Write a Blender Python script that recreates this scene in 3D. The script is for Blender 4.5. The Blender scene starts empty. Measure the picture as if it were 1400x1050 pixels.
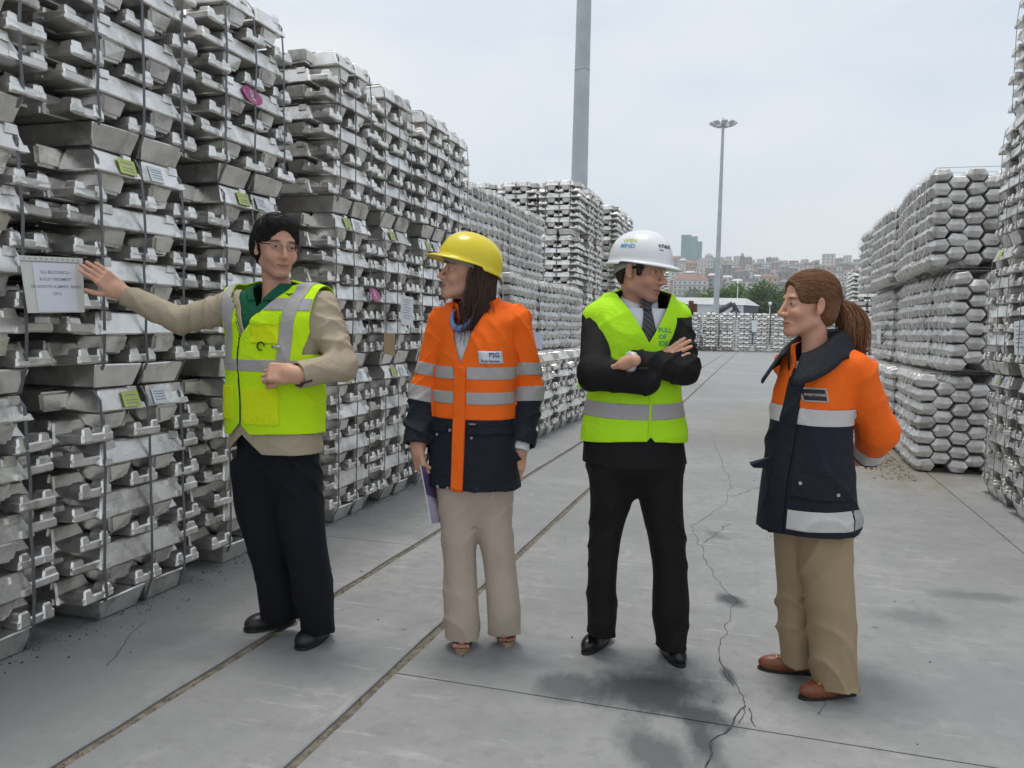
import bpy, bmesh, math, random
import numpy as np
from mathutils import Vector, Matrix, noise as mnoise

SC = bpy.context.scene
COL = SC.collection
rnd = random.Random(7)
rad = math.radians

# ------------------------------------------------------------------ camera, sky, sun, exposure
YAW, PITCH, ROLL, EYE, FPX = rad(16.9), rad(4.0), rad(1.2), 1.37, 1100.0
FWD = np.array([-math.sin(YAW)*math.cos(PITCH), math.cos(YAW)*math.cos(PITCH), -math.sin(PITCH)])
R0 = np.array([math.cos(YAW), math.sin(YAW), 0.0]); U0 = np.cross(R0, FWD)
CR = math.cos(ROLL)*R0 + math.sin(ROLL)*U0
CU = math.cos(ROLL)*U0 - math.sin(ROLL)*R0
cam_d = bpy.data.cameras.new('camera')
cam = bpy.data.objects.new('camera', cam_d); COL.objects.link(cam)
cam_d.sensor_width = 36.0; cam_d.lens = FPX/1400*36
cam_d.clip_start = 0.05; cam_d.clip_end = 5000
cam.matrix_world = Matrix(((CR[0], CU[0], -FWD[0], 0), (CR[1], CU[1], -FWD[1], 0), (CR[2], CU[2], -FWD[2], EYE), (0, 0, 0, 1)))
SC.camera = cam

HAZE_DENSITY = 0.00038
SUN_EL, SUN_AZ = rad(82), rad(-60)          # soft sun, very high, a little to the left (azimuth from +Y, clockwise)
w = bpy.data.worlds.new('World'); SC.world = w; w.use_nodes = True
nt = w.node_tree; nt.nodes.clear()
out = nt.nodes.new('ShaderNodeOutputWorld'); bg = nt.nodes.new('ShaderNodeBackground')
sky = nt.nodes.new('ShaderNodeTexSky'); sky.sky_type = 'NISHITA'; sky.sun_disc = False
sky.sun_elevation = SUN_EL; sky.sun_rotation = SUN_AZ; sky.dust_density = 3.0; sky.air_density = 1.0
tc = nt.nodes.new('ShaderNodeTexCoord'); mp = nt.nodes.new('ShaderNodeMapping'); mp.inputs['Scale'].default_value = (1.0, 1.0, 2.6)
mp.inputs['Location'].default_value = (0.35, 0.2, 0.1)
nz = nt.nodes.new('ShaderNodeTexNoise'); nz.inputs['Scale'].default_value = 1.7; nz.inputs['Detail'].default_value = 5; nz.inputs['Roughness'].default_value = 0.5
rp = nt.nodes.new('ShaderNodeValToRGB')
rp.color_ramp.elements[0].position = 0.36; rp.color_ramp.elements[0].color = (6.0, 6.7, 7.5, 1)
rp.color_ramp.elements[1].position = 0.62; rp.color_ramp.elements[1].color = (7.7, 7.9, 8.05, 1)
mx = nt.nodes.new('ShaderNodeMix'); mx.data_type = 'RGBA'; mx.inputs[0].default_value = 0.86
nt.links.new(tc.outputs['Generated'], mp.inputs[0]); nt.links.new(mp.outputs[0], nz.inputs['Vector'])
nt.links.new(nz.outputs['Fac'], rp.inputs[0]); nt.links.new(sky.outputs[0], mx.inputs[6]); nt.links.new(rp.outputs[0], mx.inputs[7])
nt.links.new(mx.outputs[2], bg.inputs[0]); bg.inputs[1].default_value = 0.098
nt.links.new(bg.outputs[0], out.inputs[0])
sun_d = bpy.data.lights.new('sun', 'SUN'); sun_d.energy = 1.5; sun_d.angle = rad(16); sun_d.color = (1.0, 0.96, 0.9)
sun = bpy.data.objects.new('sun', sun_d); COL.objects.link(sun)
sdir = Vector((math.sin(SUN_AZ)*math.cos(SUN_EL), math.cos(SUN_AZ)*math.cos(SUN_EL), math.sin(SUN_EL)))
sun.rotation_euler = sdir.to_track_quat('Z', 'Y').to_euler(); sun.location = (5, -5, 12)
vs = SC.view_settings
SC.display_settings.display_device = 'sRGB'
vs.view_transform = 'Standard'; vs.look = 'None'; vs.exposure = 0.33; vs.gamma = 1.0; vs.use_curve_mapping = False
SC.cycles.max_bounces = 5; SC.cycles.diffuse_bounces = 3; SC.cycles.glossy_bounces = 2; SC.cycles.volume_bounces = 1

# ------------------------------------------------------------------ helpers
def tag(o, label=None, cat=None, group=None, kind=None):
    if label: o['label'] = label
    if cat: o['category'] = cat
    if group: o['group'] = group
    if kind: o['kind'] = kind
    return o
def empty(name, loc=(0, 0, 0), rz=0.0):
    o = bpy.data.objects.new(name, None); COL.objects.link(o); o.location = loc; o.rotation_euler = (0, 0, rz)
    o.empty_display_size = 0.2
    return o
def link(name, me, parent=None, loc=None, rot=None, scale=None):
    o = bpy.data.objects.new(name, me); COL.objects.link(o)
    if parent is not None: o.parent = parent
    if loc is not None: o.location = loc
    if rot is not None: o.rotation_euler = rot
    if scale is not None: o.scale = scale
    return o
def bm_mesh(name, bm, mats, smooth=False):
    me = bpy.data.meshes.new(name); bm.normal_update(); bm.to_mesh(me); bm.free()
    for m in (mats if isinstance(mats, (list, tuple)) else [mats]): me.materials.append(m)
    if smooth:
        me.polygons.foreach_set('use_smooth', [True]*len(me.polygons))
    return me
def py_mesh(name, v, f, mats, smooth=False, mi=None):
    me = bpy.data.meshes.new(name)
    me.from_pydata([tuple(map(float, p)) for p in v], [], [tuple(map(int, q)) for q in f])
    for m in (mats if isinstance(mats, (list, tuple)) else [mats]): me.materials.append(m)
    if smooth: me.polygons.foreach_set('use_smooth', [True]*len(me.polygons))
    if mi is not None: me.polygons.foreach_set('material_index', mi)
    me.validate(); me.update()
    return me
def hull(bm, pts, mi=0):
    vs_ = [bm.verts.new(p) for p in pts]
    r = bmesh.ops.convex_hull(bm, input=vs_)
    bmesh.ops.dissolve_limit(bm, angle_limit=0.02, verts=[v for v in vs_ if v.is_valid], edges=[e for e in bm.edges if e.verts[0] in vs_ or e.verts[1] in vs_])
    return vs_
def box(bm, x0, x1, y0, y1, z0, z1, mi=0):
    v = [bm.verts.new(p) for p in ((x0,y0,z0),(x1,y0,z0),(x1,y1,z0),(x0,y1,z0),(x0,y0,z1),(x1,y0,z1),(x1,y1,z1),(x0,y1,z1))]
    for q in ((0,3,2,1),(4,5,6,7),(0,1,5,4),(1,2,6,5),(2,3,7,6),(3,0,4,7)):
        f = bm.faces.new([v[i] for i in q]); f.material_index = mi
    return v
def frus(bm, cx, cy, z0, hx0, hy0, z1, hx1, hy1, mi=0):
    v = [bm.verts.new((cx+sx*hx, cy+sy*hy, z)) for z, hx, hy in ((z0,hx0,hy0),(z1,hx1,hy1)) for sx, sy in ((-1,-1),(1,-1),(1,1),(-1,1))]
    for q in ((0,3,2,1),(4,5,6,7),(0,1,5,4),(1,2,6,5),(2,3,7,6),(3,0,4,7)):
        f = bm.faces.new([v[i] for i in q]); f.material_index = mi
    return v
def bevel(bm, off, seg=1):
    bmesh.ops.bevel(bm, geom=list(bm.edges), offset=off, segments=seg, affect='EDGES', clamp_overlap=True)
def tube(bm, pts, rads, n=8, cap=True, mi=0):
    pts = [Vector(p) for p in pts]; rings = []
    up = None
    for i, p in enumerate(pts):
        t = (pts[min(i+1, len(pts)-1)] - pts[max(i-1, 0)]).normalized()
        if up is None: up = t.orthogonal().normalized()
        a = (up - t*up.dot(t)); a = a.normalized() if a.length > 1e-6 else t.orthogonal().normalized(); up = a
        b = t.cross(a); r = rads[i] if isinstance(rads, (list, tuple)) else rads
        rings.append([bm.verts.new(p + a*math.cos(2*math.pi*k/n)*r + b*math.sin(2*math.pi*k/n)*r) for k in range(n)])
    for i in range(len(rings)-1):
        for k in range(n):
            f = bm.faces.new((rings[i][k], rings[i][(k+1)%n], rings[i+1][(k+1)%n], rings[i+1][k])); f.material_index = mi; f.smooth = True
    if cap:
        f = bm.faces.new(rings[0][::-1]); f.material_index = mi
        f = bm.faces.new(rings[-1]); f.material_index = mi
    return rings
def ribbon(pts, wdir, wid, th, closed=False):
    """flat strap of real thickness along a polyline; wdir = width direction"""
    bm = bmesh.new(); pts = [Vector(p) for p in pts]; wv = Vector(wdir).normalized()*wid/2; rings = []
    n = len(pts)
    for i, p in enumerate(pts):
        a = pts[(i-1) % n] if (closed or i > 0) else p; b = pts[(i+1) % n] if (closed or i < n-1) else p
        t = (b-a).normalized(); nn = t.cross(wv).normalized()*th/2
        rings.append([bm.verts.new(p+wv+nn), bm.verts.new(p-wv+nn), bm.verts.new(p-wv-nn), bm.verts.new(p+wv-nn)])
    for i in range(n if closed else n-1):
        A, B = rings[i], rings[(i+1) % n]
        for k in range(4): bm.faces.new((A[k], A[(k+1)%4], B[(k+1)%4], B[k]))
    if not closed:
        bm.faces.new(rings[0][::-1]); bm.faces.new(rings[-1])
    bmesh.ops.recalc_face_normals(bm, faces=bm.faces)
    return bm
# --- materials
class NT:
    def __init__(s, name):
        s.m = bpy.data.materials.new(name); s.m.use_nodes = True; s.t = s.m.node_tree
        s.b = s.t.nodes['Principled BSDF']; s.o = s.t.nodes['Material Output']
    def n(s, typ, **kw):
        q = s.t.nodes.new(typ)
        for k, v in kw.items():
            if hasattr(q, k) and k not in q.inputs: setattr(q, k, v)
            else: q.inputs[k].default_value = v
        return q
    def l(s, a, b): s.t.links.new(a, b)
    def coord(s, which='Object', scale=(1, 1, 1)):
        c = s.n('ShaderNodeTexCoord'); mp = s.n('ShaderNodeMapping'); mp.inputs['Scale'].default_value = scale
        s.l(c.outputs[which], mp.inputs[0]); return mp.outputs[0]
    def noise(s, vec, scale, detail=4, rough=0.55):
        q = s.n('ShaderNodeTexNoise'); q.inputs['Scale'].default_value = scale; q.inputs['Detail'].default_value = detail; q.inputs['Roughness'].default_value = rough
        s.l(vec, q.inputs['Vector']); return q.outputs['Fac']
    def ramp(s, fac, p0, c0, p1, c1):
        q = s.n('ShaderNodeValToRGB'); e = q.color_ramp.elements
        e[0].position = p0; e[0].color = tuple(c0)+(1,) if len(c0) == 3 else c0; e[1].position = p1; e[1].color = tuple(c1)+(1,) if len(c1) == 3 else c1
        s.l(fac, q.inputs[0]); return q.outputs[0]
    def mix(s, fac, a, b, mode='MIX'):
        q = s.n('ShaderNodeMix'); q.data_type = 'RGBA'; q.blend_type = mode
        for sock, val in ((q.inputs[0], fac), (q.inputs[6], a), (q.inputs[7], b)):
            if isinstance(val, (int, float)): sock.default_value = val
            elif isinstance(val, tuple): sock.default_value = val+(1,) if len(val) == 3 else val
            else: s.l(val, sock)
        return q.outputs[2]
    def math(s, op, a, b=0.0, clamp=False):
        q = s.n('ShaderNodeMath'); q.operation = op; q.use_clamp = clamp
        for sock, val in ((q.inputs[0], a), (q.inputs[1], b)):
            if isinstance(val, (int, float)): sock.default_value = val
            else: s.l(val, sock)
        return q.outputs[0]
    def bump(s, h, strength, dist=0.01):
        q = s.n('ShaderNodeBump'); q.inputs['Strength'].default_value = strength; q.inputs['Distance'].default_value = dist
        s.l(h, q.inputs['Height']); s.l(q.outputs[0], s.b.inputs['Normal'])
    def col(s, c):
        if isinstance(c, tuple): s.b.inputs['Base Color'].default_value = c+(1,)
        else: s.l(c, s.b.inputs['Base Color'])
    def set(s, rough=None, metal=None, spec=None):
        if rough is not None:
            if isinstance(rough, (int, float)): s.b.inputs['Roughness'].default_value = rough
            else: s.l(rough, s.b.inputs['Roughness'])
        if metal is not None: s.b.inputs['Metallic'].default_value = metal
        if spec is not None: s.b.inputs['Specular IOR Level'].default_value = spec
def plain(name, c, rough=0.6, metal=0.0, var=0.12, scale=6.0, bump=0.0, bscale=60.0, spec=0.5):
    q = NT(name); v = q.coord()
    n1 = q.noise(v, scale, 5)
    q.col(q.ramp(n1, 0.3, tuple(x*(1-var) for x in c), 0.7, tuple(min(1, x*(1+var)) for x in c)))
    q.set(rough, metal, spec)
    if bump: q.bump(q.noise(v, bscale, 3), bump, 0.004)
    return q.m
def aluminium(name, lo, hi, rough=0.36, metal=0.85, dirt=(0.16, 0.145, 0.12)):
    q = NT(name); v = q.coord('Object')
    oi = q.n('ShaderNodeObjectInfo')
    va = q.n('ShaderNodeVectorMath'); va.operation = 'ADD'; q.l(v, va.inputs[0])
    sc = q.n('ShaderNodeVectorMath'); sc.operation = 'SCALE'; q.l(oi.outputs['Location'], sc.inputs[0]); sc.inputs['Scale'].default_value = 3.7
    q.l(sc.outputs[0], va.inputs[1]); v = va.outputs[0]
    n1 = q.noise(v, 7, 6, 0.6); n2 = q.noise(v, 40, 4)
    c = q.ramp(n1, 0.3, lo, 0.68, hi)
    c = q.mix(q.ramp(oi.outputs['Random'], 0.0, (0.30,)*3, 1.0, (0.0,)*3), c, lo, 'MIX')
    d = q.ramp(q.noise(v, 3.1, 6, 0.7), 0.52, (0,0,0), 0.72, (0.85,)*3)
    c = q.mix(d, c, dirt)
    q.col(c)
    r = q.math('ADD', q.math('MULTIPLY', n1, 0.3), rough-0.13)
    q.set(r, metal)
    q.bump(q.math('ADD', q.math('MULTIPLY', n2, 0.35), n1), 0.35, 0.012)
    return q.m
M = {}
M['alu'] = aluminium('cast_aluminium', (0.66, 0.64, 0.60), (0.98, 0.96, 0.93), 0.32, 0.84)
M['alu2'] = aluminium('cast_aluminium_smooth', (0.56, 0.55, 0.53), (0.82, 0.81, 0.79), 0.45, 0.75)
M['strap'] = plain('strap_steel', (0.15, 0.155, 0.165), 0.5, 0.3)
M['wstrap'] = plain('strap_white', (0.66, 0.65, 0.62), 0.6)
M['paper'] = plain('paper_white', (0.76, 0.78, 0.82), 0.6, 0, 0.03)
M['sticker'] = plain('sticker_green', (0.50, 0.56, 0.17), 0.5, 0, 0.08)
M['stickerw'] = plain('sticker_white', (0.68, 0.72, 0.76), 0.5, 0, 0.05)
M['ink'] = plain('ink_grey', (0.26, 0.28, 0.33), 0.7)
M['magenta'] = plain('paint_magenta', (0.46, 0.11, 0.25), 0.7, 0, 0.45, 40)
M['card'] = plain('cardboard', (0.36, 0.25, 0.14), 0.8)

# ------------------------------------------------------------------ the ground: slabs with joints
def concrete(name):
    q = NT(name); v = q.coord('Object')
    n1 = q.noise(v, 0.55, 6, 0.6); n2 = q.noise(v, 3.2, 7, 0.65); n3 = q.noise(v, 90, 3, 0.6)
    c = q.ramp(n1, 0.30, (0.25, 0.255, 0.258), 0.70, (0.36, 0.36, 0.352))
    c = q.mix(q.ramp(n2, 0.35, (0.75,)*3, 0.60, (0,)*3), c, (0.235, 0.238, 0.24))
    c = q.mix(q.math('MULTIPLY', n3, 0.30), c, (0.22, 0.218, 0.21))
    # pale trowel scrapes
    vs_ = q.coord('Object', (1.2, 7.0, 1)); sc = q.noise(vs_, 1.9, 8, 0.7); sc2 = q.noise(q.coord('Object', (5.5, 1.6, 1)), 1.1, 8, 0.72); n4 = q.noise(v, 14, 8, 0.7)
    c = q.mix(q.ramp(sc, 0.575, (0,)*3, 0.70, (0.7,)*3), c, (0.44, 0.44, 0.43)); c = q.mix(q.ramp(sc2, 0.60, (0,)*3, 0.74, (0.6,)*3), c, (0.43, 0.43, 0.42))
    c = q.mix(q.ramp(n4, 0.34, (0.55,)*3, 0.50, (0,)*3), c, (0.20, 0.20, 0.195)); c = q.mix(q.ramp(n4, 0.60, (0,)*3, 0.72, (0.35,)*3), c, (0.43, 0.425, 0.41))
    # small dark spots
    vo = q.n('ShaderNodeTexVoronoi'); vo.inputs['Scale'].default_value = 2.3; q.l(v, vo.inputs['Vector'])
    c = q.mix(q.ramp(vo.outputs['Distance'], 0.012, (0.7,)*3, 0.05, (0,)*3), c, (0.12, 0.12, 0.12))
    # oil / damp stains, each with its own place (metres) and an uneven edge
    sx = q.n('ShaderNodeSeparateXYZ'); q.l(v, sx.inputs[0])
    wn = q.math('MULTIPLY', q.math('SUBTRACT', q.noise(q.coord('Object', (1.0, 0.55, 1)), 6.5, 7, 0.7), 0.5), 1.2)
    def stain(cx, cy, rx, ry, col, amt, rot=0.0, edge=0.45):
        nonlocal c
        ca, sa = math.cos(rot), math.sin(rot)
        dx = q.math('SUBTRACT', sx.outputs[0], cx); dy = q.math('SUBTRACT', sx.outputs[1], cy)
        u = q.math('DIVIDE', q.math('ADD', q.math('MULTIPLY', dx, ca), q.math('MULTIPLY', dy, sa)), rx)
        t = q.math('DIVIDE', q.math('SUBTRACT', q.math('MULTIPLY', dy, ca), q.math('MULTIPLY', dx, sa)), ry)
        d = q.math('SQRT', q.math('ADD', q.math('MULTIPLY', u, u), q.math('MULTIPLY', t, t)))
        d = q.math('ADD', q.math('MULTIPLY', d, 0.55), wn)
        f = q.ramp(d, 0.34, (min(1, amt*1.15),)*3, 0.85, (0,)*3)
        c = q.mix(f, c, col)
    dk = (0.085, 0.088, 0.095)
    for s_ in STAINS: stain(*s_)
    q.col(c); q.set(q.math('ADD', 0.55, q.math('MULTIPLY', n2, 0.3)), 0, 0.35)
    q.bump(q.math('ADD', q.math('MULTIPLY', n3, 0.3), n2), 0.18, 0.006)
    return q.m
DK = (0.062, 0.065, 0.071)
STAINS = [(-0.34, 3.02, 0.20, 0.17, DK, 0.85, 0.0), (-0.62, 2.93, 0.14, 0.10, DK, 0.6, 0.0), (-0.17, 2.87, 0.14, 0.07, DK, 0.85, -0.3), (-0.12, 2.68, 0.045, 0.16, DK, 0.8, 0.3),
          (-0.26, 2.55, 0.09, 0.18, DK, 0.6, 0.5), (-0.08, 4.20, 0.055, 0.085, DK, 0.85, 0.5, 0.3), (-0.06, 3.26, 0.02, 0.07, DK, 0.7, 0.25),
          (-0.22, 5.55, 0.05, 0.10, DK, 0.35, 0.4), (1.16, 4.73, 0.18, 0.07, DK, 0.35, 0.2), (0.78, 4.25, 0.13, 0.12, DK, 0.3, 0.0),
          (1.45, 9.6, 0.5, 1.5, (0.22, 0.19, 0.14), 0.7, 0.0), (1.0, 13.0, 1.4, 3.0, (0.25, 0.225, 0.18), 0.4, 0.0), (-0.6, 10.5, 1.6, 0.8, (0.2, 0.195, 0.18), 0.4, 0.2),
          (-2.6, 3.6, 0.35, 3.5, (0.16, 0.16, 0.16), 0.5, 0.0), (-2.3, 2.1, 0.5, 0.5, (0.20, 0.205, 0.21), 0.5, 0.0), (-0.9, 5.5, 0.5, 0.25, (0.2, 0.2, 0.2), 0.4, 0.2),
          (1.2, 3.4, 0.5, 0.4, (0.22, 0.225, 0.23), 0.5, 0.1), (-4.0, 59.0, 3.0, 1.2, (0.09, 0.08, 0.06), 0.9, 0.0)]
M['concrete'] = concrete('yard_concrete')
M['joint'] = plain('joint_dirt', (0.165, 0.145, 0.115), 0.95, 0, 0.45, 25, 0.8, 70)
M['crack'] = plain('crack_dark', (0.05, 0.05, 0.05), 0.95, 0, 0.4, 30)

gb = bmesh.new()
box(gb, -1500, 1500, -60, 2200, -0.30, -0.013)
ground = link('ground', bm_mesh('ground', gb, M['joint'])); tag(ground, 'grey concrete yard floor of large slabs with dirt filled joints', None, None, 'structure')
def slab(x0, x1, y0, y1, ragged=(0, 0)):
    bm = bmesh.new(); Z = 0.0
    n = max(2, min(60, int((min(y1, 20)-max(y0, -4))/0.12)))
    ys = sorted(set([y0, y1] + [max(y0, -4)+i*(min(y1, 20)-max(y0, -4))/n for i in range(n+1)]))
    ys = [y for y in ys if y0 <= y <= y1]
    L = []; Rr = []
    for y in ys:
        jl = (mnoise.noise(Vector((x0*3.1, y*5, 0)))*0.010)*ragged[0]; jr = (mnoise.noise(Vector((x1*3.1, y*5, 4)))*0.010)*ragged[1]
        L.append([bm.verts.new((x0+jl, y, Z-0.05)), bm.verts.new((x0+jl, y, Z-0.004)), bm.verts.new((x0+jl+0.005, y, Z))])
        Rr.append([bm.verts.new((x1+jr-0.005, y, Z)), bm.verts.new((x1+jr, y, Z-0.004)), bm.verts.new((x1+jr, y, Z-0.05))])
    for i in range(len(ys)-1):
        prof0 = L[i]+Rr[i]; prof1 = L[i+1]+Rr[i+1]
        for k in range(5): bm.faces.new((prof0[k], prof0[k+1], prof1[k+1], prof1[k]))
    for pr, fl in ((L[0]+Rr[0], 1), (L[-1]+Rr[-1], 0)):
        bm.faces.new(pr if fl else pr[::-1])
    bmesh.ops.recalc_face_normals(bm, faces=bm.faces)
    return link('slab', bm_mesh('slab', bm, M['concrete']), ground)
J1, J2, J3, YC = -2.00, -1.335, 1.685, 2.83
slab(-120, J1-0.022, -30, 4.56, (0, 1)); slab(-120, J1-0.022, 4.566, 400, (0, 1))
slab(J1+0.022, J2-0.02, -30, 400, (1, 1))
slab(J2+0.02, J3-0.004, -3.2, YC-0.004, (1, 0)); slab(J2+0.02, J3-0.004, YC+0.004, 27, (1, 0)); slab(J2+0.02, J3-0.004, 27.006, 400, (1, 0)); slab(J2+0.02, J3-0.004, -30, -3.206, (1, 0))
slab(J3+0.004, 160, -30, 16, (0, 0)); slab(J3+0.004, 160, 16.006, 400, (0, 0))

def crack(pts, wid, seed, amp=0.03, sub=14):
    r = random.Random(seed); P = []
    for i in range(len(pts)-1):
        a, b = Vector((*pts[i], 0)), Vector((*pts[i+1], 0))
        for k in range(sub):
            t = k/sub; p = a.lerp(b, t); d = (b-a).normalized(); nrm = Vector((-d.y, d.x, 0))
            P.append(p + nrm*(mnoise.noise(Vector((p.x*9, p.y*9, seed)))*amp + r.uniform(-0.3, 0.3)*amp*0.35))
    P.append(Vector((*pts[-1], 0)))
    bm = bmesh.new(); prev = None
    for i, p in enumerate(P):
        d = (P[min(i+1, len(P)-1)]-P[max(i-1, 0)]).normalized(); nrm = Vector((-d.y, d.x, 0))
        ww = wid*(0.35+1.0*abs(mnoise.noise(Vector((p.x*14, p.y*14, seed+9)))))*(1 if 0 < i < len(P)-1 else 0.2)
        q = [bm.verts.new((p.x+nrm.x*ww, p.y+nrm.y*ww, 0.0025)), bm.verts.new((p.x-nrm.x*ww, p.y-nrm.y*ww, 0.0025))]
        if prev: bm.faces.new((prev[0], q[0], q[1], prev[1]))
        prev = q
    bmesh.ops.recalc_face_normals(bm, faces=bm.faces)
    for f in bm.faces:
        if f.normal.z < 0: f.normal_flip()
    return link('crack', bm_mesh('crack', bm, M['crack']), ground)
crack([(-0.01, 2.85), (0.01, 3.01), (-0.04, 3.18), (-0.1, 3.42), (-0.1, 3.58), (-0.07, 3.93), (-0.04, 4.16), (-0.14, 4.43), (-0.24, 4.83), (-0.3, 5.24), (-0.4, 5.71), (-0.2, 6.55), (-0.18, 7.54), (-0.5, 10.5)], 0.0022, 1)
crack([(0.01, 3.01), (-0.06, 2.78), (-0.09, 2.69), (-0.1, 2.50)], 0.0045, 2, 0.02)
crack([(-0.3, 5.24), (-0.13, 5.93)], 0.003, 3); crack([(-0.04, 3.15), (-0.075, 3.26), (-0.1, 3.42)], 0.003, 4, 0.015)
crack([(-0.16, 6.87), (0.08, 7.47)], 0.003, 5); crack([(0.02, 2.99), (0.03, 2.9), (0.05, 2.85)], 0.003, 6, 0.012)
crack([(-2.62, 2.95), (-2.55, 2.75), (-2.4, 2.5)], 0.002, 7); crack([(0.26, 3.02), (0.30, 3.12), (0.28, 3.2)], 0.002, 8, 0.01)
# small stones and crumbs lying in the joints and on the slabs
def rubble(name, n, area, smin, smax, mat, seed, label=None, parent=None, hmax=0.0):
    r = random.Random(seed); V = []; Fc = []
    for _ in range(n):
        x, y = area(r); s = r.uniform(smin, smax)*(0.5+r.random()); a = r.random()*6.28
        zz = r.random()*hmax
        b = len(V)
        for (px, py, pz) in ((1,0,0.1),(-.5,.8,0.0),(-.5,-.8,0.1),(.2,.1,.9),(.1,-.2,-.5)):
            px *= r.uniform(.6, 1.3); py *= r.uniform(.6, 1.3)
            V.append((x+s*(px*math.cos(a)-py*math.sin(a)), y+s*(px*math.sin(a)+py*math.cos(a)), zz+s*(pz+0.3)*0.8))
        for q in ((0,1,3),(1,2,3),(2,0,3),(1,0,4),(2,1,4),(0,2,4)): Fc.append([b+i for i in q])
    o = link(name, py_mesh(name, V, Fc, mat), parent); tag(o, label, None, None, 'stuff'); return o
M['stone'] = plain('pebble', (0.20, 0.17, 0.13), 0.9, 0, 0.6, 40)
M['stone2'] = plain('pebble_dark', (0.07, 0.068, 0.065), 0.9, 0, 0.5, 40)
def joint_area(r):
    j = r.choice((J1, J1, J2)); return j+r.uniform(-0.017, 0.017), 1.0+r.random()**1.6*10
jg = rubble('joint_gravel', 1500, joint_area, 0.002, 0.0055, M['stone'], 3, 'brown grit lying in the dirt filled joints of the yard')
jg.location.z = -0.010
rubble('scattered_crumbs', 110, lambda r: (r.uniform(-2.6, 1.6), 1.6+r.random()**1.3*9), 0.002, 0.0065, M['stone2'], 5, 'small dark crumbs scattered over the concrete')
rubble('edge_debris', 1600, lambda r: (1.52-abs(r.gauss(0, 0.16)), r.uniform(8.3, 15)), 0.003, 0.012, M['stone'], 6, 'brown dirt and grit along the foot of the right hand stacks')
rubble('edge_debris', 900, lambda r: (-2.80+abs(r.gauss(0, 0.09))-0.05, r.uniform(1.5, 8)), 0.002, 0.007, M['stone2'], 8, 'dark grit along the foot of the left hand wall')

# ------------------------------------------------------------------ ingots
def jit(bm, a, seed):
    for v in bm.verts:
        v.co += Vector((mnoise.noise(v.co*9+Vector((seed, 0, 0))), mnoise.noise(v.co*9+Vector((0, seed, 5))), mnoise.noise(v.co*9+Vector((3, 0, seed)))))*a
def quads_between(bm, A, B):
    n = len(A)
    for k in range(n): bm.faces.new((A[k], A[(k+1)%n], B[(k+1)%n], B[k]))
def lug_ingot(seed, half=False, hl=0.415, bev=0.007):
    """cast ingot along local x: trapezoid body, thin tongue ends that carry two small raised tabs"""
    bm = bmesh.new(); r = random.Random(seed)
    L = hl if not half else 0.138
    bl = L-0.125 if not half else L
    # body
    frus(bm, 0, 0, 0.0, bl, 0.110, 0.100, bl-(0.045 if not half else 0.026), 0.074)
    if not half:
        for s in (-1, 1):
            box(bm, s*(bl-0.03) if s > 0 else -L, L if s > 0 else -(bl-0.03), -0.088, 0.088, 0.006, 0.046)
            for t in (-1, 1):                      # raised tabs at the end of the tongue
                frus(bm, s*(L-0.038), t*0.054, 0.010, 0.043, 0.033, 0.074, 0.030, 0.021)
    bevel(bm, bev, 1)
    for t in (-1, 1):                              # raised corner pads cast on the sloping sides
        for s in (-1, 1):
            x = s*(bl-0.085) if not half else s*(bl-0.06)
            if half and s < 0: continue
            y = t*0.081
            frus(bm, x, y, 0.066, 0.030, 0.012, 0.103, 0.026, 0.006)
            frus(bm, x+s*0.035, t*0.102, 0.004, 0.026, 0.012, 0.030, 0.018, 0.006)
    jit(bm, 0.0075, seed)
    return bm_mesh('ingot', bm, M['alu'])
def block_ingot(seed):
    bm = bmesh.new()
    frus(bm, 0, 0, 0.0, 0.382, 0.060, 0.084, 0.404, 0.079)
    bevel(bm, 0.013, 2); jit(bm, 0.009, seed)
    return bm_mesh('ingot', bm, M['alu'])
def foot_ingot(seed):
    bm = bmesh.new()
    frus(bm, 0, 0, 0.0, 0.372, 0.115, 0.104, 0.405, 0.142)
    bevel(bm, 0.006, 1); jit(bm, 0.006, seed)
    return bm_mesh('ingot', bm, M['alu'])
LUG = [lug_ingot(i) for i in range(8)]; HALF = [lug_ingot(i+20, True) for i in range(4)]
BLK = [block_ingot(i) for i in range(6)]; FOOT = [foot_ingot(i) for i in range(3)]
def hex_ingot(seed, length=0.80, nseg=4):
    """six sided pillow ingot along local x with deep notches between its segments"""
    bm = bmesh.new(); seg = length/nseg
    prof = lambda w, h: [(-w, 0), (-w*0.58, h), (w*0.58, h), (w, 0), (w*0.58, -h), (-w*0.58, -h)]
    xs = []
    for k in range(nseg):
        x0 = -length/2+k*seg
        xs += [(x0, 0.58 if k else 0.80), (x0+0.05, 0.97), (x0+seg/2, 1.03), (x0+seg-0.05, 0.97)]
    xs.append((length/2, 0.80)); rings = []
    for x, s in xs:
        rings.append([bm.verts.new((x, y, z)) for y, z in prof(0.1035*(0.45+0.55*s), 0.0695*s)])
    for i in range(len(rings)-1): quads_between(bm, rings[i], rings[i+1])
    for rg, sx in ((rings[0], -1), (rings[-1], 1)):       # the ends run out to a blunt horizontal ridge
        x = sx*(length/2+0.016); rd = [bm.verts.new((x, -0.066, 0)), bm.verts.new((x, -0.04, 0)), bm.verts.new((x, 0.04, 0)), bm.verts.new((x, 0.066, 0))]
        for q in ((rg[0], rg[1], rd[1], rd[0]), (rg[1], rg[2], rd[2], rd[1]), (rg[2], rg[3], rd[3], rd[2]), (rg[3], rg[4], rd[2], rd[3]), (rg[4], rg[5], rd[1], rd[2]), (rg[5], rg[0], rd[0], rd[1])): bm.faces.new(q)
    bmesh.ops.recalc_face_normals(bm, faces=bm.faces)
    bevel(bm, 0.005, 1); jit(bm, 0.014, seed)
    return bm_mesh('ingot', bm, M['alu2'])
HEX = [hex_ingot(i) for i in range(8)]

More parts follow.
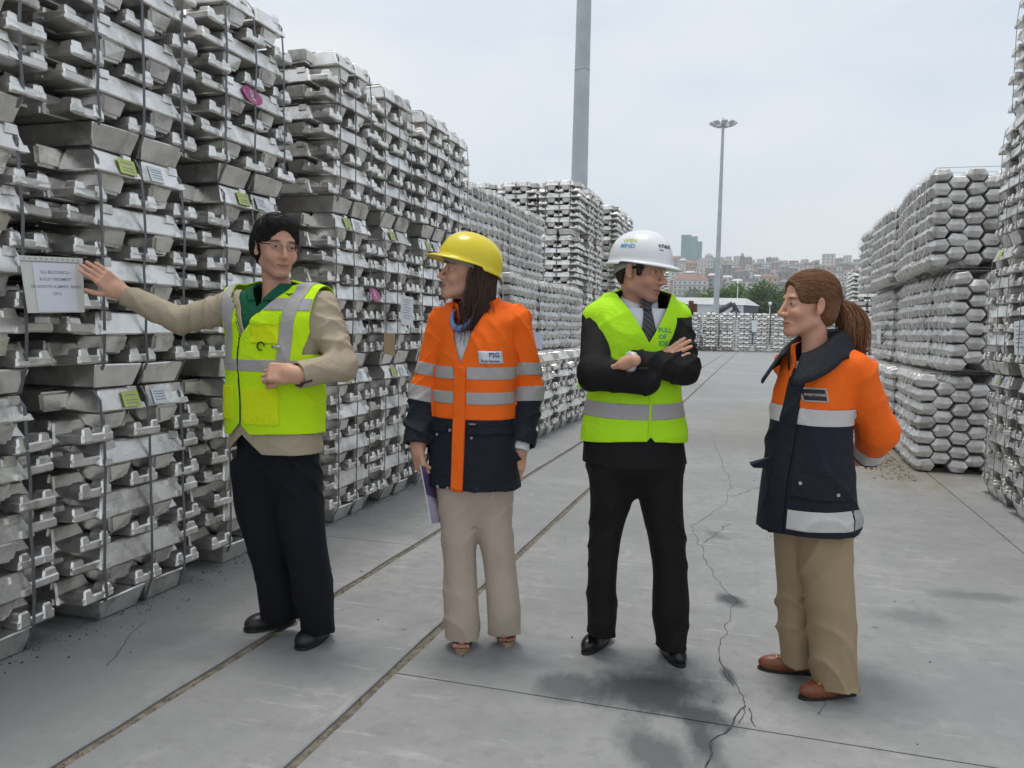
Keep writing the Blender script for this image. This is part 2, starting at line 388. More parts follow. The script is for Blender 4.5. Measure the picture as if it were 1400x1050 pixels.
def strap_mesh(seed, x1=0.417, H=1.06, lean=0.0, mat='strap', wid=0.015, wdir=(0, 1, 0), slack=0.005, back=True):
    r = random.Random(seed); P = []
    zs = [H-0.004, H-0.05, 0.86, 0.70, 0.54, 0.38, 0.24, 0.115, 0.055, 0.004]
    for z in zs:
        x = x1+r.uniform(0, slack); y = r.uniform(-0.008, 0.008)+lean*(z-0.5)
        if z > H-0.02: x = x1-0.050
        if H-0.06 < z < H-0.04: x = x1-0.012
        if z < 0.1: x = x1-0.018-(0.1-z)*0.28
        P.append((x, y, z))
    if back: P += [(-x1+0.07, P[-1][1], 0.004), (-x1, 0, 0.115), (-x1, 0, 0.6), (-x1, 0, H-0.06), (-x1+0.055, P[0][1], H-0.004)]
    return bm_mesh('strap', ribbon(P, wdir, wid, 0.0022, closed=back), M[mat])
STR = [strap_mesh(i, lean=rnd.uniform(-0.02, 0.02)) for i in range(5)]
STRW = [strap_mesh(i+40, 0.424, 1.005, rnd.uniform(-0.05, 0.05), 'wstrap', 0.022, (0, 1, 0), 0.035) for i in range(5)]
def sticker_mesh(name, wy, hz, mat):
    bm = bmesh.new(); box(bm, 0, 0.0015, -wy/2, wy/2, -hz/2, hz/2); bevel(bm, 0.0006)
    return bm_mesh(name, bm, mat)
STK_G = sticker_mesh('sticker', 0.105, 0.074, M['sticker']); STK_W = sticker_mesh('sticker', 0.09, 0.078, M['stickerw'])
LN = sticker_mesh('printed_line', 0.07, 0.004, M['ink'])

def lug_parts(r, j=0.0075):
    """list of (mesh, loc, rot) of one bundle; its front is +x, its side is +-y"""
    L = []
    ja = lambda a=j: r.uniform(-a, a)
    for y in (-0.150, 0.150): L.append((r.choice(FOOT), (ja(), y+ja(0.004), 0.0), (0, 0, ja(0.01))))
    for k in range(4):
        z = 0.105+0.238*k
        for y in (-0.31, 0.0, 0.30):
            L.append((r.choice(LUG), (ja(0.012), y+ja(), z), (0, ja(0.006), ja(0.02)+(math.pi if r.random() < .5 else 0))))
        for y in (-0.157, 0.148):
            L.append((r.choice(BLK), (ja(0.012), y+ja(), z+0.053), (0, 0, ja(0.02))))
        z2 = z+0.136
        for x in ((-0.30, 0.0, 0.302) if k < 3 else (0.0,)):
            L.append((r.choice(LUG), (x+ja(0.006), ja(0.012), z2), (0, ja(0.006), math.pi/2+ja(0.018)+(math.pi if r.random() < .5 else 0))))
        if k == 3:
            for x in (-0.302, 0.304):
                for y in (-0.150, 0.150): L.append((r.choice(HALF), (x+ja(0.005), y+ja(0.004), z2), (0, 0, math.pi/2+ja(0.02))))
        for x in (-0.155, 0.152):
            L.append((r.choice(BLK), (x+ja(0.006), ja(0.012), z2+0.006), (0, 0, math.pi/2+ja(0.015))))
    return L
def hex_parts(r, j=0.010, rows=7, cols=5):
    L = []
    ja = lambda a=j: r.uniform(-a, a)
    for c in range(cols):
        x = (c-(cols-1)/2)*0.157
        n = rows if c % 2 == 0 else rows
        for q in range(n):
            z = 0.070+q*0.141+(0.0705 if c % 2 else 0)
            if c % 2 and q == rows-1: continue
            L.append((r.choice(HEX), (x+ja(), ja(0.015), z+ja(0.004)), (ja(0.04), ja(0.012), math.pi/2+ja(0.015))))
        if c % 2: pass
    return L
def joined(parts, name):
    V = []; Fc = []; mats = [M['alu']]
    for me, loc, rot in parts:
        mt = Matrix.Translation(loc) @ Matrix.Rotation(rot[2], 4, 'Z') @ Matrix.Rotation(rot[1], 4, 'Y') @ Matrix.Rotation(rot[0], 4, 'X')
        b = len(V); V += [tuple(mt @ v.co) for v in me.vertices]; Fc += [[b+i for i in p.vertices] for p in me.polygons]
    return py_mesh(name, V, Fc, parts[0][0].materials[0])
JOIN_LUG = [joined(lug_parts(random.Random(i)), 'ingots') for i in range(3)]
JOIN_HEX = [joined(hex_parts(random.Random(i+9)), 'ingots') for i in range(2)]

def bundle(kind, loc, rz, label, group, seed, far=False, scale=1.0, straps=True, stickers=False, j=None):
    r = random.Random(seed)
    e = empty('ingot_bundle', loc, rz); tag(e, label, 'metal bundle', group)
    if scale != 1.0: e.scale = (scale,)*3
    if far:
        o = link('ingot', r.choice(JOIN_LUG if kind == 'lug' else JOIN_HEX), e); tag(o, None, None, None, 'stuff')
    else:
        parts = (lug_parts(r) if j is None else lug_parts(r, j)) if kind == 'lug' else (hex_parts(r) if j is None else hex_parts(r, j))
        for me, lo, ro in parts: link('ingot', me, e, lo, ro)
    if straps:
        if kind == 'lug':
            for y in ((-0.265, 0.005, 0.26) if not far else (0.0,)): link('strap', r.choice(STR), e, (0, y+r.uniform(-.02, .02), 0))
        else:
            for y in (-0.31, -0.12, 0.09, 0.29): link('strap', r.choice(STRW), e, (0, y+r.uniform(-.05, .05), 0))
    if stickers and kind == 'lug' and (seed < 200 or r.random() < .5):
        tilt = (0, -0.345, 0)
        o = link('sticker', STK_G, e, (0.4035, -0.075+r.uniform(-.03, .01), 1.003), tilt)
        for q in (0.018, -0.006, -0.02): link('printed_line', LN, o, (0.001, 0, q))
        if r.random() < .35: return e
        o = link('sticker', STK_W, e, (0.4035, 0.10+r.uniform(-.02, .02), 1.003), tilt)
        for q in (0.022, 0.010, -0.004, -0.018): link('printed_line', LN, o, (0.001, 0.004, q))
    return e
LV = ('bottom', 'middle', 'top', 'uppermost')
BND = {}
G1 = 'strapped ingot bundles in the tall wall on the left'
# left wall, front row (faces the aisle, +x) : y centre, x of its face, where it stands
wall = [(0.42, -2.80, 'at the near left edge, outermost stack'), (1.32, -2.79, 'at the left picture edge, before the paper sheet'), (2.24, -2.78, 'behind the left half of the paper sheet'),
        (3.15, -2.78, 'just right of the paper sheet, by the reaching hand'), (4.07, -2.80, 'directly behind the man in glasses'),
        (5.12, -2.72, 'between the man in glasses and the woman in the yellow helmet'), (5.88, -2.74, 'left of the yellow helmet, one stack before the far end'),
        (6.62, -2.74, 'nearest the left shoulder of the woman in the yellow helmet'), (7.25, -2.76, 'at the far end of the left wall, behind the yellow helmet')]
sd = 100
for (y, fx, wh) in wall:
    for lv in range(3):
        sd += 1
        rr = random.Random(sd)
        BND[(round(y, 2), lv)] = bundle('lug', (fx-0.42+rr.uniform(-.012, .012)-0.0*lv, y+rr.uniform(-.02, .02), 1.062*lv), rr.uniform(-.012, .012),
               '%s ingot bundle, stack %s' % (LV[lv], wh), G1, sd, stickers=lv < 2)
        if y > 5: BND[(round(y, 2), lv)].scale = (1, .87, 1)
# second row, added as a backing that keeps light out of the gaps
G1b = 'ingot bundles added behind the left wall to darken its gaps'
for i in range(9):
    for lv in range(3):
        bundle('lug', (-4.12, 0.42+0.93*i, 1.062*lv), 0.0, 'bundle of silver ingots added behind the left wall as dark backing for its gaps', G1b, 300+i*3+lv, far=True, straps=False)
# middle group on the left: pillow ingots under white straps
G2 = 'white strapped pillow ingot bundles beyond the left wall'
mid_w = ['first stack past the left wall', 'second stack past the left wall', 'third stack past the left wall', 'fourth stack', 'fifth stack, behind the suited man', 'sixth stack, behind the suited man']
for i in range(6):
    y = 9.05+0.89*i
    bundle('lug', (-2.52-0.42, y, 0.0), rnd.uniform(-.03, .03), 'rough jumbled ingots, bottom of the %s' % mid_w[i], G2, 400+i, j=0.03, straps=False)
    bundle('hex', (-2.98-0.42+rnd.uniform(-.06, .06), y+0.1, 1.065+rnd.uniform(0, .035)), rnd.uniform(-.07, .07), 'white strapped rounded ingots, middle of the %s' % mid_w[i], G2, 410+i)
    if i < 4: bundle('hex', (-3.22-0.42+rnd.uniform(-.06, .06), y+0.2, 2.075+rnd.uniform(0, .05)), rnd.uniform(-.08, .08), 'white strapped rounded ingots, topmost on the %s' % mid_w[i], G2, 420+i)
# tall stacks behind, facing us (-y)
G3 = 'tall stacks of ingot bundles under the big mast'
bx = ['right hand', 'middle', 'left hand', 'far left']
for i in range(4):
    for lv in range(4):
        bundle('lug', (-3.86-0.88*i, 16.0, 1.075*lv), -math.pi/2, '%s bundle, %s column, four high stack under the mast' % (LV[lv], bx[i]), G3, 500+i*4+lv, far=(i > 2 or lv == 0), j=0.01)
for q in range(2):
    for lv in range(4):
        bundle('lug', (-3.84, 16.9+0.9*q, 1.075*lv), 0, '%s bundle, %s column behind the corner of the four high stack' % (LV[lv], ('second', 'third')[q]), G3, 530+q*4+lv, far=(lv < 2), j=0.01)
for q in range(3):
    for lv in range(4):
        bundle('lug', (-3.66, 19.3+0.9*q, 1.075*lv), -math.pi/2 if q == 0 else 0, '%s bundle, %s column of the stack left of the white helmet' % (LV[lv], ('front', 'second', 'rear')[q]), G3, 540+q*4+lv, far=(lv < 2 or q > 0), j=0.01)
# right hand, near: lug ingots four high
G4 = 'ingot bundles in the tall stacks at the right edge'
rw = [(7.66, 'right edge stack farthest from us'), (6.76, 'right edge stack, second from its far end'), (5.86, 'right edge stack, third from its far end'), (4.96, 'stack just outside the right picture edge')]
for i, (y, wh) in enumerate(rw):
    for lv in range(4):
        rr = random.Random(600+i*4+lv)
        bundle('lug', (1.94+0.42+(0, -.02, .0, .06)[lv]+rr.uniform(-.015, .015), y, 1.066*lv), math.pi+rr.uniform(-.015, .015), '%s bundle of silver ingots in the %s' % (LV[lv], wh), G4, 600+i*4+lv, stickers=(lv < 2), straps=True)
# right hand, beyond: pillow ingots three high
G5 = 'white strapped pillow ingot bundles on the right'
hw = ['nearest stack beside the woman with the ponytail', 'second stack from the near corner on the right', 'third stack from the near corner on the right', 'fourth stack from the near corner on the right', 'fifth stack, just right of the ponytail', 'sixth stack, behind the ponytail', 'last stack, farthest on the right']
for i in range(7):
    y = 9.36+0.84*i
    for lv in range(3):
        dx = (0.0, 0.20, 0.05)[lv]+(0.035*math.sin(i*2.1+lv*1.7))
        yy = y if lv == 0 else (y-0.02 if lv == 1 else y+0.10)
        bundle('hex', (1.56+0.41+dx, yy, (0, 1.03, 2.065)[lv]), math.pi+rnd.uniform(-.045, .045), '%s bundle of rounded ingots in the %s' % (LV[lv], hw[i]), G5, 700+i*3+lv)
    if i < 2:
        for lv in range(3): bundle('hex', (1.56+1.25+(0.0, 0.2, 0.05)[lv], y, (0, 1.03, 2.065)[lv]), math.pi, '%s rear row bundle behind the %s' % (LV[lv], hw[i]), G5, 730+i*3+lv, straps=False)
# farther stacks
G6 = 'distant ingot stacks across the far end of the yard'
for q in range(2):
    for c in range(2):
        for lv in range(3): bundle('lug', (2.9+0.95*c, 25+1.0*q, 1.1*lv), -math.pi/2, 'distant %s bundle past the right stacks, %s' % (LV[lv], (('left column', 'right column'), ('rear left column', 'rear right column'))[q][c]), G6, 800+q*6+c*3+lv, far=True)
for c in range(3):
    for lv in range(4): bundle('lug', (-4.55-1.0*c, 39, 1.08*lv), -math.pi/2, '%s bundle, %s column, stack between helmet and far row' % (LV[lv], ('right', 'middle', 'left')[c]), G6, 820+c*4+lv, far=True)
cn = ['leftmost', 'second from the left', 'third from the left', 'fourth from the left', 'fifth from the left', 'sixth from the left', 'seventh from the left', 'eighth from the left', 'ninth, behind the ponytail woman', 'tenth, behind the ponytail woman']
for c in range(10):
    for lv in range(2):
        bundle('lug', (-5.85+1.19*c+(0.12 if c > 1 else 0), 62.9, 1.39*lv), -math.pi/2, 'bundle added behind the far low row to keep its gaps dark', 'bundles added behind the far row', 900+c*2+lv, far=True, scale=1.31, straps=False)  # backing row added so that no light shows through the far row
        bundle('lug', (-5.85+1.19*c+(0.12 if c > 1 else 0), 61.5, 1.39*lv), -math.pi/2, '%s bundle in the far low row, column %s' % (('lower', 'upper')[lv], cn[c]), G6, 850+c*2+lv, far=True, scale=1.31)
rubble('weeds', 500, lambda r: (-4.6+r.gauss(0, 1.2), 59.6+r.gauss(0, 0.5)), 0.03, 0.10, plain('dry_weeds', (0.07, 0.065, 0.04), 0.95, 0, .5), 12, 'dark tangle of debris at the foot of the far row', None, 0.25)
# ------------------------------------------------------------------ masts, warehouse, trees, city on the hill
def gx_at(px, Y, py=410.0):       # world X of the sight line through photo column px at distance Y (near the horizon)
    d = FWD + CR*((px-700)/FPX) + CU*(-(py-525)/FPX); return Y*d[0]/d[1]
def gz_at(px, py, Y):             # world height seen at photo pixel (px, py) at distance Y
    d = FWD + CR*((px-700)/FPX) + CU*(-(py-525)/FPX)
    return EYE + d[2]*Y/d[1]
M['galv'] = plain('galvanised_steel', (0.44, 0.475, 0.50), 0.55, 0.1, 0.12, 1.5)
M['lampglass'] = plain('lamp_glass', (0.5, 0.52, 0.54), 0.2)
def mast(loc, H, r0, r1, label, joints, lamps):
    e = empty('light_mast', loc); tag(e, label, 'light mast', 'tall floodlight masts')
    zs = [0]+joints+[H]; rr = lambda z: r0+(r1-r0)*z/H
    for i in range(len(zs)-1):
        bm = bmesh.new(); z0, z1 = zs[i], zs[i+1]
        rings = tube(bm, [(0, 0, z0), (0, 0, z1)], [rr(z0)+0.012*(i == 0), rr(z1)+0.0], 14)
        for f in bm.faces: f.smooth = False
        link('pole_section', bm_mesh('pole_section', bm, M['galv']), e)
        if i < len(zs)-2:
            bm = bmesh.new(); tube(bm, [(0, 0, z1-0.03), (0, 0, z1+0.02)], rr(z1)+0.005, 14); link('joint_ring', bm_mesh('joint_ring', bm, M['galv']), e)
    if lamps:
        bm = bmesh.new(); R = 0.75
        tube(bm, [(R*math.cos(a), R*math.sin(a), H-0.15) for a in [k*math.pi/12 for k in range(25)]], 0.04, 6, False)
        for k in range(4): tube(bm, [(0, 0, H-0.2), (R*math.cos(k*1.571), R*math.sin(k*1.571), H-0.15)], 0.035, 6)
        tube(bm, [(0, 0, H-0.4), (0, 0, H+0.35)], [0.22, 0.12], 10)
        link('lamp_ring', bm_mesh('lamp_ring', bm, M['galv']), e)
        for k in range(9):
            a = k*2*math.pi/9; bm = bmesh.new()
            frus(bm, 0, 0, 0, 0.26, 0.24, 0.2, 0.16, 0.14); bevel(bm, 0.02)
            o = link('floodlight', bm_mesh('floodlight', bm, M['galv']), e, (math.cos(a)*(R+0.2), math.sin(a)*(R+0.2), H-0.22), (0, -0.45, a))
            bm = bmesh.new(); box(bm, -0.22, 0.22, -0.2, 0.2, -0.012, -0.002); link('lamp_glass', bm_mesh('lamp_glass', bm, M['lampglass']), o)
    return e
mast((gx_at(792, 21.8, 250), 21.8, 0), 26, 0.245, 0.125, 'thick grey steel mast rising out of the picture behind the four high stack', [8.35, 16.5], True)
mast((gx_at(979.5, 72), 72, 0), 19.2, 0.27, 0.11, 'slim grey floodlight mast with a ring of lamps, right of the white helmet', [6.5, 12.8], True)
def lamp_post(px, Y, topy, label):
    e = empty('lamp_post', (gx_at(px, Y), Y, 0)); tag(e, label, 'lamp post', 'thin lamp posts before the far trees')
    z = gz_at(px, topy, Y); bm = bmesh.new(); tube(bm, [(0, 0, 0), (0, 0, z)], [0.09, 0.06], 8); link('pole', bm_mesh('pole', bm, M['galv']), e)
    bm = bmesh.new(); bmesh.ops.create_uvsphere(bm, u_segments=10, v_segments=6, radius=0.22); link('lamp_globe', bm_mesh('lamp_globe', bm, plain('globe_white', (0.75, 0.75, 0.75), 0.3), True), e, (0, 0, z+0.15))
lamp_post(1008, 108, 388, 'pale thin lamp post standing before the green trees')
lamp_post(1053, 98, 417, 'short lamp post with a white globe, right of the dark shed end')
# warehouse
M['shedw'] = plain('shed_white_cladding', (0.60, 0.64, 0.68), 0.6, 0, 0.06, 0.5); M['shedd'] = plain('shed_navy_cladding', (0.05, 0.065, 0.10), 0.5)
M['shedr'] = plain('shed_roof_sheet', (0.46, 0.47, 0.47), 0.5, 0, 0.08, 0.8)
e = empty('warehouse', (gx_at(1017, 95), 95, 0), rad(9)); tag(e, 'low white shed with pale roof and dark blue end wall beyond the far row', 'warehouse')
bm = bmesh.new(); box(bm, -8.5, 0, 0, 6, 0, 4.45); link('wall', bm_mesh('wall', bm, M['shedw']), e)
bm = bmesh.new(); hull(bm, [(0.01, 0.02, 0), (0.01, 6, 0), (0.01, 0.02, 4.4), (0.01, 6, 4.4), (2.0, 2.6, 0), (2.0, 6, 0), (2.0, 2.6, 4.4), (2.0, 6, 4.4)]); link('end_wall', bm_mesh('end_wall', bm, M['shedd']), e)
bm = bmesh.new(); hull(bm, [(-8.7, -0.3, 4.46), (0.1, -0.3, 4.46), (2.2, 2.5, 4.46), (2.2, 6.2, 4.46), (-8.7, 6.2, 4.46), (-8.7, 2.8, 5.35), (0.6, 2.8, 5.35), (1.0, 3.6, 5.3)]); link('roof', bm_mesh('roof', bm, M['shedr']), e)
for k in range(16):
    bm = bmesh.new(); box(bm, -8.4+0.53*k, -8.34+0.53*k, -0.035, -0.002, 0, 4.4); link('cladding_rib', bm_mesh('cladding_rib', bm, M['shedw']), e)
M['rust'] = plain('rusty_steel', (0.17, 0.07, 0.045), 0.9, 0.1, 0.4, 3)
for k, (p0, p1, t, lab) in enumerate(((941.5, 947.5, 411, 'taller rusty brown steel container left of the white shed'), (948.3, 952.8, 415, 'lower rusty brown steel container against the white shed'))):
    e = empty('container', (gx_at(p0, 78), 78, 0)); tag(e, lab, 'container'); wd = gx_at(p1, 78)-gx_at(p0, 78); hh = gz_at(p0, t, 78)
    bm = bmesh.new(); box(bm, 0, wd, 0, 1.2, 0, hh); bevel(bm, 0.02); link('body', bm_mesh('body', bm, M['rust']), e)
    for q in range(3):
        bm = bmesh.new(); box(bm, wd*(0.1+0.32*q), wd*(0.22+0.32*q), -0.06, -0.002, 0.1, hh-0.1); link('rib', bm_mesh('rib', bm, M['rust']), e)
# scrap handler with a boom and a grab
M['machine'] = plain('machine_dark', (0.06, 0.062, 0.068), 0.6, 0.2)
Yh = 80; hx = lambda px: gx_at(px, Yh)
e = empty('scrap_handler', (hx(972), Yh, 0)); tag(e, 'dark scrap handling crane with a bent boom and hanging grab before the white shed', 'crane')
P = lambda px, py, dy=0.0: (hx(px)-hx(972), dy, gz_at(px, py, Yh))
bm = bmesh.new(); box(bm, -0.6, 1.1, -1, 1, 1.1, 2.4); bevel(bm, 0.08); link('body', bm_mesh('body', bm, M['machine']), e)
bm = bmesh.new(); box(bm, -0.9, 1.3, -1.2, 1.2, 0, 1.0); bevel(bm, 0.1); link('undercarriage', bm_mesh('undercarriage', bm, M['machine']), e)
bm = bmesh.new(); tube(bm, [P(974, 430), P(988, 423), P(1002, 414.6)], [0.22, 0.30, 0.22], 6); link('boom', bm_mesh('boom', bm, M['machine']), e)
bm = bmesh.new(); tube(bm, [P(1002, 414.8, -.05), P(1006.5, 422.5, -.05)], [0.24, 0.2], 6); link('stick', bm_mesh('stick', bm, M['machine']), e)
gr_ = bmesh.new(); tube(gr_, [P(1006, 421.5), P(1006, 424)], 0.3, 8)
for k in range(5):
    a = k*1.257; b0 = Vector(P(1005.5, 424)); tube(gr_, [b0, b0+Vector((0.42*math.cos(a), 0.42*math.sin(a), -0.15)), b0+Vector((0.38*math.cos(a), 0.38*math.sin(a), -0.55)), b0+Vector((0.12*math.cos(a), 0.12*math.sin(a), -0.8))], [0.08, 0.11, 0.08, 0.03], 5)
link('grab', bm_mesh('grab', gr_, M['machine']), e)
# trees
def leaf_mat(name, lo, hi):
    q = NT(name); oi = q.n('ShaderNodeNewGeometry'); v = q.coord('Object')
    c = q.mix(oi.outputs['Random Per Island'], lo, hi); c = q.mix(q.math('MULTIPLY', q.noise(v, 0.9, 3), 0.5), c, lo)
    q.col(c); q.set(0.6, 0, 0.25); return q.m
M['leafA'] = leaf_mat('leaf_green', (0.04, 0.095, 0.018), (0.12, 0.23, 0.045)); M['leafB'] = leaf_mat('leaf_dark', (0.025, 0.055, 0.018), (0.06, 0.11, 0.032))
M['bark'] = plain('bark', (0.10, 0.08, 0.06), 0.9)
def tree(loc, H, R, mat, label, seed, n=2600):
    r = random.Random(seed); e = empty('tree', loc); tag(e, label, 'tree', 'green trees behind the white shed')
    bm = bmesh.new(); tube(bm, [(0, 0, 0), (0.1, 0, H*0.35), (0.0, 0.1, H*0.7)], [0.28, 0.2, 0.08], 7)
    for k in range(6):
        a = r.random()*6.28; z = H*r.uniform(0.3, 0.6); tube(bm, [(0, 0, z), (math.cos(a)*R*.4, math.sin(a)*R*.4, z+H*.12), (math.cos(a)*R*.75, math.sin(a)*R*.75, z+H*.2)], [0.1, 0.06, 0.02], 5)
    link('trunk', bm_mesh('trunk', bm, M['bark']), e)
    cl = [(Vector((r.gauss(0, .45)*R, r.gauss(0, .45)*R, H*r.uniform(0.38, 0.9))), R*r.uniform(0.25, 0.5)) for _ in range(20)]
    V = []; Fc = []
    for _ in range(n):
        c, cr = r.choice(cl); d = Vector((r.gauss(0, 1), r.gauss(0, 1), r.gauss(0, 1))).normalized()*cr*(r.random()**0.4)
        p = c+Vector((d.x, d.y, d.z*0.75)); s = r.uniform(0.10, 0.24)
        u = Vector((r.gauss(0, 1), r.gauss(0, 1), r.gauss(0, .6))).normalized(); v2 = u.orthogonal().normalized(); w2 = u.cross(v2)*0.25
        b = len(V); V += [p-u*s, p+v2*s*.6+w2*s, p+u*s, p-v2*s*.6+w2*s]; Fc.append((b, b+1, b+2, b+3))
    link('crown', py_mesh('crown', V, Fc, mat), e)
for i, (px, Y, ty, R, mt, lab) in enumerate(((975, 118, 405, 2.2, 'leafA', 'low green tree behind the left part of the shed roof'), (992, 114, 401, 2.3, 'leafA', 'green tree left of the thin lamp post'), (1006, 120, 393, 3.0, 'leafA', 'bright green tree behind the lamp post'), (1024, 116, 393, 2.8, 'leafA', 'broad green tree above the right end of the shed roof'),
        (1040, 112, 398, 2.9, 'leafB', 'dark green tree beside the dark shed end'), (1054, 118, 402, 2.6, 'leafB', 'dark tree before the face of the woman on the right'), (1070, 125, 404, 2.6, 'leafB', 'dark tree hidden by the ponytail woman'), (1032, 104, 414, 1.8, 'leafB', 'low dark bush like tree right of the shed'), (962, 125, 408, 2.0, 'leafA', 'small green tree at the left end of the shed'), (1048, 105, 416, 1.6, 'leafB', 'small dark tree under the white globe lamp'))):
    tree((gx_at(px, Y), Y, 0), gz_at(px, ty-8, Y), R*1.45, M[mt], lab, i+1, 3600)
# hill
hb = bmesh.new(); grid = []
KD = 2.0
def hill_z(Y): return max(-0.3, 30*KD*max(0, min(1, (Y/KD-190)/330))**1.1)
for Y in (KD*q_ for q_ in (150, 190, 240, 300, 360, 430, 520, 600, 760)):
    grid.append([hb.verts.new((gx_at(px, Y) if abs(px-1040) < 700 else (px-1040)*Y/1100, Y, hill_z(Y)*(0.85+0.15*math.sin(px*0.013)))) for px in range(300, 1800, 50)])
for i in range(len(grid)-1):
    for k in range(len(grid[0])-1): hb.faces.new((grid[i][k], grid[i][k+1], grid[i+1][k+1], grid[i+1][k]))
tag(link('hill', bm_mesh('hill', hb, plain('hill_ground', (0.11, 0.12, 0.085), 0.95, 0, .4, .05), True)), 'built up hillside beyond the port', None, None, 'structure')
WIN = plain('window_dark', (0.06, 0.07, 0.085), 0.25); RAILM = plain('balcony_white', (0.62, 0.61, 0.58), 0.7)
def bmat(name, c): return plain(name, c, 0.85, 0, 0.10, 0.15)
ROOFS = {'red': bmat('roof_tile_red', (0.27, 0.145, 0.115)), 'grey': bmat('roof_grey', (0.22, 0.22, 0.23)), 'dark': bmat('roof_slate', (0.085, 0.09, 0.105)), 'white': bmat('roof_pale', (0.58, 0.57, 0.55))}
WALLS = {'white': bmat('wall_white', (0.66, 0.65, 0.62)), 'cream': bmat('wall_cream', (0.52, 0.45, 0.34)), 'grey': bmat('wall_grey', (0.36, 0.35, 0.34)), 'pink': bmat('wall_pink', (0.44, 0.29, 0.24)), 'brown': bmat('wall_brown', (0.25, 0.20, 0.16)), 'stone': bmat('wall_stone', (0.30, 0.275, 0.24)), 'teal': plain('glass_teal', (0.045, 0.20, 0.225), 0.25, 0, 0.15, 0.1), 'teal2': plain('glass_teal_light', (0.085, 0.27, 0.29), 0.25, 0, 0.12, 0.1)}
def building(px0, px1, ty, Y, wall, roof, label, group='buildings on the far hillside', pitched=True, rot=0.0, bands=False, base=None):
    Y = Y*KD; x0, x1 = gx_at(px0, Y), gx_at(px1, Y); wd = x1-x0; zt = gz_at((px0+px1)/2, ty, Y); zb = hill_z(Y)-2 if base is None else base
    rz = rad(rot); dp = wd*0.7 if wd < 22 else 16
    e = empty('building', ((x0+x1)/2, Y, zb), rz); tag(e, label, 'building', group); H = max(4, zt-zb)
    rh = min(0.22*wd, 4.2) if pitched else 0.5; hw = H-rh
    bm = bmesh.new(); box(bm, -wd/2, wd/2, 0, dp, 0, hw); link('wall', bm_mesh('wall', bm, WALLS[wall]), e)
    bm = bmesh.new()
    if pitched: hull(bm, [(-wd/2-.3, -.4, hw+.01), (wd/2+.3, -.4, hw+.01), (wd/2+.3, dp+.4, hw+.01), (-wd/2-.3, dp+.4, hw+.01), (-wd/2+wd*.12, dp/2, H), (wd/2-wd*.12, dp/2, H)])
    else: box(bm, -wd/2-.25, wd/2+.25, -.25, dp+.25, hw+.01, H)
    rf = link('roof', bm_mesh('roof', bm, ROOFS[roof]), e)
    if pitched and wd > 6:
        bm = bmesh.new(); box(bm, wd*.18, wd*.18+.8, dp*.35, dp*.35+.8, H-rh*.6, H+.7); link('chimney', bm_mesh('chimney', bm, WALLS['stone']), rf)
    bm = bmesh.new(); vis = min(hw, 34); nf = max(1, int(vis/3.1)); nc = max(1, int(wd/2.9)); 
    for f in range(nf):
        z = hw-2.5-f*3.1
        for c in range(nc):
            x = -wd/2+(c+.5)*wd/nc
            box(bm, x-.55, x+.55, -0.10, -0.02, z, z+1.5)
        if rot > 5 or rot < -5:
            for c in range(max(1, int(dp/3))):
                y = (c+.5)*dp/max(1, int(dp/3)); sx_ = wd/2 if rot > 0 else -wd/2; sg = 1 if rot > 0 else -1
                box(bm, min(sx_+sg*.02, sx_+sg*.1), max(sx_+sg*.02, sx_+sg*.1), y-.5, y+.5, z, z+1.5)
    tag(link('window', bm_mesh('windows', bm, WIN), e), None, None, None, 'stuff')
    if bands:
        for f in range(nf):
            bm = bmesh.new(); z = hw-2.9-f*3.1; box(bm, -wd/2+.2, wd/2-.2, -0.9, -0.12, z-.15, z+.75); link('balcony', bm_mesh('balcony', bm, RAILM), e)
    return e
# glass tower
for (p0, p1, ty, Y, mt, lab) in ((928.5, 950.5, 321, 600, 'teal', 'taller blue green glass tower block above the white helmet brim'), (950.7, 957, 330, 606, 'teal2', 'lower narrow blue green tower beside the taller glass tower')):
    Y *= KD; x0, x1 = gx_at(p0, Y), gx_at(p1, Y); zt = gz_at((p0+p1)/2, ty, Y)+20-20*KD; e = empty('glass_tower', ((x0+x1)/2, Y, 20*KD), 0); tag(e, lab, 'tower block'); wd = x1-x0; H = zt-20
    bm = bmesh.new(); box(bm, -wd/2, wd*0.12 if wd > 8 else wd/2, 0, 9, 0, H); link('wall', bm_mesh('wall', bm, WALLS[mt]), e)
    if wd > 8:
        bm = bmesh.new(); box(bm, wd*0.12+.02, wd/2, 0.6, 9, 0, H-2.2); link('wall', bm_mesh('wall', bm, WALLS['teal2']), e)
    for k in range(int(H/3.2)):
        bm = bmesh.new(); box(bm, -wd/2-.05, wd/2+.05, -.14, -.02, k*3.2+.2, k*3.2+.75); link('floor_band', bm_mesh('floor_band', bm, WALLS['teal2' if mt == 'teal' else 'teal']), e)
B = building
B(919, 966, 373.5, 255, 'white', 'red', 'long pale apartment block with pink red roof and white balconies', bands=True)
B(966, 985, 378, 262, 'grey', 'grey', 'grey apartment block just left of the slim mast', pitched=False, rot=-8)
B(985.5, 999, 362, 330, 'stone', 'grey', 'stone coloured flats right of the slim mast', pitched=False, rot=8)
B(1001, 1024, 371, 300, 'grey', 'dark', 'house with dark slate roof above the trees', rot=6)
B(1000, 1014, 381, 236, 'white', 'white', 'low white house with pale pitched roof above the green trees')
B(1013, 1036, 380, 250, 'white', 'dark', 'white house with dark roof partly behind the trees')
B(1040, 1063, 374, 270, 'cream', 'red', 'cream apartment house with rows of windows beside the trees', rot=10)
B(1062, 1078, 372, 285, 'stone', 'grey', 'stone coloured block behind the hair of the woman on the right', pitched=False)
B(1121, 1138, 347, 430, 'white', 'white', 'tall white tower house on the ridge above the ponytail woman', pitched=False, rot=-12)
B(1140, 1150, 353, 470, 'grey', 'white', 'pale grey block right of the tall white ridge house', pitched=False)
B(1128, 1142, 362, 380, 'pink', 'red', 'pink house with red roof below the white ridge house')
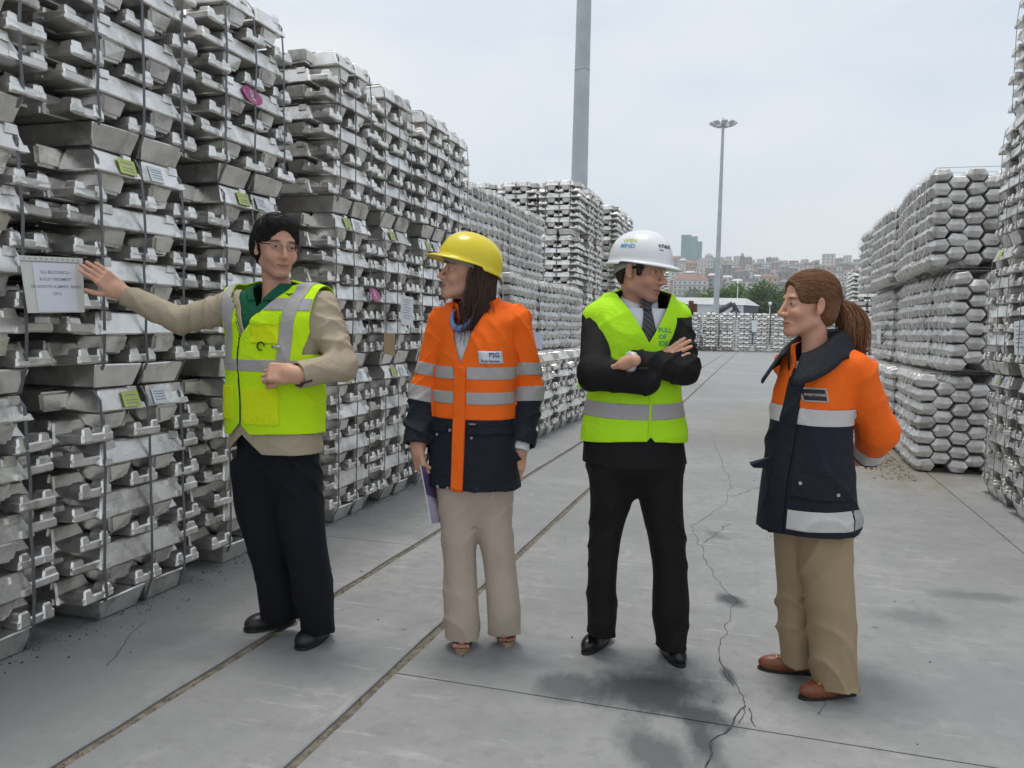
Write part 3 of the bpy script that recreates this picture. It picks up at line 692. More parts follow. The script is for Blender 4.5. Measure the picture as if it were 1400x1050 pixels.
B(936, 952, 356, 420, 'pink', 'red', 'orange pink house below the glass tower', rot=10)
B(952, 973, 352, 440, 'white', 'grey', 'white building with grey roof right of the glass tower')
B(976.5, 980, 349, 470, 'brown', 'dark', 'narrow dark building half hidden by the slim mast', pitched=False)
B(984, 1003, 361.5, 430, 'grey', 'white', 'long pale flat roofed block on the ridge right of the mast', pitched=False)
B(1016, 1026, 351, 500, 'stone', 'dark', 'dark roofed stone house right of the church tower')
# church tower and dome
e = empty('church_tower', (gx_at(1012.5, 500*KD), 500*KD, 22*KD)); tag(e, 'dark stone church tower on the ridge line', 'church tower')
zt = gz_at(1012, 345.5, 500*KD)-22*KD
bm = bmesh.new(); box(bm, -3.4, 3.4, 0, 6.8, 0, zt-9); bevel(bm, .1); link('shaft', bm_mesh('shaft', bm, WALLS['brown']), e)
bm = bmesh.new(); frus(bm, 0, 3.4, zt-9, 2.9, 2.9, zt-4, 2.6, 2.6); frus(bm, 0, 3.4, zt-3.98, 2.3, 2.3, zt, .8, .8); link('belfry', bm_mesh('belfry', bm, WALLS['brown']), e)
for s in (-1.0, 1.0):
    bm = bmesh.new(); box(bm, s-.4, s+.4, -.1, -.02, zt-8, zt-5.4); link('window', bm_mesh('window', bm, WIN), e)
e = empty('domed_building', (gx_at(967, 480*KD), 480*KD, 22*KD)); tag(e, 'pale building with a small dome between the glass tower and the mast', 'building')
zt = gz_at(967, 352, 480*KD)-22*KD
bm = bmesh.new(); tube(bm, [(0, 0, 0), (0, 0, zt)], 4.6, 10); link('drum', bm_mesh('drum', bm, WALLS['stone']), e)
bm = bmesh.new(); bmesh.ops.create_uvsphere(bm, u_segments=14, v_segments=8, radius=4.8); link('dome', bm_mesh('dome', bm, WALLS['grey'], True), e, (0, 0, zt))
# crowded small houses
def place(px, ty):
    c_ = 'behind the white helmet' if px < 927 else 'below the glass tower' if px < 958 else 'between glass tower and slim mast' if px < 977 else 'just right of the slim mast' if px < 1005 else 'below the church tower' if px < 1025 else 'above the green trees' if px < 1062 else 'above the ponytail woman' if px < 1118 else 'near the tall white ridge house' if px < 1142 else 'beside the right hand stacks'
    return ('on the ridge ' if ty < 355 else 'high up ' if ty < 365 else 'midway up ' if ty < 377 else 'low down ')+c_
r = random.Random(77); cw = ['white', 'white', 'cream', 'grey', 'stone', 'pink', 'white', 'brown', 'white']; cr_ = ['red', 'grey', 'dark', 'white', 'red', 'grey']
for (Y, ty, dy) in ((560, 352, 3), (500, 356, 4), (450, 361, 4), (400, 366, 4), (350, 372, 4), (310, 378, 4), (275, 384, 3), (235, 395, 4)):
    px = 890.0+r.uniform(0, 8)
    while px < 1190:
        wpx = r.uniform(6, 15)*(430/Y)**0.6
        if r.random() < (0.9 if Y > 260 else 0.55):
            wl, rf = r.choice(cw), r.choice(cr_); lv = 0 if px < 1050 else -1
            t = ty+r.uniform(-dy, dy)+(2 if 1030 < px < 1115 and Y > 480 else 0)
            B(px, px+wpx, t, Y+r.uniform(-12, 12), wl, rf, 'small %s house, %s roof, %s' % (wl, {'red': 'red tiled', 'grey': 'grey', 'dark': 'dark slate', 'white': 'pale'}[rf], place(px, ty)), 'small houses crowded on the far hillside', r.random() < 0.65, r.choice((-10, 0, 0, 10)))
        px += wpx+r.uniform(0, 3)
# trees dotted among the houses
def far_tree(px, Y, ty):
    Y *= KD; e = empty('tree', (gx_at(px, Y), Y, hill_z(Y)-1)); tag(e, 'small dark tree among the houses, '+place(px, ty), 'tree', 'small trees among the hillside houses')
    H = max(4, gz_at(px, ty, Y)-hill_z(Y)+1); V = []; Fc = []
    for _ in range(240):
        d = Vector((r.gauss(0, 1), r.gauss(0, 1), r.gauss(0, 1))).normalized()*H*.32*(r.random()**.4); p = d+Vector((0, 0, H*.68)); s = r.uniform(.6, 1.2)
        u = Vector((r.gauss(0, 1), r.gauss(0, 1), r.gauss(0, 1))).normalized(); v2 = u.orthogonal().normalized(); b = len(V); V += [p-u*s, p+v2*s, p+u*s, p-v2*s]; Fc.append((b, b+1, b+2, b+3))
    link('crown', py_mesh('crown', V, Fc, M['leafB']), e); bm = bmesh.new(); tube(bm, [(0, 0, 0), (0, 0, H*.6)], [.25, .12], 6); link('trunk', bm_mesh('trunk', bm, M['bark']), e)
for _ in range(34):
    Y = r.choice((250, 290, 330, 370, 420, 470)); far_tree(r.uniform(895, 1180), Y, 396-(Y-250)*0.145+r.uniform(-3, 5))
# ------------------------------------------------------------------ people: implicit surfaces turned into meshes
F4 = np.float32
def V3(*a): return np.array(a, dtype=np.float64)
def S_cap(a, b, ra, rb):
    a = np.asarray(a, float); b = np.asarray(b, float); ab = b-a; L2 = max(float(ab@ab), 1e-9)
    def f(x, y, z):
        px, py, pz = x-F4(a[0]), y-F4(a[1]), z-F4(a[2])
        t = np.clip((px*F4(ab[0])+py*F4(ab[1])+pz*F4(ab[2]))/F4(L2), 0, 1)
        return np.sqrt((px-t*F4(ab[0]))**2+(py-t*F4(ab[1]))**2+(pz-t*F4(ab[2]))**2)-(F4(ra)+t*F4(rb-ra))
    return f
def S_ell(c, r, rot=None):
    c = np.asarray(c, float); r = np.asarray(r, float); R = np.eye(3) if rot is None else np.asarray(rot, float)   # columns = axes
    def f(x, y, z):
        px, py, pz = x-F4(c[0]), y-F4(c[1]), z-F4(c[2])
        u = [(px*F4(R[0, k])+py*F4(R[1, k])+pz*F4(R[2, k])) for k in range(3)]
        k0 = np.sqrt(sum((u[k]/F4(r[k]))**2 for k in range(3)))+F4(1e-6); k1 = np.sqrt(sum((u[k]/F4(r[k]**2))**2 for k in range(3)))+F4(1e-6)
        return k0*(k0-1)/k1
    return f
def S_box(c, h, rot=None, rr=0.0):
    c = np.asarray(c, float); h = np.asarray(h, float)-rr; R = np.eye(3) if rot is None else np.asarray(rot, float)
    def f(x, y, z):
        px, py, pz = x-F4(c[0]), y-F4(c[1]), z-F4(c[2])
        u = [np.abs(px*F4(R[0, k])+py*F4(R[1, k])+pz*F4(R[2, k]))-F4(h[k]) for k in range(3)]
        return np.sqrt(sum(np.maximum(q, 0)**2 for q in u))+np.minimum(np.maximum(np.maximum(u[0], u[1]), u[2]), 0)-F4(rr)
    return f
def cr_interp(xs, ys, n=60):
    xs = np.asarray(xs, float); ys = np.asarray(ys, float); m = np.gradient(ys, xs) if len(xs) > 2 else np.full(len(xs), (ys[-1]-ys[0])/(xs[-1]-xs[0]))
    q = np.linspace(xs[0], xs[-1], n); i = np.clip(np.searchsorted(xs, q)-1, 0, len(xs)-2); h = xs[i+1]-xs[i]; t = (q-xs[i])/h
    v = (2*t**3-3*t**2+1)*ys[i]+(t**3-2*t**2+t)*h*m[i]+(-2*t**3+3*t**2)*ys[i+1]+(t**3-t**2)*h*m[i+1]
    return q, v
def S_loft(st, ang=0.0, pw=2.0, cap=True):
    """stations (z, cx, cy, a, b) sorted by z; ang turns the section about z"""
    st = sorted(st); z = [s[0] for s in st]; tab = [cr_interp(z, [s[k] for s in st]) for k in range(1, 5)]; ca, sa = math.cos(ang), math.sin(ang)
    def f(x, y, zz):
        cx, cy, a, b = [np.interp(zz, q, v).astype(F4) for q, v in tab]
        dx, dy = x-cx, y-cy; u, v = dx*F4(ca)+dy*F4(sa), -dx*F4(sa)+dy*F4(ca)
        if pw == 2.0:
            k0 = np.sqrt((u/a)**2+(v/b)**2)+F4(1e-6); k1 = np.sqrt((u/a**2)**2+(v/b**2)**2)+F4(1e-6); d = k0*(k0-1)/k1
        else:
            k0 = (np.abs(u/a)**pw+np.abs(v/b)**pw)**F4(1/pw)+F4(1e-6); d = (k0-1)*np.minimum(a, b)
        return np.maximum(d, np.maximum(F4(z[0])-zz, zz-F4(z[-1]))) if cap else d
    f.st = st; return f
def S_u(k, *fs):
    def f(x, y, z):
        d = fs[0](x, y, z)
        for g in fs[1:]:
            e = g(x, y, z)
            if k <= 0: d = np.minimum(d, e)
            else:
                h = np.maximum(F4(k)-np.abs(d-e), 0)/F4(k); d = np.minimum(d, e)-h*h*F4(k/4)
        return d
    return f
def S_sub(k, f0, *gs):
    def f(x, y, z):
        d = f0(x, y, z)
        for g in gs:
            e = -g(x, y, z); h = np.maximum(F4(k)-np.abs(d-e), 0)/F4(k); d = np.maximum(d, e)+h*h*F4(k/4)
        return d
    return f
def S_off(f0, o): return lambda x, y, z: f0(x, y, z)-F4(o)
def S_max(*fs):
    def f(x, y, z):
        d = fs[0](x, y, z)
        for g in fs[1:]: d = np.maximum(d, g(x, y, z))
        return d
    return f
def fold(f0, amp, fx, fy, fz, seed, warp=0.6):
    """cloth folds: narrow, uneven, slanting creases with slack cloth between them"""
    r = np.random.RandomState(seed); ph = r.uniform(0, 6.28, 10)
    def f(x, y, z):
        wx = np.sin(x*F4(13)+z*F4(5)+ph[0])+np.sin(z*F4(8.3)-x*F4(6)+ph[1])+F4(.5)*np.sin(y*F4(17)+z*F4(9)+ph[8]); wz = np.sin(z*F4(14)+y*F4(11)+ph[2])+np.sin(x*F4(11.7)-z*F4(4)+ph[3])
        a = np.sin(F4(.5)*(x*F4(fx)+y*F4(fy)+z*F4(fz))+F4(warp*1.5)*(wx+.6*wz)+ph[4]); b = np.sin(F4(.5)*(-x*F4(fx*1.3)+y*F4(fy*.7)+z*F4(fz*.9))+F4(warp*1.7)*(wz-.5*wx)+ph[5])
        m = F4(0.5)+F4(0.5)*np.sin(z*F4(9.1)+x*F4(7.3)+ph[6]); m2 = F4(0.5)+F4(0.5)*np.sin(z*F4(7.7)-x*F4(8.3)+y*F4(5)+ph[7])
        ra = (F4(1)-np.abs(a))**2; rb = (F4(1)-np.abs(b))**2
        return f0(x, y, z)-F4(amp)*(F4(1.25)*ra*m+F4(1.05)*rb*m2-F4(.3))
    return f
def snet(f, lo, hi, h):
    lo = np.asarray(lo, float); n = np.maximum(4, np.ceil((np.asarray(hi, float)-lo)/h/4).astype(int)*4)+1
    ax = [(lo[k]+h*np.arange(n[k])).astype(F4) for k in range(3)]
    cs = [a[::4] for a in ax]; G = np.meshgrid(*cs, indexing='ij'); Dc = f(*G).astype(F4)
    D = np.repeat(np.repeat(np.repeat(Dc, 4, 0), 4, 1), 4, 2)[2:2+n[0], 2:2+n[1], 2:2+n[2]]
    pad = [(0, max(0, n[k]-D.shape[k])) for k in range(3)]; D = np.pad(D, pad, mode='edge')
    idx = np.nonzero(np.abs(D) < 6.5*h); D[idx] = f(ax[0][idx[0]], ax[1][idx[1]], ax[2][idx[2]])
    S = D < 0; nx, ny, nz_ = n-1
    c = [S[i:i+nx, j:j+ny, k:k+nz_] for i in (0, 1) for j in (0, 1) for k in (0, 1)]
    cnt = sum(q.astype(np.int8) for q in c); act = (cnt > 0) & (cnt < 8); ci = np.argwhere(act); N = len(ci)
    vid = np.full((nx, ny, nz_), -1, np.int32); vid[act] = np.arange(N)
    offs = [(i, j, k) for i in (0, 1) for j in (0, 1) for k in (0, 1)]
    dv = {o: D[ci[:, 0]+o[0], ci[:, 1]+o[1], ci[:, 2]+o[2]] for o in offs}
    P = np.zeros((N, 3)); W = np.zeros(N)
    for o in offs:
        for a in range(3):
            if o[a] == 0:
                o2 = tuple(o[q]+(q == a) for q in range(3)); d0, d1 = dv[o], dv[o2]; m = (d0 < 0) != (d1 < 0)
                t = np.where(m, d0/np.where(m, d0-d1, 1), 0); p = np.tile(np.array(o, float), (N, 1)); p[:, a] += t; P[m] += p[m]; W[m] += 1
    V = lo+h*(ci+P/W[:, None]); Q = []
    for a in range(3):
        b, c2 = (a+1) % 3, (a+2) % 3; sl0 = [slice(None)]*3; sl1 = [slice(None)]*3; sl0[a] = slice(0, -1); sl1[a] = slice(1, None)
        s0, s1 = S[tuple(sl0)], S[tuple(sl1)]; e = np.argwhere(s0 != s1); e = e[(e[:, b] > 0) & (e[:, c2] > 0) & (e[:, b] < n[b]-1) & (e[:, c2] < n[c2]-1)]
        if not len(e): continue
        def cell(db, dc):
            q = e.copy(); q[:, b] += db; q[:, c2] += dc; return vid[q[:, 0], q[:, 1], q[:, 2]]
        quad = np.stack([cell(-1, -1), cell(0, -1), cell(0, 0), cell(-1, 0)], 1); fl = s0[e[:, 0], e[:, 1], e[:, 2]]
        quad[~fl] = quad[~fl][:, ::-1]; Q.append(quad)
    Q = np.concatenate(Q) if Q else np.zeros((0, 4), int); Q = Q[(Q >= 0).all(1)]
    V, Nn = project(f, V, h, 2)
    return V, Q, Nn
def grad(f, V, e):
    v = V.astype(F4); e = F4(e); x, y, z = v[:, 0], v[:, 1], v[:, 2]
    return np.stack([f(x+e, y, z)-f(x-e, y, z), f(x, y+e, z)-f(x, y-e, z), f(x, y, z+e)-f(x, y, z-e)], 1).astype(float)/(2*float(e))
def project(f, V, h, it=2):
    for _ in range(it):
        g = grad(f, V, h*0.5); d = f(*V.astype(F4).T).astype(float); g2 = np.maximum((g*g).sum(1), 0.15)
        V = V-np.clip(d/g2, -h*.8, h*.8)[:, None]*g
    g = grad(f, V, h*0.5); return V, g/np.maximum(np.linalg.norm(g, axis=1), 1e-6)[:, None]
def tris_of(Q): return np.concatenate([Q[:, [0, 1, 2]], Q[:, [0, 2, 3]]])
def clip(V, T, Nn, g, extra=None):
    """keep the part of a triangle mesh where g < 0, cutting cleanly along g = 0"""
    ins = g < 0; k = ins[T].sum(1); out = [T[k == 3]]; nv = [V]; nn = [Nn]; base = len(V); cache = {}
    newP = []; newN = []
    def cut(i, j):
        key = (i, j) if i < j else (j, i)
        if key not in cache:
            t = g[i]/(g[i]-g[j]); cache[key] = base+len(newP); newP.append(V[i]+(V[j]-V[i])*t); q = Nn[i]+(Nn[j]-Nn[i])*t; newN.append(q/max(np.linalg.norm(q), 1e-6))
        return cache[key]
    add = []
    for t in T[(k == 1) | (k == 2)]:
        s = ins[t]
        if s.sum() == 1:
            i = int(np.argmax(s)); a, b, c = t[i], t[(i+1) % 3], t[(i+2) % 3]; add.append((a, cut(a, b), cut(a, c)))
        else:
            i = int(np.argmin(s)); a, b, c = t[i], t[(i+1) % 3], t[(i+2) % 3]; p, q = cut(a, b), cut(a, c); add.append((p, b, c)); add.append((p, c, q))
    if add: out.append(np.array(add))
    T2 = np.concatenate(out) if len(out) else np.zeros((0, 3), int); V2 = np.concatenate([V, np.array(newP).reshape(-1, 3)]); N2 = np.concatenate([Nn, np.array(newN).reshape(-1, 3)])
    used = np.unique(T2); mp_ = np.full(len(V2), -1); mp_[used] = np.arange(len(used))
    return V2[used], mp_[T2], N2[used]
def mk(name, V, Fc, mat, parent, thick=0.0, smooth=True, cols=None):
    me = bpy.data.meshes.new(name); V = np.asarray(V, np.float32); Fc = np.asarray(Fc, np.int32)
    if len(Fc) == 0: return None
    n, k = Fc.shape; me.vertices.add(len(V)); me.vertices.foreach_set('co', V.ravel()); me.loops.add(n*k); me.loops.foreach_set('vertex_index', Fc.ravel())
    me.polygons.add(n); me.polygons.foreach_set('loop_start', np.arange(0, n*k, k, dtype=np.int32)); me.polygons.foreach_set('loop_total', np.full(n, k, np.int32))
    me.update(calc_edges=True); me.polygons.foreach_set('use_smooth', [smooth]*n)
    for m in (mat if isinstance(mat, (list, tuple)) else [mat]): me.materials.append(m)
    if cols is not None:
        at = me.color_attributes.new('skin_tone', 'FLOAT_COLOR', 'POINT'); at.data.foreach_set('color', np.concatenate([cols, np.ones((len(V), 1))], 1).astype(np.float32).ravel())
    o = link(name, me, parent)
    if thick:
        sm = o.modifiers.new('thickness', 'SOLIDIFY'); sm.thickness = thick; sm.offset = -1.0
    return o
def rotz(a): return np.array([[math.cos(a), -math.sin(a), 0], [math.sin(a), math.cos(a), 0], [0, 0, 1]])
def rotx(a): return np.array([[1, 0, 0], [0, math.cos(a), -math.sin(a)], [0, math.sin(a), math.cos(a)]])
def roty(a): return np.array([[math.cos(a), 0, math.sin(a)], [0, 1, 0], [-math.sin(a), 0, math.cos(a)]])
def fabric(name, c, rough=0.75, var=0.07, wr=0.25, wscale=26, sheen=0.0, weave=900):
    q = NT(name); v = q.coord('Object'); n1 = q.noise(v, 4.0, 5); n2 = q.math('ADD', q.noise(v, wscale, 4, 0.6), q.math('ABSOLUTE', q.math('SUBTRACT', q.noise(q.coord('Object', (1, 1, .45)), wscale*.55, 3, .5), 0.5))); n3 = q.noise(v, weave, 2)
    q.col(q.ramp(n1, 0.3, tuple(x*(1-var) for x in c), 0.7, tuple(min(1.0, x*(1+var)) for x in c))); q.set(rough, 0, 0.18)
    if sheen: q.b.inputs['Sheen Weight'].default_value = sheen
    q.bump(q.math('ADD', n2, q.math('MULTIPLY', n3, 0.12)), min(1, wr*1.7), 0.014); return q.m
def attr_mat(name, rough=0.5, bumps=0.08, sss=0.0):
    q = NT(name); a = q.n('ShaderNodeAttribute'); a.attribute_name = 'skin_tone'; v = q.coord('Object')
    n = q.noise(v, 55, 4); c = q.mix(q.math('MULTIPLY', q.math('SUBTRACT', n, 0.35), 0.35, True), a.outputs['Color'], (0.40, 0.14, 0.09), 'MIX')
    q.col(c); q.set(rough, 0, 0.35); q.bump(q.noise(v, 420, 3), bumps, 0.002)
    if sss:
        q.b.inputs['Subsurface Weight'].default_value = sss; q.b.inputs['Subsurface Radius'].default_value = (0.012, 0.004, 0.002); q.b.inputs['Subsurface Scale'].default_value = 0.5
    return q.m
M['skin'] = attr_mat('skin', 0.48, 0.1, 0.12)
def hair_mat(name, lo, hi, scale=(60, 60, 5)):
    q = NT(name); v = q.coord('Object', scale); n = q.noise(v, 2.0, 5, 0.6); g = q.n('ShaderNodeNewGeometry')
    c = q.ramp(n, 0.3, lo, 0.7, hi); c = q.mix(q.math('MULTIPLY', g.outputs['Random Per Island'], 0.6), c, hi)
    q.col(c); q.set(0.46, 0, 0.35); q.bump(n, 0.5, 0.004); return q.m
M['eye_white'] = plain('eye_white', (0.62, 0.58, 0.55), 0.25); M['iris'] = plain('iris_brown', (0.035, 0.018, 0.01), 0.15)

# --- head: built in its own frame (x to the person's left, y backwards, z up, origin between the ears at eye level; the face looks to -y)
def head_sdf(sex, s=1.0, smile=0.0, long_nose=0.0):
    m = sex == 'm'; F_ = lambda x, y, z: np.array([x, -y, z])*s
    def cp(a, b, ra, rb): return S_cap(F_(*a), F_(*b), ra*s, rb*s)
    def el(c, r): return S_ell(F_(*c), np.array(r)*s)
    jw = 1.0 if m else 0.92
    d = S_u(0.030*s, el((0, -0.018, 0.040), (0.076, 0.097, 0.083)), el((0, 0.022, -0.040), (0.061*jw, 0.066, 0.078)))
    d = S_u(0.022*s, d, el((0, 0.068, -0.104), (0.025*jw, 0.020, 0.017)), cp((0.047*jw, -0.005, -0.068), (0.018, 0.066, -0.104), 0.017, 0.013), cp((-0.047*jw, -0.005, -0.068), (-0.018, 0.066, -0.104), 0.017, 0.013))
    for q in (1, -1): d = S_u(0.022*s, d, el((q*0.040, 0.060, -0.034), (0.023, 0.022, 0.020+0.004*smile)))
    d = S_u(0.016*s, d, cp((-0.036, 0.073, 0.024), (0.036, 0.073, 0.024), 0.011 if m else 0.008, 0.011 if m else 0.008))
    d = S_sub(0.014*s, d, el((0.032, 0.098, 0.002), (0.017, 0.014, 0.011)), el((-0.032, 0.098, 0.002), (0.017, 0.014, 0.011)))
    tip = (0, 0.109+long_nose, -0.036); d = S_u(0.010*s, d, cp((0, 0.080, 0.014), tip, 0.0070, 0.0100 if m else 0.0082), el((0.0110, 0.096, -0.040), (0.0072, 0.011, 0.0080)), el((-0.0110, 0.096, -0.040), (0.0072, 0.011, 0.0080)))
    d = S_sub(0.004*s, d, el((0.006, 0.101, -0.0475), (0.0035, 0.006, 0.003)), el((-0.006, 0.101, -0.0475), (0.0035, 0.006, 0.003)))
    wq = 0.0255+0.005*smile; cz = -0.0735+0.0045*smile
    d = S_u(0.010*s, d, el((0, 0.076, -0.073), (0.032, 0.0145, 0.020)))
    for q in (1, -1):
        d = S_u(0.006*s, d, cp((q*0.004, 0.0885, -0.0685), (q*wq, 0.0775, cz), 0.0046, 0.0022), cp((0, 0.0875, -0.0800), (q*wq*.86, 0.0765, cz-.002), 0.0056, 0.0024))
    d = S_sub(0.003*s, d, cp((0, 0.0945, -0.0738), (wq, 0.0815, cz), 0.0022, 0.0020), cp((0, 0.0945, -0.0738), (-wq, 0.0815, cz), 0.0022, 0.0020))
    for q in (1, -1):   # eyeball with lids
        d = S_u(0.004*s, d, el((q*0.032, 0.0685, 0.001), (0.0150, 0.0138, 0.0130)))
        d = S_sub(0.002*s, d, el((q*0.0325, 0.0845, -0.0008), (0.0125, 0.0080, 0.0034-0.0007*smile)))
        R = rotz(q*0.35)@roty(q*0.12)
        ear = S_ell(F_(q*0.080, -0.014, -0.008), np.array((0.0075, 0.0185, 0.031))*s, R); hol = S_ell(F_(q*0.0890, -0.009, -0.004), np.array((0.0085, 0.0110, 0.019))*s, R)
        rim = S_sub(0.005*s, ear, hol); d = S_u(0.008*s, d, rim, el((q*0.076, -0.006, -0.033), (0.007, 0.009, 0.009)))
    return d
def head_color(P, s, sex, tone, lip, stubble=0.0, blush=0.0, smile=0.0):
    """skin tones: lips, brows, beard shadow, cheeks, and crease shade painted in (P in the head frame)"""
    x, y, z = P[:, 0]/s, -P[:, 1]/s, P[:, 2]/s; C = np.tile(np.array(tone), (len(P), 1))
    def mixin(w_, c):
        nonlocal C
        w_ = np.clip(w_, 0, 1)[:, None]; C = C*(1-w_)+np.array(c)*w_
    sm = lambda v, a, b: np.clip((v-a)/(b-a), 0, 1)
    mixin(0.45*np.exp(-(((np.abs(x)-0.042)/0.02)**2+((z+0.034)/0.02)**2))*(y > 0.03)*(0.5+blush), (tone[0]*1.0, tone[1]*0.62, tone[2]*0.55))
    mixin(0.4*np.exp(-((x/0.016)**2+((z+0.038)/0.016)**2))*(y > 0.085), (tone[0], tone[1]*.66, tone[2]*.6))
    if stubble:
        w_ = sm(-z, 0.044, 0.062)*sm(y, -0.012, 0.03)*(1-np.exp(-(((np.abs(x)-0.043)/0.014)**2+((z+0.045)/0.013)**2))); mixin(stubble*w_*(z > -0.135), (tone[0]*.42, tone[1]*.46, tone[2]*.52))
    lw = np.exp(-((x/0.0255)**4+(np.abs(z+0.0745)/(0.0098-0.004*np.abs(x)/.026))**4))*(y > 0.072); mixin(lw*0.85, lip)
    mixin(0.9*np.exp(-((x/0.025)**6+((z+0.0738-0.006*(x/.026)**2*smile)/0.0017)**2))*(y > 0.072), (lip[0]*.35, lip[1]*.3, lip[2]*.3))  # shade between the lips, painted as a dark line
    bz = 0.0215-0.12*np.maximum(np.abs(x)-0.032, 0)+0.0; bh = 0.0050 if sex == 'm' else 0.0032
    mixin(0.92*np.exp(-(((np.abs(x)-0.034)/0.0175)**4+((z-bz-0.001)/bh)**4))*(y > 0.05), (0.022, 0.014, 0.010))
    lz = 0.0036; mixin(0.85*np.exp(-(((np.abs(x)-0.0325)/0.0130)**4+((z-lz+16*(np.abs(x)-0.0325)**2)/0.0013)**2))*(y > 0.06), (0.03, 0.02, 0.016))
    mixin(0.28*np.exp(-(((np.abs(x)-0.031)/0.016)**4+((z+0.012)/0.0055)**2))*(y > 0.06), (tone[0]*.62, tone[1]*.5, tone[2]*.5))
    nl = np.abs(np.abs(x)-(0.019+0.40*np.maximum(-0.040-z, 0)))/0.0022; mixin(0.30*np.exp(-nl**2)*(z < -.040)*(z > -.074)*(y > .05), (tone[0]*.66, tone[1]*.55, tone[2]*.52))  # shade of the nose to mouth folds, painted into the skin colour
    mot = np.sin(x*310+np.sin(z*190)*2)*np.sin(z*270+np.sin(y*230)*2)*np.sin(y*250+x*90); mixin(0.10+0.10*mot, (tone[0]*.86, tone[1]*.66, tone[2]*.58))
    return C
def hand_sdf(wrist, dirv, back, side, curl=(0.3, 0.3, 0.3, 0.35), spread=0.06, thumb=(0.6, 0.3), s=1.0, tc_=0.4):
    """wrist point, direction of the fingers, normal of the back of the hand, side=+1 if the thumb lies at dir x back * +1"""
    w0 = np.asarray(wrist, float); y = np.asarray(dirv, float); y /= np.linalg.norm(y); n = np.asarray(back, float); n = n-y*(n@y); n /= np.linalg.norm(n); x = np.cross(y, n)*side
    Q = lambda a, b, c: w0+(x*a+y*b+n*c)*s
    R = np.stack([x, y, n], 1)
    palm = S_u(0.02*s, S_box(Q(0.002, 0.052, 0), np.array((0.040, 0.046, 0.013))*s, R, 0.011*s), S_ell(Q(0.026, 0.032, -0.007), np.array((0.017, 0.030, 0.014))*s, R), S_cap(Q(0, -0.05, 0), Q(0, 0.02, 0), 0.027*s, 0.027*s))
    d = palm; L = [(0.031, 0.094, 0.072, 0.0098), (0.0105, 0.099, 0.080, 0.0100), (-0.0105, 0.096, 0.074, 0.0096), (-0.030, 0.088, 0.058, 0.0086)]
    for i, (fx, fy, fl, fr) in enumerate(L):
        p = Q(fx*0.93, fy-0.012, 0.0); sp = spread*(1.5-i)*1.0; a = 0.0; fin = None
        for j, (fr_, cu) in enumerate(((0.46, 0.8), (0.31, 1.0), (0.25, 0.7))):
            a += curl[i]*cu; dv = (x*math.sin(sp)+y*math.cos(sp))*math.cos(a)-n*math.sin(a); q = p+dv*(fl*fr_*s+(0.012*s if j == 0 else 0)); r0, r1 = fr*(1-0.08*j)*s, fr*(1-0.08*(j+1))*s
            c = S_cap(p, q, r0, r1); fin = c if fin is None else S_u(0.003*s, fin, c); p = q
        d = S_u(0.006*s, d, fin)
    p = Q(0.026, 0.022, -0.006); a, b = thumb; td = x*math.sin(a)+y*math.cos(a)
    d1 = td*math.cos(b)-n*math.sin(b); q = p+d1*0.042*s; th = S_cap(p, q, 0.0125*s, 0.0105*s)
    d2 = (x*math.sin(a-tc_)+y*math.cos(a-tc_))*math.cos(b+.15)-n*math.sin(b+.15); q2 = q+d2*0.032*s; d3 = (x*math.sin(a-tc_*1.6)+y*math.cos(a-tc_*1.6))*math.cos(b+.25)-n*math.sin(b+.25); q3 = q2+d3*0.024*s
    th = S_u(0.004*s, th, S_cap(q, q2, 0.0105*s, 0.0098*s), S_cap(q2, q3, 0.0098*s, 0.008*s))
    return S_u(0.010*s, d, th), w0+y*0.09*s
class Person:
    def __init__(s, px, py, label):
        d = FWD + CR*((px-700)/FPX) + CU*(-(py-525)/FPX); t = -EYE/d[2]; s.root = np.array([0, 0, EYE])+d*t; s.root[2] = 0
        s.Rw = rotz(YAW); s.fh = s.Rw[:, 1]; s.t0 = (s.root-np.array([0, 0, EYE]))@s.fh; s.e = empty('person', s.root, YAW); tag(s.e, label, 'person', None)
        s.s = FPX/(s.t0*math.cos(PITCH))          # photo pixels per metre there
        s.body = []
    def P(s, px, py, dy=0.0):
        d = FWD + CR*((px-700)/FPX) + CU*(-(py-525)/FPX); W = np.array([0, 0, EYE])+d*((s.t0+dy)/(d@s.fh)); return s.Rw.T@(W-s.root)
    def st(s, rows, dflt=None):
        """rows (py, px_centre, half width px, half depth m[, dy]) -> loft stations"""
        o = []
        for r in rows:
            p = s.P(r[1], r[0], r[4] if len(r) > 4 else 0.0); o.append((p[2], p[0], p[1], r[2]/s.s, r[3]))
        return o
    def L2W(s, p): return s.Rw@np.asarray(p)+s.root
    def finish_body(s, tone, h=0.0034, extra=()):
        """the whole skin as one continuous surface: head, neck, chest, arms and hands melted together"""
        fs = [q[0] for q in s.body]; lo = np.min([q[1] for q in s.body], 0); hi = np.max([q[2] for q in s.body], 0)
        V, Q, N = snet(S_u(0.016, *fs), lo, hi, h); C = np.tile(np.array(tone)*np.array([1.0, 0.97, 0.95]), (len(V), 1))
        H = (V-s.hc)@s.hR; m = (np.linalg.norm(H/s.hs, axis=1) < 0.16); C[m] = s.hcol(H[m])
        return mk('body', V, Q, M['skin'], s.e, cols=C)
    def core(s, *caps):
        """hidden body inside the clothes, so that head, arms and hands hang together"""
        for a, b, ra, rb in caps:
            a = np.asarray(a, float); b = np.asarray(b, float); r = max(ra, rb); s.body.append((S_cap(a, b, ra, rb), np.minimum(a, b)-r-.01, np.maximum(a, b)+r+.01))
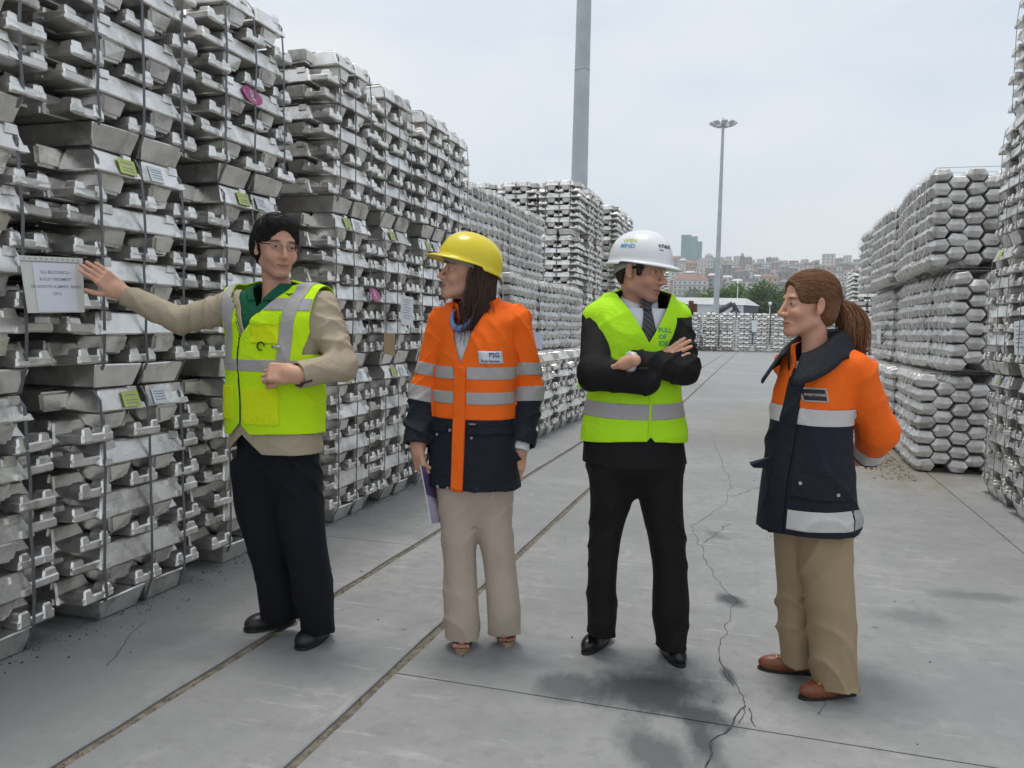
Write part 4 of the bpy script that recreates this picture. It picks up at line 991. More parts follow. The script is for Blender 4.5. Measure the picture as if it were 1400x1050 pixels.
def S_bound(f, c, r):
    """evaluate f only near its own ball"""
    c = np.asarray(c, float)
    def g(x, y, z):
        d = np.sqrt((x-F4(c[0]))**2+(y-F4(c[1]))**2+(z-F4(c[2]))**2)-F4(r); x, y, z = np.broadcast_arrays(x, y, z); o = d+F4(0.03); m = d < 0.05
        if m.any(): o[m] = f(x[m], y[m], z[m])
        return o
    return g
def bbox(pts, m): a = np.array(pts); return a.min(0)-m, a.max(0)+m
# ------------------------------------------------------------------ text lying on surfaces
def text_geo(body, size, bold=0.0, align='LEFT'):
    cu = bpy.data.curves.new('lettering', 'FONT'); cu.body = body; cu.size = size; cu.offset = bold; cu.align_x = align; cu.resolution_u = 2
    o = bpy.data.objects.new('lettering', cu); COL.objects.link(o); dg = bpy.context.evaluated_depsgraph_get(); me = bpy.data.meshes.new_from_object(o.evaluated_get(dg))
    V = [v.co.copy() for v in me.vertices]; Fc = [list(q.vertices) for q in me.polygons]; bpy.data.objects.remove(o); bpy.data.meshes.remove(me); bpy.data.curves.remove(cu)
    return V, Fc
def flat_text(name, body, size, mat, parent, fn, bold=0.0, align='LEFT'):
    V, Fc = text_geo(body, size, bold, align); o = link(name, py_mesh(name, [fn(v.x, v.y) for v in V], Fc, mat), parent); return o
def on_sdf(f, c, right, up, out, off):
    """(u, v) on a patch centred at c -> point lying on the surface f at height off"""
    c = np.asarray(c, float); right = np.asarray(right, float); up = np.asarray(up, float); out = np.asarray(out, float)
    def fn(u, v):
        p = c+right*u+up*v+out*0.02
        for _ in range(12): p = p-out*np.clip((float(f(*[np.array([q], F4) for q in p])[0])-off)*0.9, -.05, .05)
        return p
    return fn
def patch(name, f, c, right, up, out, wd, ht, off, mat, parent, n=6, thick=0.0015):
    fn = on_sdf(f, c, right, up, out, off); V = [fn(-wd/2+wd*i/n, -ht/2+ht*j/n) for j in range(n+1) for i in range(n+1)]
    Q = [(j*(n+1)+i, j*(n+1)+i+1, (j+1)*(n+1)+i+1, (j+1)*(n+1)+i) for j in range(n) for i in range(n)]
    o = link(name, py_mesh(name, V, Q, mat, True), parent); sm = o.modifiers.new('thickness', 'SOLIDIFY'); sm.thickness = thick; sm.offset = -1; return o, fn
def disc(name, p, out, r, mat, parent, th=0.004):
    bm = bmesh.new(); bmesh.ops.create_cone(bm, cap_ends=True, segments=12, radius1=r, radius2=r*0.75, depth=th)
    o = link(name, bm_mesh(name, bm, mat), parent, p); o.rotation_euler = Vector(out).to_track_quat('Z', 'Y').to_euler(); return o
# ------------------------------------------------------------------ dressing helpers
YEL = fabric('hi_vis_yellow', (0.58, 0.90, 0.012), 0.7, 0.05, 0.35, 20); YELG = fabric('hi_vis_lime', (0.46, 0.86, 0.02), 0.7, 0.05, 0.35, 20); YEL2 = fabric('hi_vis_pocket_yellow', (0.72, 0.88, 0.010), 0.7, 0.04, 0.35, 24)
ORA = fabric('hi_vis_orange', (0.96, 0.155, 0.012), 0.7, 0.05, 0.4, 18); NAVY = fabric('navy_shell', (0.014, 0.017, 0.026), 0.6, 0.15, 0.5, 16); NAVY2 = fabric('navy_collar', (0.017, 0.019, 0.024), 0.65, 0.15, 0.3, 30)
REFL = fabric('reflective_tape', (0.40, 0.385, 0.385), 0.42, 0.06, 0.25, 24, 0, 1500); REFLW = fabric('reflective_tape_pale', (0.56, 0.54, 0.53), 0.42, 0.05, 0.2, 24, 0, 1500)
BEIGE = fabric('beige_blazer', (0.44, 0.375, 0.275), 0.85, 0.06, 0.45, 15); BLACK = fabric('black_suit', (0.011, 0.0105, 0.011), 0.7, 0.2, 0.4, 15); NAVYT = fabric('dark_navy_trousers', (0.0085, 0.0095, 0.014), 0.75, 0.2, 0.4, 12)
SAND = fabric('sand_trousers', (0.50, 0.415, 0.345), 0.85, 0.05, 0.4, 12); KHAKI = fabric('khaki_trousers', (0.375, 0.285, 0.175), 0.85, 0.06, 0.45, 12)
GREEN = fabric('green_polo', (0.012, 0.105, 0.055), 0.8, 0.1, 0.3, 30); WHITE = fabric('white_shirt', (0.66, 0.67, 0.72), 0.7, 0.03, 0.25, 25); TIEM = None
LEATH = plain('black_leather', (0.008, 0.008, 0.009), 0.26, 0, 0.3, 20, 0.3, 60); LEATHM = plain('dull_black_leather', (0.012, 0.013, 0.012), 0.42, 0, 0.3, 20, 0.3, 60); BROWNL = plain('brown_leather', (0.20, 0.055, 0.022), 0.38, 0, 0.2, 20, 0.3, 60)
SOLE = plain('sole_black', (0.012, 0.012, 0.012), 0.6); CORK = plain('sole_cork', (0.30, 0.22, 0.14), 0.8, 0, .2, 60); GOLD = plain('gold_metal', (0.62, 0.47, 0.2), 0.3, 0.9); SNAP = plain('snap_metal', (0.55, 0.56, 0.58), 0.3, 0.9); DARK = plain('dark_trim', (0.016, 0.017, 0.018), 0.7); NAIL = None
def uw(p3, c, ang):
    x, y = p3[..., 0]-c[0], p3[..., 1]-c[1]; return x*math.cos(ang)+y*math.sin(ang), x*math.sin(ang)-y*math.cos(ang)     # sideways (person's left +), forwards
def garment(f, pts, m, h):
    lo, hi = bbox(pts, m); V, Q, N = snet(f, lo, hi, h); return V, tris_of(Q), N
def overlay(name, V, T, N, g, off, mat, parent, thick=0.0015):
    v, t, n = clip(V, T, N, g)
    return mk(name, v+n*off, t, mat, parent, thick) if len(t) else None
def chain(pts, rs, k=0.02):
    c = [S_cap(pts[i], pts[i+1], rs[i], rs[i+1]) for i in range(len(pts)-1)]; return c[0] if len(c) == 1 else S_u(k, *c)
def add_head(p, px, py, dy, yaw, pitch, roll, s, sex, tone, lip, neck_to, neck_r, stub=0, smile=0, nose=0, chest=None, gaze=0.0):
    c = p.P(px, py, dy); R = rotz(yaw)@roty(roll)@rotx(pitch); hf = head_sdf(sex, s, smile, nose)
    def f(x, y, z):
        a, b, d = x-F4(c[0]), y-F4(c[1]), z-F4(c[2]); return hf(*[a*F4(R[0, k])+b*F4(R[1, k])+d*F4(R[2, k]) for k in range(3)])
    nt_ = np.asarray(neck_to, float); nb = c+R@np.array([0, 0.026, -0.050])*s
    p.hc, p.hR, p.hs = c, R, s; p.hcol = lambda H: head_color(H, s, sex, tone, lip, stub, 0.0, smile)
    p.body.append((S_u(0.02, S_bound(f, c, 0.15*s), S_cap(nb, nt_, neck_r*0.94, neck_r*1.04)), np.minimum(c-0.14*s, nt_-0.07), np.maximum(c+0.14*s, nt_+0.07)))
    for q in (1, -1):
        e0 = c+R@(np.array([q*0.0323, -0.0690, 0.0005])*s); bm = bmesh.new(); bmesh.ops.create_uvsphere(bm, u_segments=14, v_segments=10, radius=0.0123*s)
        ey = link('eye', bm_mesh('eye', bm, M['eye_white'], True), p.e, e0)
        bm = bmesh.new(); bmesh.ops.create_uvsphere(bm, u_segments=12, v_segments=8, radius=0.0058*s); ir = link('iris', bm_mesh('iris', bm, M['iris'], True), ey, R@np.array([q*0.0004+.0022*gaze, -0.0112, 0.0002])*s); ir.rotation_euler = Matrix(R.tolist()).to_euler(); ir.scale = (1, .32, 1)
    return c, R
def hobj(p, name, V, Fc, mat, thick=0.0, smooth=True):     # geometry given in the head frame
    return mk(name, np.asarray(V)@p.hR.T+p.hc, Fc, mat, p.e, thick, smooth)
def hair_shell(p, f, lo, hi, mat, h=0.004, name='hair'):
    V, Q, N = snet(f, np.array(lo)*p.hs, np.array(hi)*p.hs, h); return hobj(p, name, V, Q, mat)
def strandy(f0, amp, ax, fr, seed):
    """hair grooves: fine ridges across direction ax"""
    r = np.random.RandomState(seed); a = np.asarray(ax, float); ph = r.uniform(0, 6, 6)
    def f(x, y, z):
        t = x*F4(a[0])+y*F4(a[1])+z*F4(a[2]); wv = np.sin(x*F4(31)+ph[0])+np.sin(y*F4(27)+ph[1])+np.sin(z*F4(23)+ph[2])
        return f0(x, y, z)-F4(amp)*(np.sin(t*F4(fr)+wv*F4(.9)+ph[3])*F4(.6)+np.sin(t*F4(fr*2.3)+wv*F4(1.7)+ph[4])*F4(.4))
    return f
def strands(name, paths, r0, mat, parent, n=5):
    bm = bmesh.new()
    for P_ in paths:
        k = len(P_); tube(bm, P_, [r0*(0.75+0.25*math.sin(math.pi*min(1, i/(k-1)*1.2)))*(1-0.75*(i/(k-1))**3) for i in range(k)], n, True)
    return link(name, bm_mesh(name, bm, mat, True), parent)
def add_hand(p, wrist, fore, dirv, back, side, tone, s=1.0, **kw):
    f, _ = hand_sdf(wrist, dirv, back, side, s=s, **kw); w0 = np.asarray(wrist, float); fo = np.asarray(fore, float)
    g = S_u(0.02, f, S_cap(fo, w0, 0.031*s, 0.026*s)); y = np.asarray(dirv, float); y = y/np.linalg.norm(y)
    pts = [w0, w0+y*0.10*s, fo]; lo, hi = bbox(pts, 0.115*s); p.body.append((S_bound(g, (w0+y*0.06*s+fo*0.0), 0.16*s), lo, hi)); return g
def shoe(p, heel, toe, mat, sole_mat, wd=0.047, hgt=0.075, name='shoe', top=True, low=False, pointed=0.0):
    h, t = np.array([heel[0], heel[1], 0.0]), np.array([toe[0], toe[1], 0.0]); a = t-h; L = np.linalg.norm(a); a /= L; z = np.array([0, 0, 1.0]); b = np.cross(z, a)
    hl = (0.020 if name == 'sandal' else 0.009) if low else 0.012
    f = S_u(0.03, S_cap(h+a*0.035+z*0.04, h+a*L*0.42+z*0.038, wd*0.78, wd*0.80), S_ell(h+a*L*0.66+z*0.030, (L*0.34, wd*(1.0-pointed*.15), 0.036 if low else 0.043), np.stack([a, b, z], 1)))
    if not low: f = S_u(0.03, f, S_cap(h+a*0.055+z*0.05, h+a*0.065+z*(hgt+0.03), wd*0.75, wd*0.7))
    f = S_max(f, lambda x, y, zz: F4(hl)-zz)
    if low:
        inn = S_ell(h+a*L*0.36+z*0.085, (L*0.30, wd*0.66, 0.045), np.stack([a, b, z], 1)); f = S_sub(0.006, S_max(f, lambda x, y, zz: zz-F4(0.062)), inn)
    if name == 'sandal': f = S_max(f, lambda x, y, zz: (x-F4(h[0]))*F4(a[0])+(y-F4(h[1]))*F4(a[1])-F4(L-.040))
    lo, hi = bbox([h, t], 0.07); lo[2] = -0.004; hi[2] = 0.16; V, Q, N = snet(f, lo, hi, 0.0045); o = mk(name, V, Q, mat, p.e)
    n = 28; U = []
    for k in range(n):
        th = 2*math.pi*k/n; u = 0.5-0.5*math.cos(th); wv = math.sin(th); q = (u**0.5*(1-u)**(0.36+0.1*pointed))*1.62*(0.86+0.16*u); U.append(h+a*(u*(L+0.004)-0.002)+b*wv/abs(wv+1e-9)*q*wd*0.98 if abs(wv) > 1e-6 else h+a*(u*(L+0.004)-0.002))
    Vs = [tuple(q+z*0.0005) for q in U]+[tuple(q+z*(hl+0.003)) for q in U]; Fq = [(k, (k+1) % n, n+(k+1) % n, n+k) for k in range(n)]
    so = py_mesh('sole', Vs, Fq+[tuple(range(n))[::-1], tuple(range(n, 2*n))], sole_mat); link('sole', so, o)
    if name == 'loafer':
        bm = bmesh.new(); frus(bm, 0, 0, 0.0, .026, .024, .0085, .028, .026); link('heel', bm_mesh('heel', bm, sole_mat), o, h+a*.03, (0, 0, math.atan2(a[1], a[0])))
    return o, (h, a, b, L)
def helmet(p, mat, rx, ry, h, zc, yc, brim, tilt, ridge=0.004, name='helmet'):
    """hard hat shell with a peak, in the head frame; returns the surface mapper (theta, phi)->point"""
    R = rotx(tilt); NT_, NP = 64, 22
    def pt(th, ph, off=0.0):
        sx, cy_ = math.sin(th), -math.cos(th)                       # theta 0 = front
        sp, cp_ = math.sin(ph), math.cos(ph); e = 0.86; sp2 = sp**0.92; r_ = 1.0
        x, y, z = (rx+off)*sp2*sx, (ry+off)*sp2*cy_, (h+off)*cp_**e if cp_ > 0 else 0
        rd = ridge*(math.exp(-(x/0.010)**2)+0.6*math.exp(-((abs(x)-0.034)/0.008)**2))*min(1, max(0, (1.25-ph)/0.3)); z += rd
        return R@np.array([x, y+yc, z])+np.array([0, 0, zc])
    def pb(th, k):
        f = max(0, math.cos(th)); w_ = 0.010+(brim-0.010)*f**1.5; sx, cy_ = math.sin(th), -math.cos(th); o = w_*k
        return R@np.array([(rx+o*(1-.35*f))*sx, (ry+o)*cy_+yc, -0.002-0.016*k*k*(0.35+0.65*f)-0.012*k*(math.cos(th) < -0.2)])+np.array([0, 0, zc])
    V = []; rows = []
    for j in range(1, NP+1):
        rows.append([len(V)+i for i in range(NT_)]); V += [pt(2*math.pi*i/NT_, j/NP*math.pi/2) for i in range(NT_)]
    for k in (0.25, 0.6, 1.0):
        rows.append([len(V)+i for i in range(NT_)]); V += [pb(2*math.pi*i/NT_, k) for i in range(NT_)]
    top = len(V); V.append(pt(0, 0)); Q = [(rows[j][i], rows[j+1][i], rows[j+1][(i+1) % NT_], rows[j][(i+1) % NT_]) for j in range(len(rows)-1) for i in range(NT_)]
    o = hobj(p, name, V, np.array(Q), mat, 0.0032); T = [(top, rows[0][i], rows[0][(i+1) % NT_]) for i in range(NT_)]
    me = o.data; bm = bmesh.new(); bm.from_mesh(me); bm.verts.ensure_lookup_table()
    for t in T:
        f = bm.faces.new([bm.verts[i] for i in t]); f.smooth = True
    bmesh.ops.recalc_face_normals(bm, faces=bm.faces); bm.to_mesh(me); bm.free()
    # inner harness band
    V = []; n = 40
    for zz in (-0.030, -0.004):
        for i in range(n):
            th = 2*math.pi*i/n; bk = max(0, -math.cos(th)); V.append(R@np.array([(rx-0.022)*math.sin(th), -(ry-0.026)*math.cos(th)+yc, (zz if zz > -.02 else -.010-.020*min(1, max(0, .5+.9*bk)))-(0.030*bk if zz < -0.02 else 0.0)])+np.array([0, 0, zc]))
    hb_ = hobj(p, 'headband', V, np.array([(i, (i+1) % n, n+(i+1) % n, n+i) for i in range(n)]), plain('harness_grey', (0.30, 0.31, 0.31), 0.6), 0.002); hb_.parent = o
    return o, pt
def on_helmet(p, pt, th0, ph0, rr, dph):
    def fn(u, v): return p.hR@pt(th0+u/rr, ph0-v/dph, 0.0015)+p.hc
    return fn

def LEGS(p, C0, lR, lL, zt=.86, feet=False):
    """hidden legs inside the trousers, so the body is one whole down to the feet"""
    for lf in (lR, lL):
        st = lf.st; P_ = []
        for zz in (max(st[0][0]+.03, .14), .42, zt-.10):
            cx, cy = [float(np.interp(zz, [q[0] for q in st], [q[k] for q in st])) for k in (1, 2)]; P_.append(np.array([cx, cy, zz]))
        top = np.array([P_[-1][0]*.8, P_[-1][1], zt]); p.core((C0, top, .07, .06), (top, P_[2], .06, .058), (P_[2], P_[1], .058, .042), (P_[1], P_[0], .042, .032))
        if feet: a = P_[0].copy(); a[2] = .07; p.core((P_[0], a, .032, .030))

def strands_on(p, f, n, flow, length, steps, off, r0, mat, seed, lo=(-.13, -.14, -.16), hi=(.13, .17, .16), keep=None, name='hair_strands', jitter=.25, lift=0.0):
    """fine strands combed over the hair shell f (head frame), following a flow field"""
    r = np.random.RandomState(seed); V, Q, N = snet(f, np.array(lo)*p.hs, np.array(hi)*p.hs, .006)
    P_ = V[r.choice(len(V), n)]+r.normal(0, .002, (n, 3)); jt = r.normal(0, jitter, (n, 3)); L_ = length*r.uniform(.6, 1.2, (n, 1)); of = off*r.uniform(.3, 1.6, n); trk = []
    if keep is not None: m = keep(P_); P_, jt, L_, of = P_[m], jt[m], L_[m], of[m]
    for k in range(steps):
        P_, Nn = project(f, P_, .008, 2); Q_ = P_+Nn*(of[:, None]+lift*(k/steps)**2); trk.append(Q_.copy())
        d = flow(P_)+jt*.5; d = d-(d*Nn).sum(1)[:, None]*Nn; d /= np.maximum(np.linalg.norm(d, axis=1), 1e-6)[:, None]; P_ = P_+d*L_/steps
    T_ = np.stack(trk, 1)@p.hR.T+p.hc; m_, k_ = T_.shape[:2]; ns = 4; tan = np.gradient(T_, axis=1); tan /= np.maximum(np.linalg.norm(tan, axis=2), 1e-9)[..., None]
    a = np.cross(tan, [0.3, .2, .93]); a /= np.maximum(np.linalg.norm(a, axis=2), 1e-6)[..., None]; b = np.cross(tan, a); rr_ = r0*(1-.8*(np.linspace(0, 1, k_))**3)[None, :, None]*r.uniform(.7, 1.2, (m_, 1, 1))
    VV = np.stack([T_+rr_*(a*math.cos(2*math.pi*q/ns)+b*math.sin(2*math.pi*q/ns)) for q in range(ns)], 2).reshape(-1, 3); base = (np.arange(m_)*k_*ns)[:, None, None]; i_ = (np.arange(k_-1)*ns)[None, :, None]; q_ = np.arange(ns)[None, None, :]
    F_ = np.stack(np.broadcast_arrays(base+i_+q_, base+i_+(q_+1) % ns, base+i_+ns+(q_+1) % ns, base+i_+ns+q_), -1).reshape(-1, 4)
    return mk(name, VV, F_, mat, p.e)
VW = np.array([0, -1.0, 0])
# ================================================================== person 1: man in glasses reaching for the stack
p = Person(384, 874, 'man in glasses with beige blazer and yellow hi-vis vest reaching towards the paper sheet')
A = rad(-20); TONE = (0.64, 0.37, 0.265); LIP = (0.36, 0.135, 0.11)
tor = p.st([(398, 381, 40, 0.075, 0.02), (410, 381, 58, 0.098, 0.01), (428, 380, 67, 0.118), (465, 378, 67, 0.132), (515, 377, 66, 0.138), (560, 376, 66, 0.138), (600, 376, 67, 0.135), (617, 376, 68, 0.135)])
T0 = S_loft(tor, A, 2.3); nb = p.P(380, 398, 0.03); C0 = p.P(378, 480, 0)
shR, shL = p.P(320, 420, 0.03), p.P(439, 419, -0.02)
TS = S_u(0.05, T0, S_cap(p.P(365, 404, .02), shR, 0.055, 0.062), S_cap(p.P(396, 404, .01), shL, 0.055, 0.062))
eR, wR = p.P(246, 438, 0.06), p.P(172, 403, 0.03); eL, wL = p.P(468, 500, -0.10), p.P(408, 513, -0.24)
aR = chain([shR, eR, wR], [0.072, 0.058, 0.050]); aL = chain([shL, eL, wL], [0.070, 0.060, 0.056], 0.03)
arms = S_u(0.0, fold(aR, 0.009, 90, 40, 50, 3), fold(aL, 0.009, 44, 30, 56, 4))
J = S_u(0.03, fold(T0, 0.004, 30, 16, 24, 5), S_u(0.05, S_cap(p.P(365, 404, .02), shR, 0.052, 0.060), S_cap(p.P(396, 404, .01), shL, 0.052, 0.060)), arms)
V, T, N = garment(J, [p.P(150, 395, .1), p.P(475, 620, -.3), p.P(300, 390, .2)], 0.09, 0.0085)
zV = p.P(357, 460)[2]; uV = -0.075; zH = p.P(378, 589)[2]
u, wf = uw(V, C0, A); front = wf > 0.02
vcut = lambda V, u, wf, m=0.0: np.where((wf > 0.0), (V[:, 2]-(zV-m))-1.55*np.abs(u-uV-0.05*np.clip((V[:, 2]-zV)/0.2, 0, 1)), -1.0)
cuffR = (V-wR)@((wR-eR)/np.linalg.norm(wR-eR)); cuffL = (V-wL)@((wL-eL)/np.linalg.norm(wL-eL))
dR = aR(*V.astype(F4).T); dL = aL(*V.astype(F4).T)
g = np.maximum(vcut(V, u, wf, -0.02), np.where((wf > 0) & (np.abs(u-uV) < 0.25) & (V[:, 2] < zH+0.06), (zH-0.005-V[:, 2])*1.0-np.abs(u-uV)*0.75, -1.0))
g = np.maximum(g, np.where(dR < 0.02, cuffR-0.002, -1)); g = np.maximum(g, np.where((dL < 0.02) & (T0(*V.astype(F4).T) > 0.01), cuffL-0.002, -1)); g = np.maximum(g, p.P(376, 615)[2]-V[:, 2])
g = np.maximum(g, V[:, 2]-p.P(380, 397)[2])
v, t, n = clip(V, T, N, g); jk = mk('blazer', v, t, BEIGE, p.e, 0.005)
for k in range(4):
    q = p.P(412+6.5*k*0.55, 524-0.9*k, -0.30); fn = on_sdf(aL, q, (1, 0, 0), (0, 0, 1), (0, -1, 0), 0.012); disc('sleeve_button', fn(0, 0), (0, -1, 0), 0.0062, DARK, jk, 0.006)
# vest over the blazer
stub = lambda a, b, r_: S_cap(a, a+(b-a)*.28, r_, r_*.97)
VS = S_off(S_u(.03, fold(TS, 0.0035, 30, 16, 40, 8), stub(shR, eR, .074), stub(shL, eL, .072)), 0.013)
V, T, N = garment(VS, [p.P(305, 600, -.2), p.P(455, 390, .2)], 0.06, 0.007); u, wf = uw(V, C0, A); z = V[:, 2]
zA = p.P(380, 478)[2]; side = np.where(z > zA-.02, np.where(u > 0, u-.212+.25*np.clip(zA+.08-z, 0, .1), -u-.222), -1); nk = 0.078-np.hypot(V[:, 0]-nb[0], V[:, 1]-nb[1])
hem = zH+0.008*np.sin(u*9)-z; gV = np.maximum.reduce([vcut(V, u, wf), side, np.where(z > nb[2]-0.05, nk, -1), hem, np.where(wf > 0, zH+0.045-z-np.abs(u-uV)*0.9, -1)])
vest = overlay('hi_vis_vest', V, T, N, gV, 0.0, YEL, p.e, 0.003)
band = lambda zc, hw: np.abs(z-zc)-hw
zb1, zb2 = p.P(378, 417)[2], p.P(378, 498)[2]
for zc, hw in ((zb1, 0.025), (zb2, 0.024)): overlay('reflective_band', V, T, N, np.maximum(gV+0.003, band(zc, hw)), 0.0022, REFL, vest)
for uc in (-0.155, 0.145):
    us = uc+0.10*(z-zb1)*(1 if uc < 0 else -0.2)*-1
    overlay('reflective_band', V, T, N, np.maximum.reduce([gV+0.003, np.abs(u-uc-(0.10 if uc > 0 else -.05)*np.clip(z-zb1, -0.3, 0.2)*0.9)-0.025, zb2-z]), 0.0034, REFL, vest)
overlay('zip', V, T, N, np.maximum.reduce([gV, np.abs(u-uV-0.008*np.sin(z*14))-0.0035, z-zV-0.0, np.where(wf > 0, -1, 1)]), 0.003, DARK, vest)
overlay('zip', V, T, N, np.maximum.reduce([gV-0.001, -gV-0.006, u-uV-.015, zV-.01-z, .03-wf, z-nb[2]-.005]), 0.0012, DARK, vest)
overlay('pocket', V, T, N, np.maximum.reduce([gV, np.abs(u-0.03)-0.082, np.abs(z-p.P(378, 551)[2])-0.074, np.where(wf > 0, -1, 1)]), 0.006, YEL2, vest, 0.005)
overlay('pocket', V, T, N, np.maximum.reduce([gV, np.abs(u+0.155)-0.045, np.abs(z-p.P(378, 549)[2])-0.07, np.where(wf > 0, -1, 1)]), 0.006, YEL2, vest, 0.005)
overlay('pocket', V, T, N, np.maximum.reduce([gV, np.abs(u-0.045)-0.062, np.abs(z-p.P(378, 450)[2])-0.058, np.where(wf > 0, -1, 1)]), 0.005, YEL2, vest, 0.004)
overlay('pocket_flap', V, T, N, np.maximum.reduce([gV, np.abs(u-0.045)-0.064, np.abs(z-p.P(378, 437)[2])-0.022, np.where(wf > 0, -1, 1)]), 0.010, YEL, vest, 0.004)
fwd = np.array([math.sin(A), -math.cos(A), 0]); rt = np.array([math.cos(A), math.sin(A), 0]); up = np.array([0, 0, 1.0])
ring = []; fn = on_sdf(VS, p.P(372, 472), rt, up, VW, 0.008); bm = bmesh.new(); tube(bm, [fn(0.016*math.cos(a), 0.016*math.sin(a)) for a in [k*math.pi/8 for k in range(14)]], 0.003, 6); link('ring', bm_mesh('ring', bm, DARK), vest)
patch('tag', VS, p.P(393, 473), rt, up, VW, 0.038, 0.011, 0.009, SNAP, vest, 3); fn = on_sdf(VS, p.P(405, 404), rt, up, VW, 0.0025)
py_ = py_mesh('emblem', [fn(*q) for q in ((-.024, .006), (-.004, -.002), (0, -.006), (.006, -.001), (.028, .004), (.006, .006), (0, .001), (-.006, .005))], [(0, 1, 7), (1, 2, 6), (1, 6, 7), (2, 3, 6), (3, 4, 5), (3, 5, 6)], DARK); link('emblem', py_, vest)
# polo shirt
PS = S_u(0.02, S_off(TS, -0.010), S_loft([(nb[2]-0.06, nb[0]-.005, nb[1]-.015, 0.10, 0.085), (nb[2]+0.0, nb[0]-.004, nb[1]-.012, 0.074, 0.070), (nb[2]+0.028, nb[0]-.002, nb[1]-.008, 0.073, 0.069)], A))
V, T, N = garment(PS, [p.P(298, 480, -.2), p.P(450, 385, .1)], 0.03, 0.007); u, wf = uw(V, C0, A); z = V[:, 2]; vn = -np.abs(u+0.028)*1.5+(z-nb[2]+0.075)
vn = np.where(wf > 0.03, vn, -1)
overlay('polo_shirt', V, T, N, np.maximum.reduce([vn, z-nb[2]-0.022, zV-0.05-z]), 0.0, GREEN, p.e, 0.003)
overlay('polo_shirt_collar', V, T, N, np.maximum.reduce([vn-0.002, z-nb[2]-0.026, nb[2]-0.045-z, np.hypot(V[:, 0]-nb[0], V[:, 1]-nb[1])-0.125]), 0.006, GREEN, p.e, 0.003)
# trousers and shoes
lR = S_loft(p.st([(844, 383, 25.5, .072, .045), (830, 381, 26, .080, .035), (764, 374, 29, .095, .03), (700, 357, 34, .10, .01), (630, 350, 34, .105, .0)]), 0, 2.2); lL = S_loft(p.st([(862, 435, 22.5, .070, -.02), (848, 434, 23, .078, -.04), (800, 428, 27, .095, -.05), (740, 416, 30, .10, -.04), (690, 408, 34, .11, -.02), (620, 400, 34, .105, 0)]), 0, 2.2)
hip = S_loft(p.st([(700, 380, 12, .04, 0), (682, 379, 34, .08, 0), (660, 378, 58, .11, 0), (620, 377, 58, .110, 0), (575, 377, 55, .10, 0)]), A, 2.3)
TR = fold(S_u(0.03, lR, lL, hip), 0.007, 40, 26, 26, 11); V, T, N = garment(TR, [p.P(300, 886, -.25), p.P(465, 575, .3)], 0.08, 0.010)
mk('trousers', V, T, NAVYT, p.e)
gw = lambda px, py: (lambda q: q)(p.Rw.T@(np.array([0, 0, EYE])+(FWD+CR*((px-700)/FPX)+CU*(-(py-525)/FPX))*(-EYE/(FWD+CR*((px-700)/FPX)+CU*(-(py-525)/FPX))[2])-p.root))
shoe(p, gw(404, 850), gw(334, 864), LEATHM, SOLE, 0.050); shoe(p, gw(448, 866), gw(408, 890), LEATHM, SOLE, 0.052)
# head, hair, glasses, hands
add_head(p, 378, 337, -0.01, rad(36), rad(6), rad(2), 1.04, 'm', TONE, LIP, nb-np.array([0, 0, 0.03]), 0.056, 0.35, 0.6, gaze=.6)
hf = S_u(0.03, S_ell((0, 0.022, 0.050), (0.089, 0.107, 0.084)), S_ell((0.0, -0.056, 0.093), (0.062, 0.042, 0.032)), S_ell((-0.03, -0.045, 0.10), (0.04, 0.04, 0.03)), S_ell((0, 0.085, -0.02), (0.062, 0.045, 0.075)), S_ell((0.079, 0.03, -0.005), (0.018, 0.045, 0.045)), S_ell((-0.079, 0.03, -0.005), (0.018, 0.045, 0.045)))
hf = S_sub(0.015, hf, S_ell((0, -0.125, -0.012), (0.074, 0.082, 0.098)), S_box((0, -0.06, -0.075), (0.12, 0.072, 0.088), None, 0.02), S_box((0, 0.06, -0.16), (0.12, 0.12, 0.07)))
hair_shell(p, strandy(hf, 0.0030, (0.5, 0.8, 0.35), 260, 2), (-.13, -.14, -.13), (.13, .16, .16), hair_mat('hair_black', (0.006, 0.005, 0.0055), (0.022, 0.017, 0.016), (40, 40, 40)))
HK = bpy.data.materials['hair_black']; nz3 = lambda q, a, b, c: np.stack([np.sin(q[:, 1]*a+q[:, 2]*b), np.sin(q[:, 2]*c+q[:, 0]*a), np.sin(q[:, 0]*b+q[:, 1]*c)], 1)
strands_on(p, hf, 2600, lambda q: np.stack([np.where(q[:, 2] > .075, .9, .35*np.sign(q[:, 0])), .35+0*q[:, 0], np.where(q[:, 2] > .075, -.15, -.9)], 1)+.45*nz3(q, 60, 45, 70), .055, 7, .0022, .0011, HK, 31, lift=.003)
GLM = plain('glasses_frame', (0.30, 0.27, 0.25), 0.3, 0.8); GLD = plain('glasses_temple', (0.03, 0.012, 0.01), 0.4)
def seg_tube(pts, r_, n=6):
    bm = bmesh.new(); tube(bm, [p.hR@np.array(q)*p.hs+p.hc for q in pts], r_, n); return bm
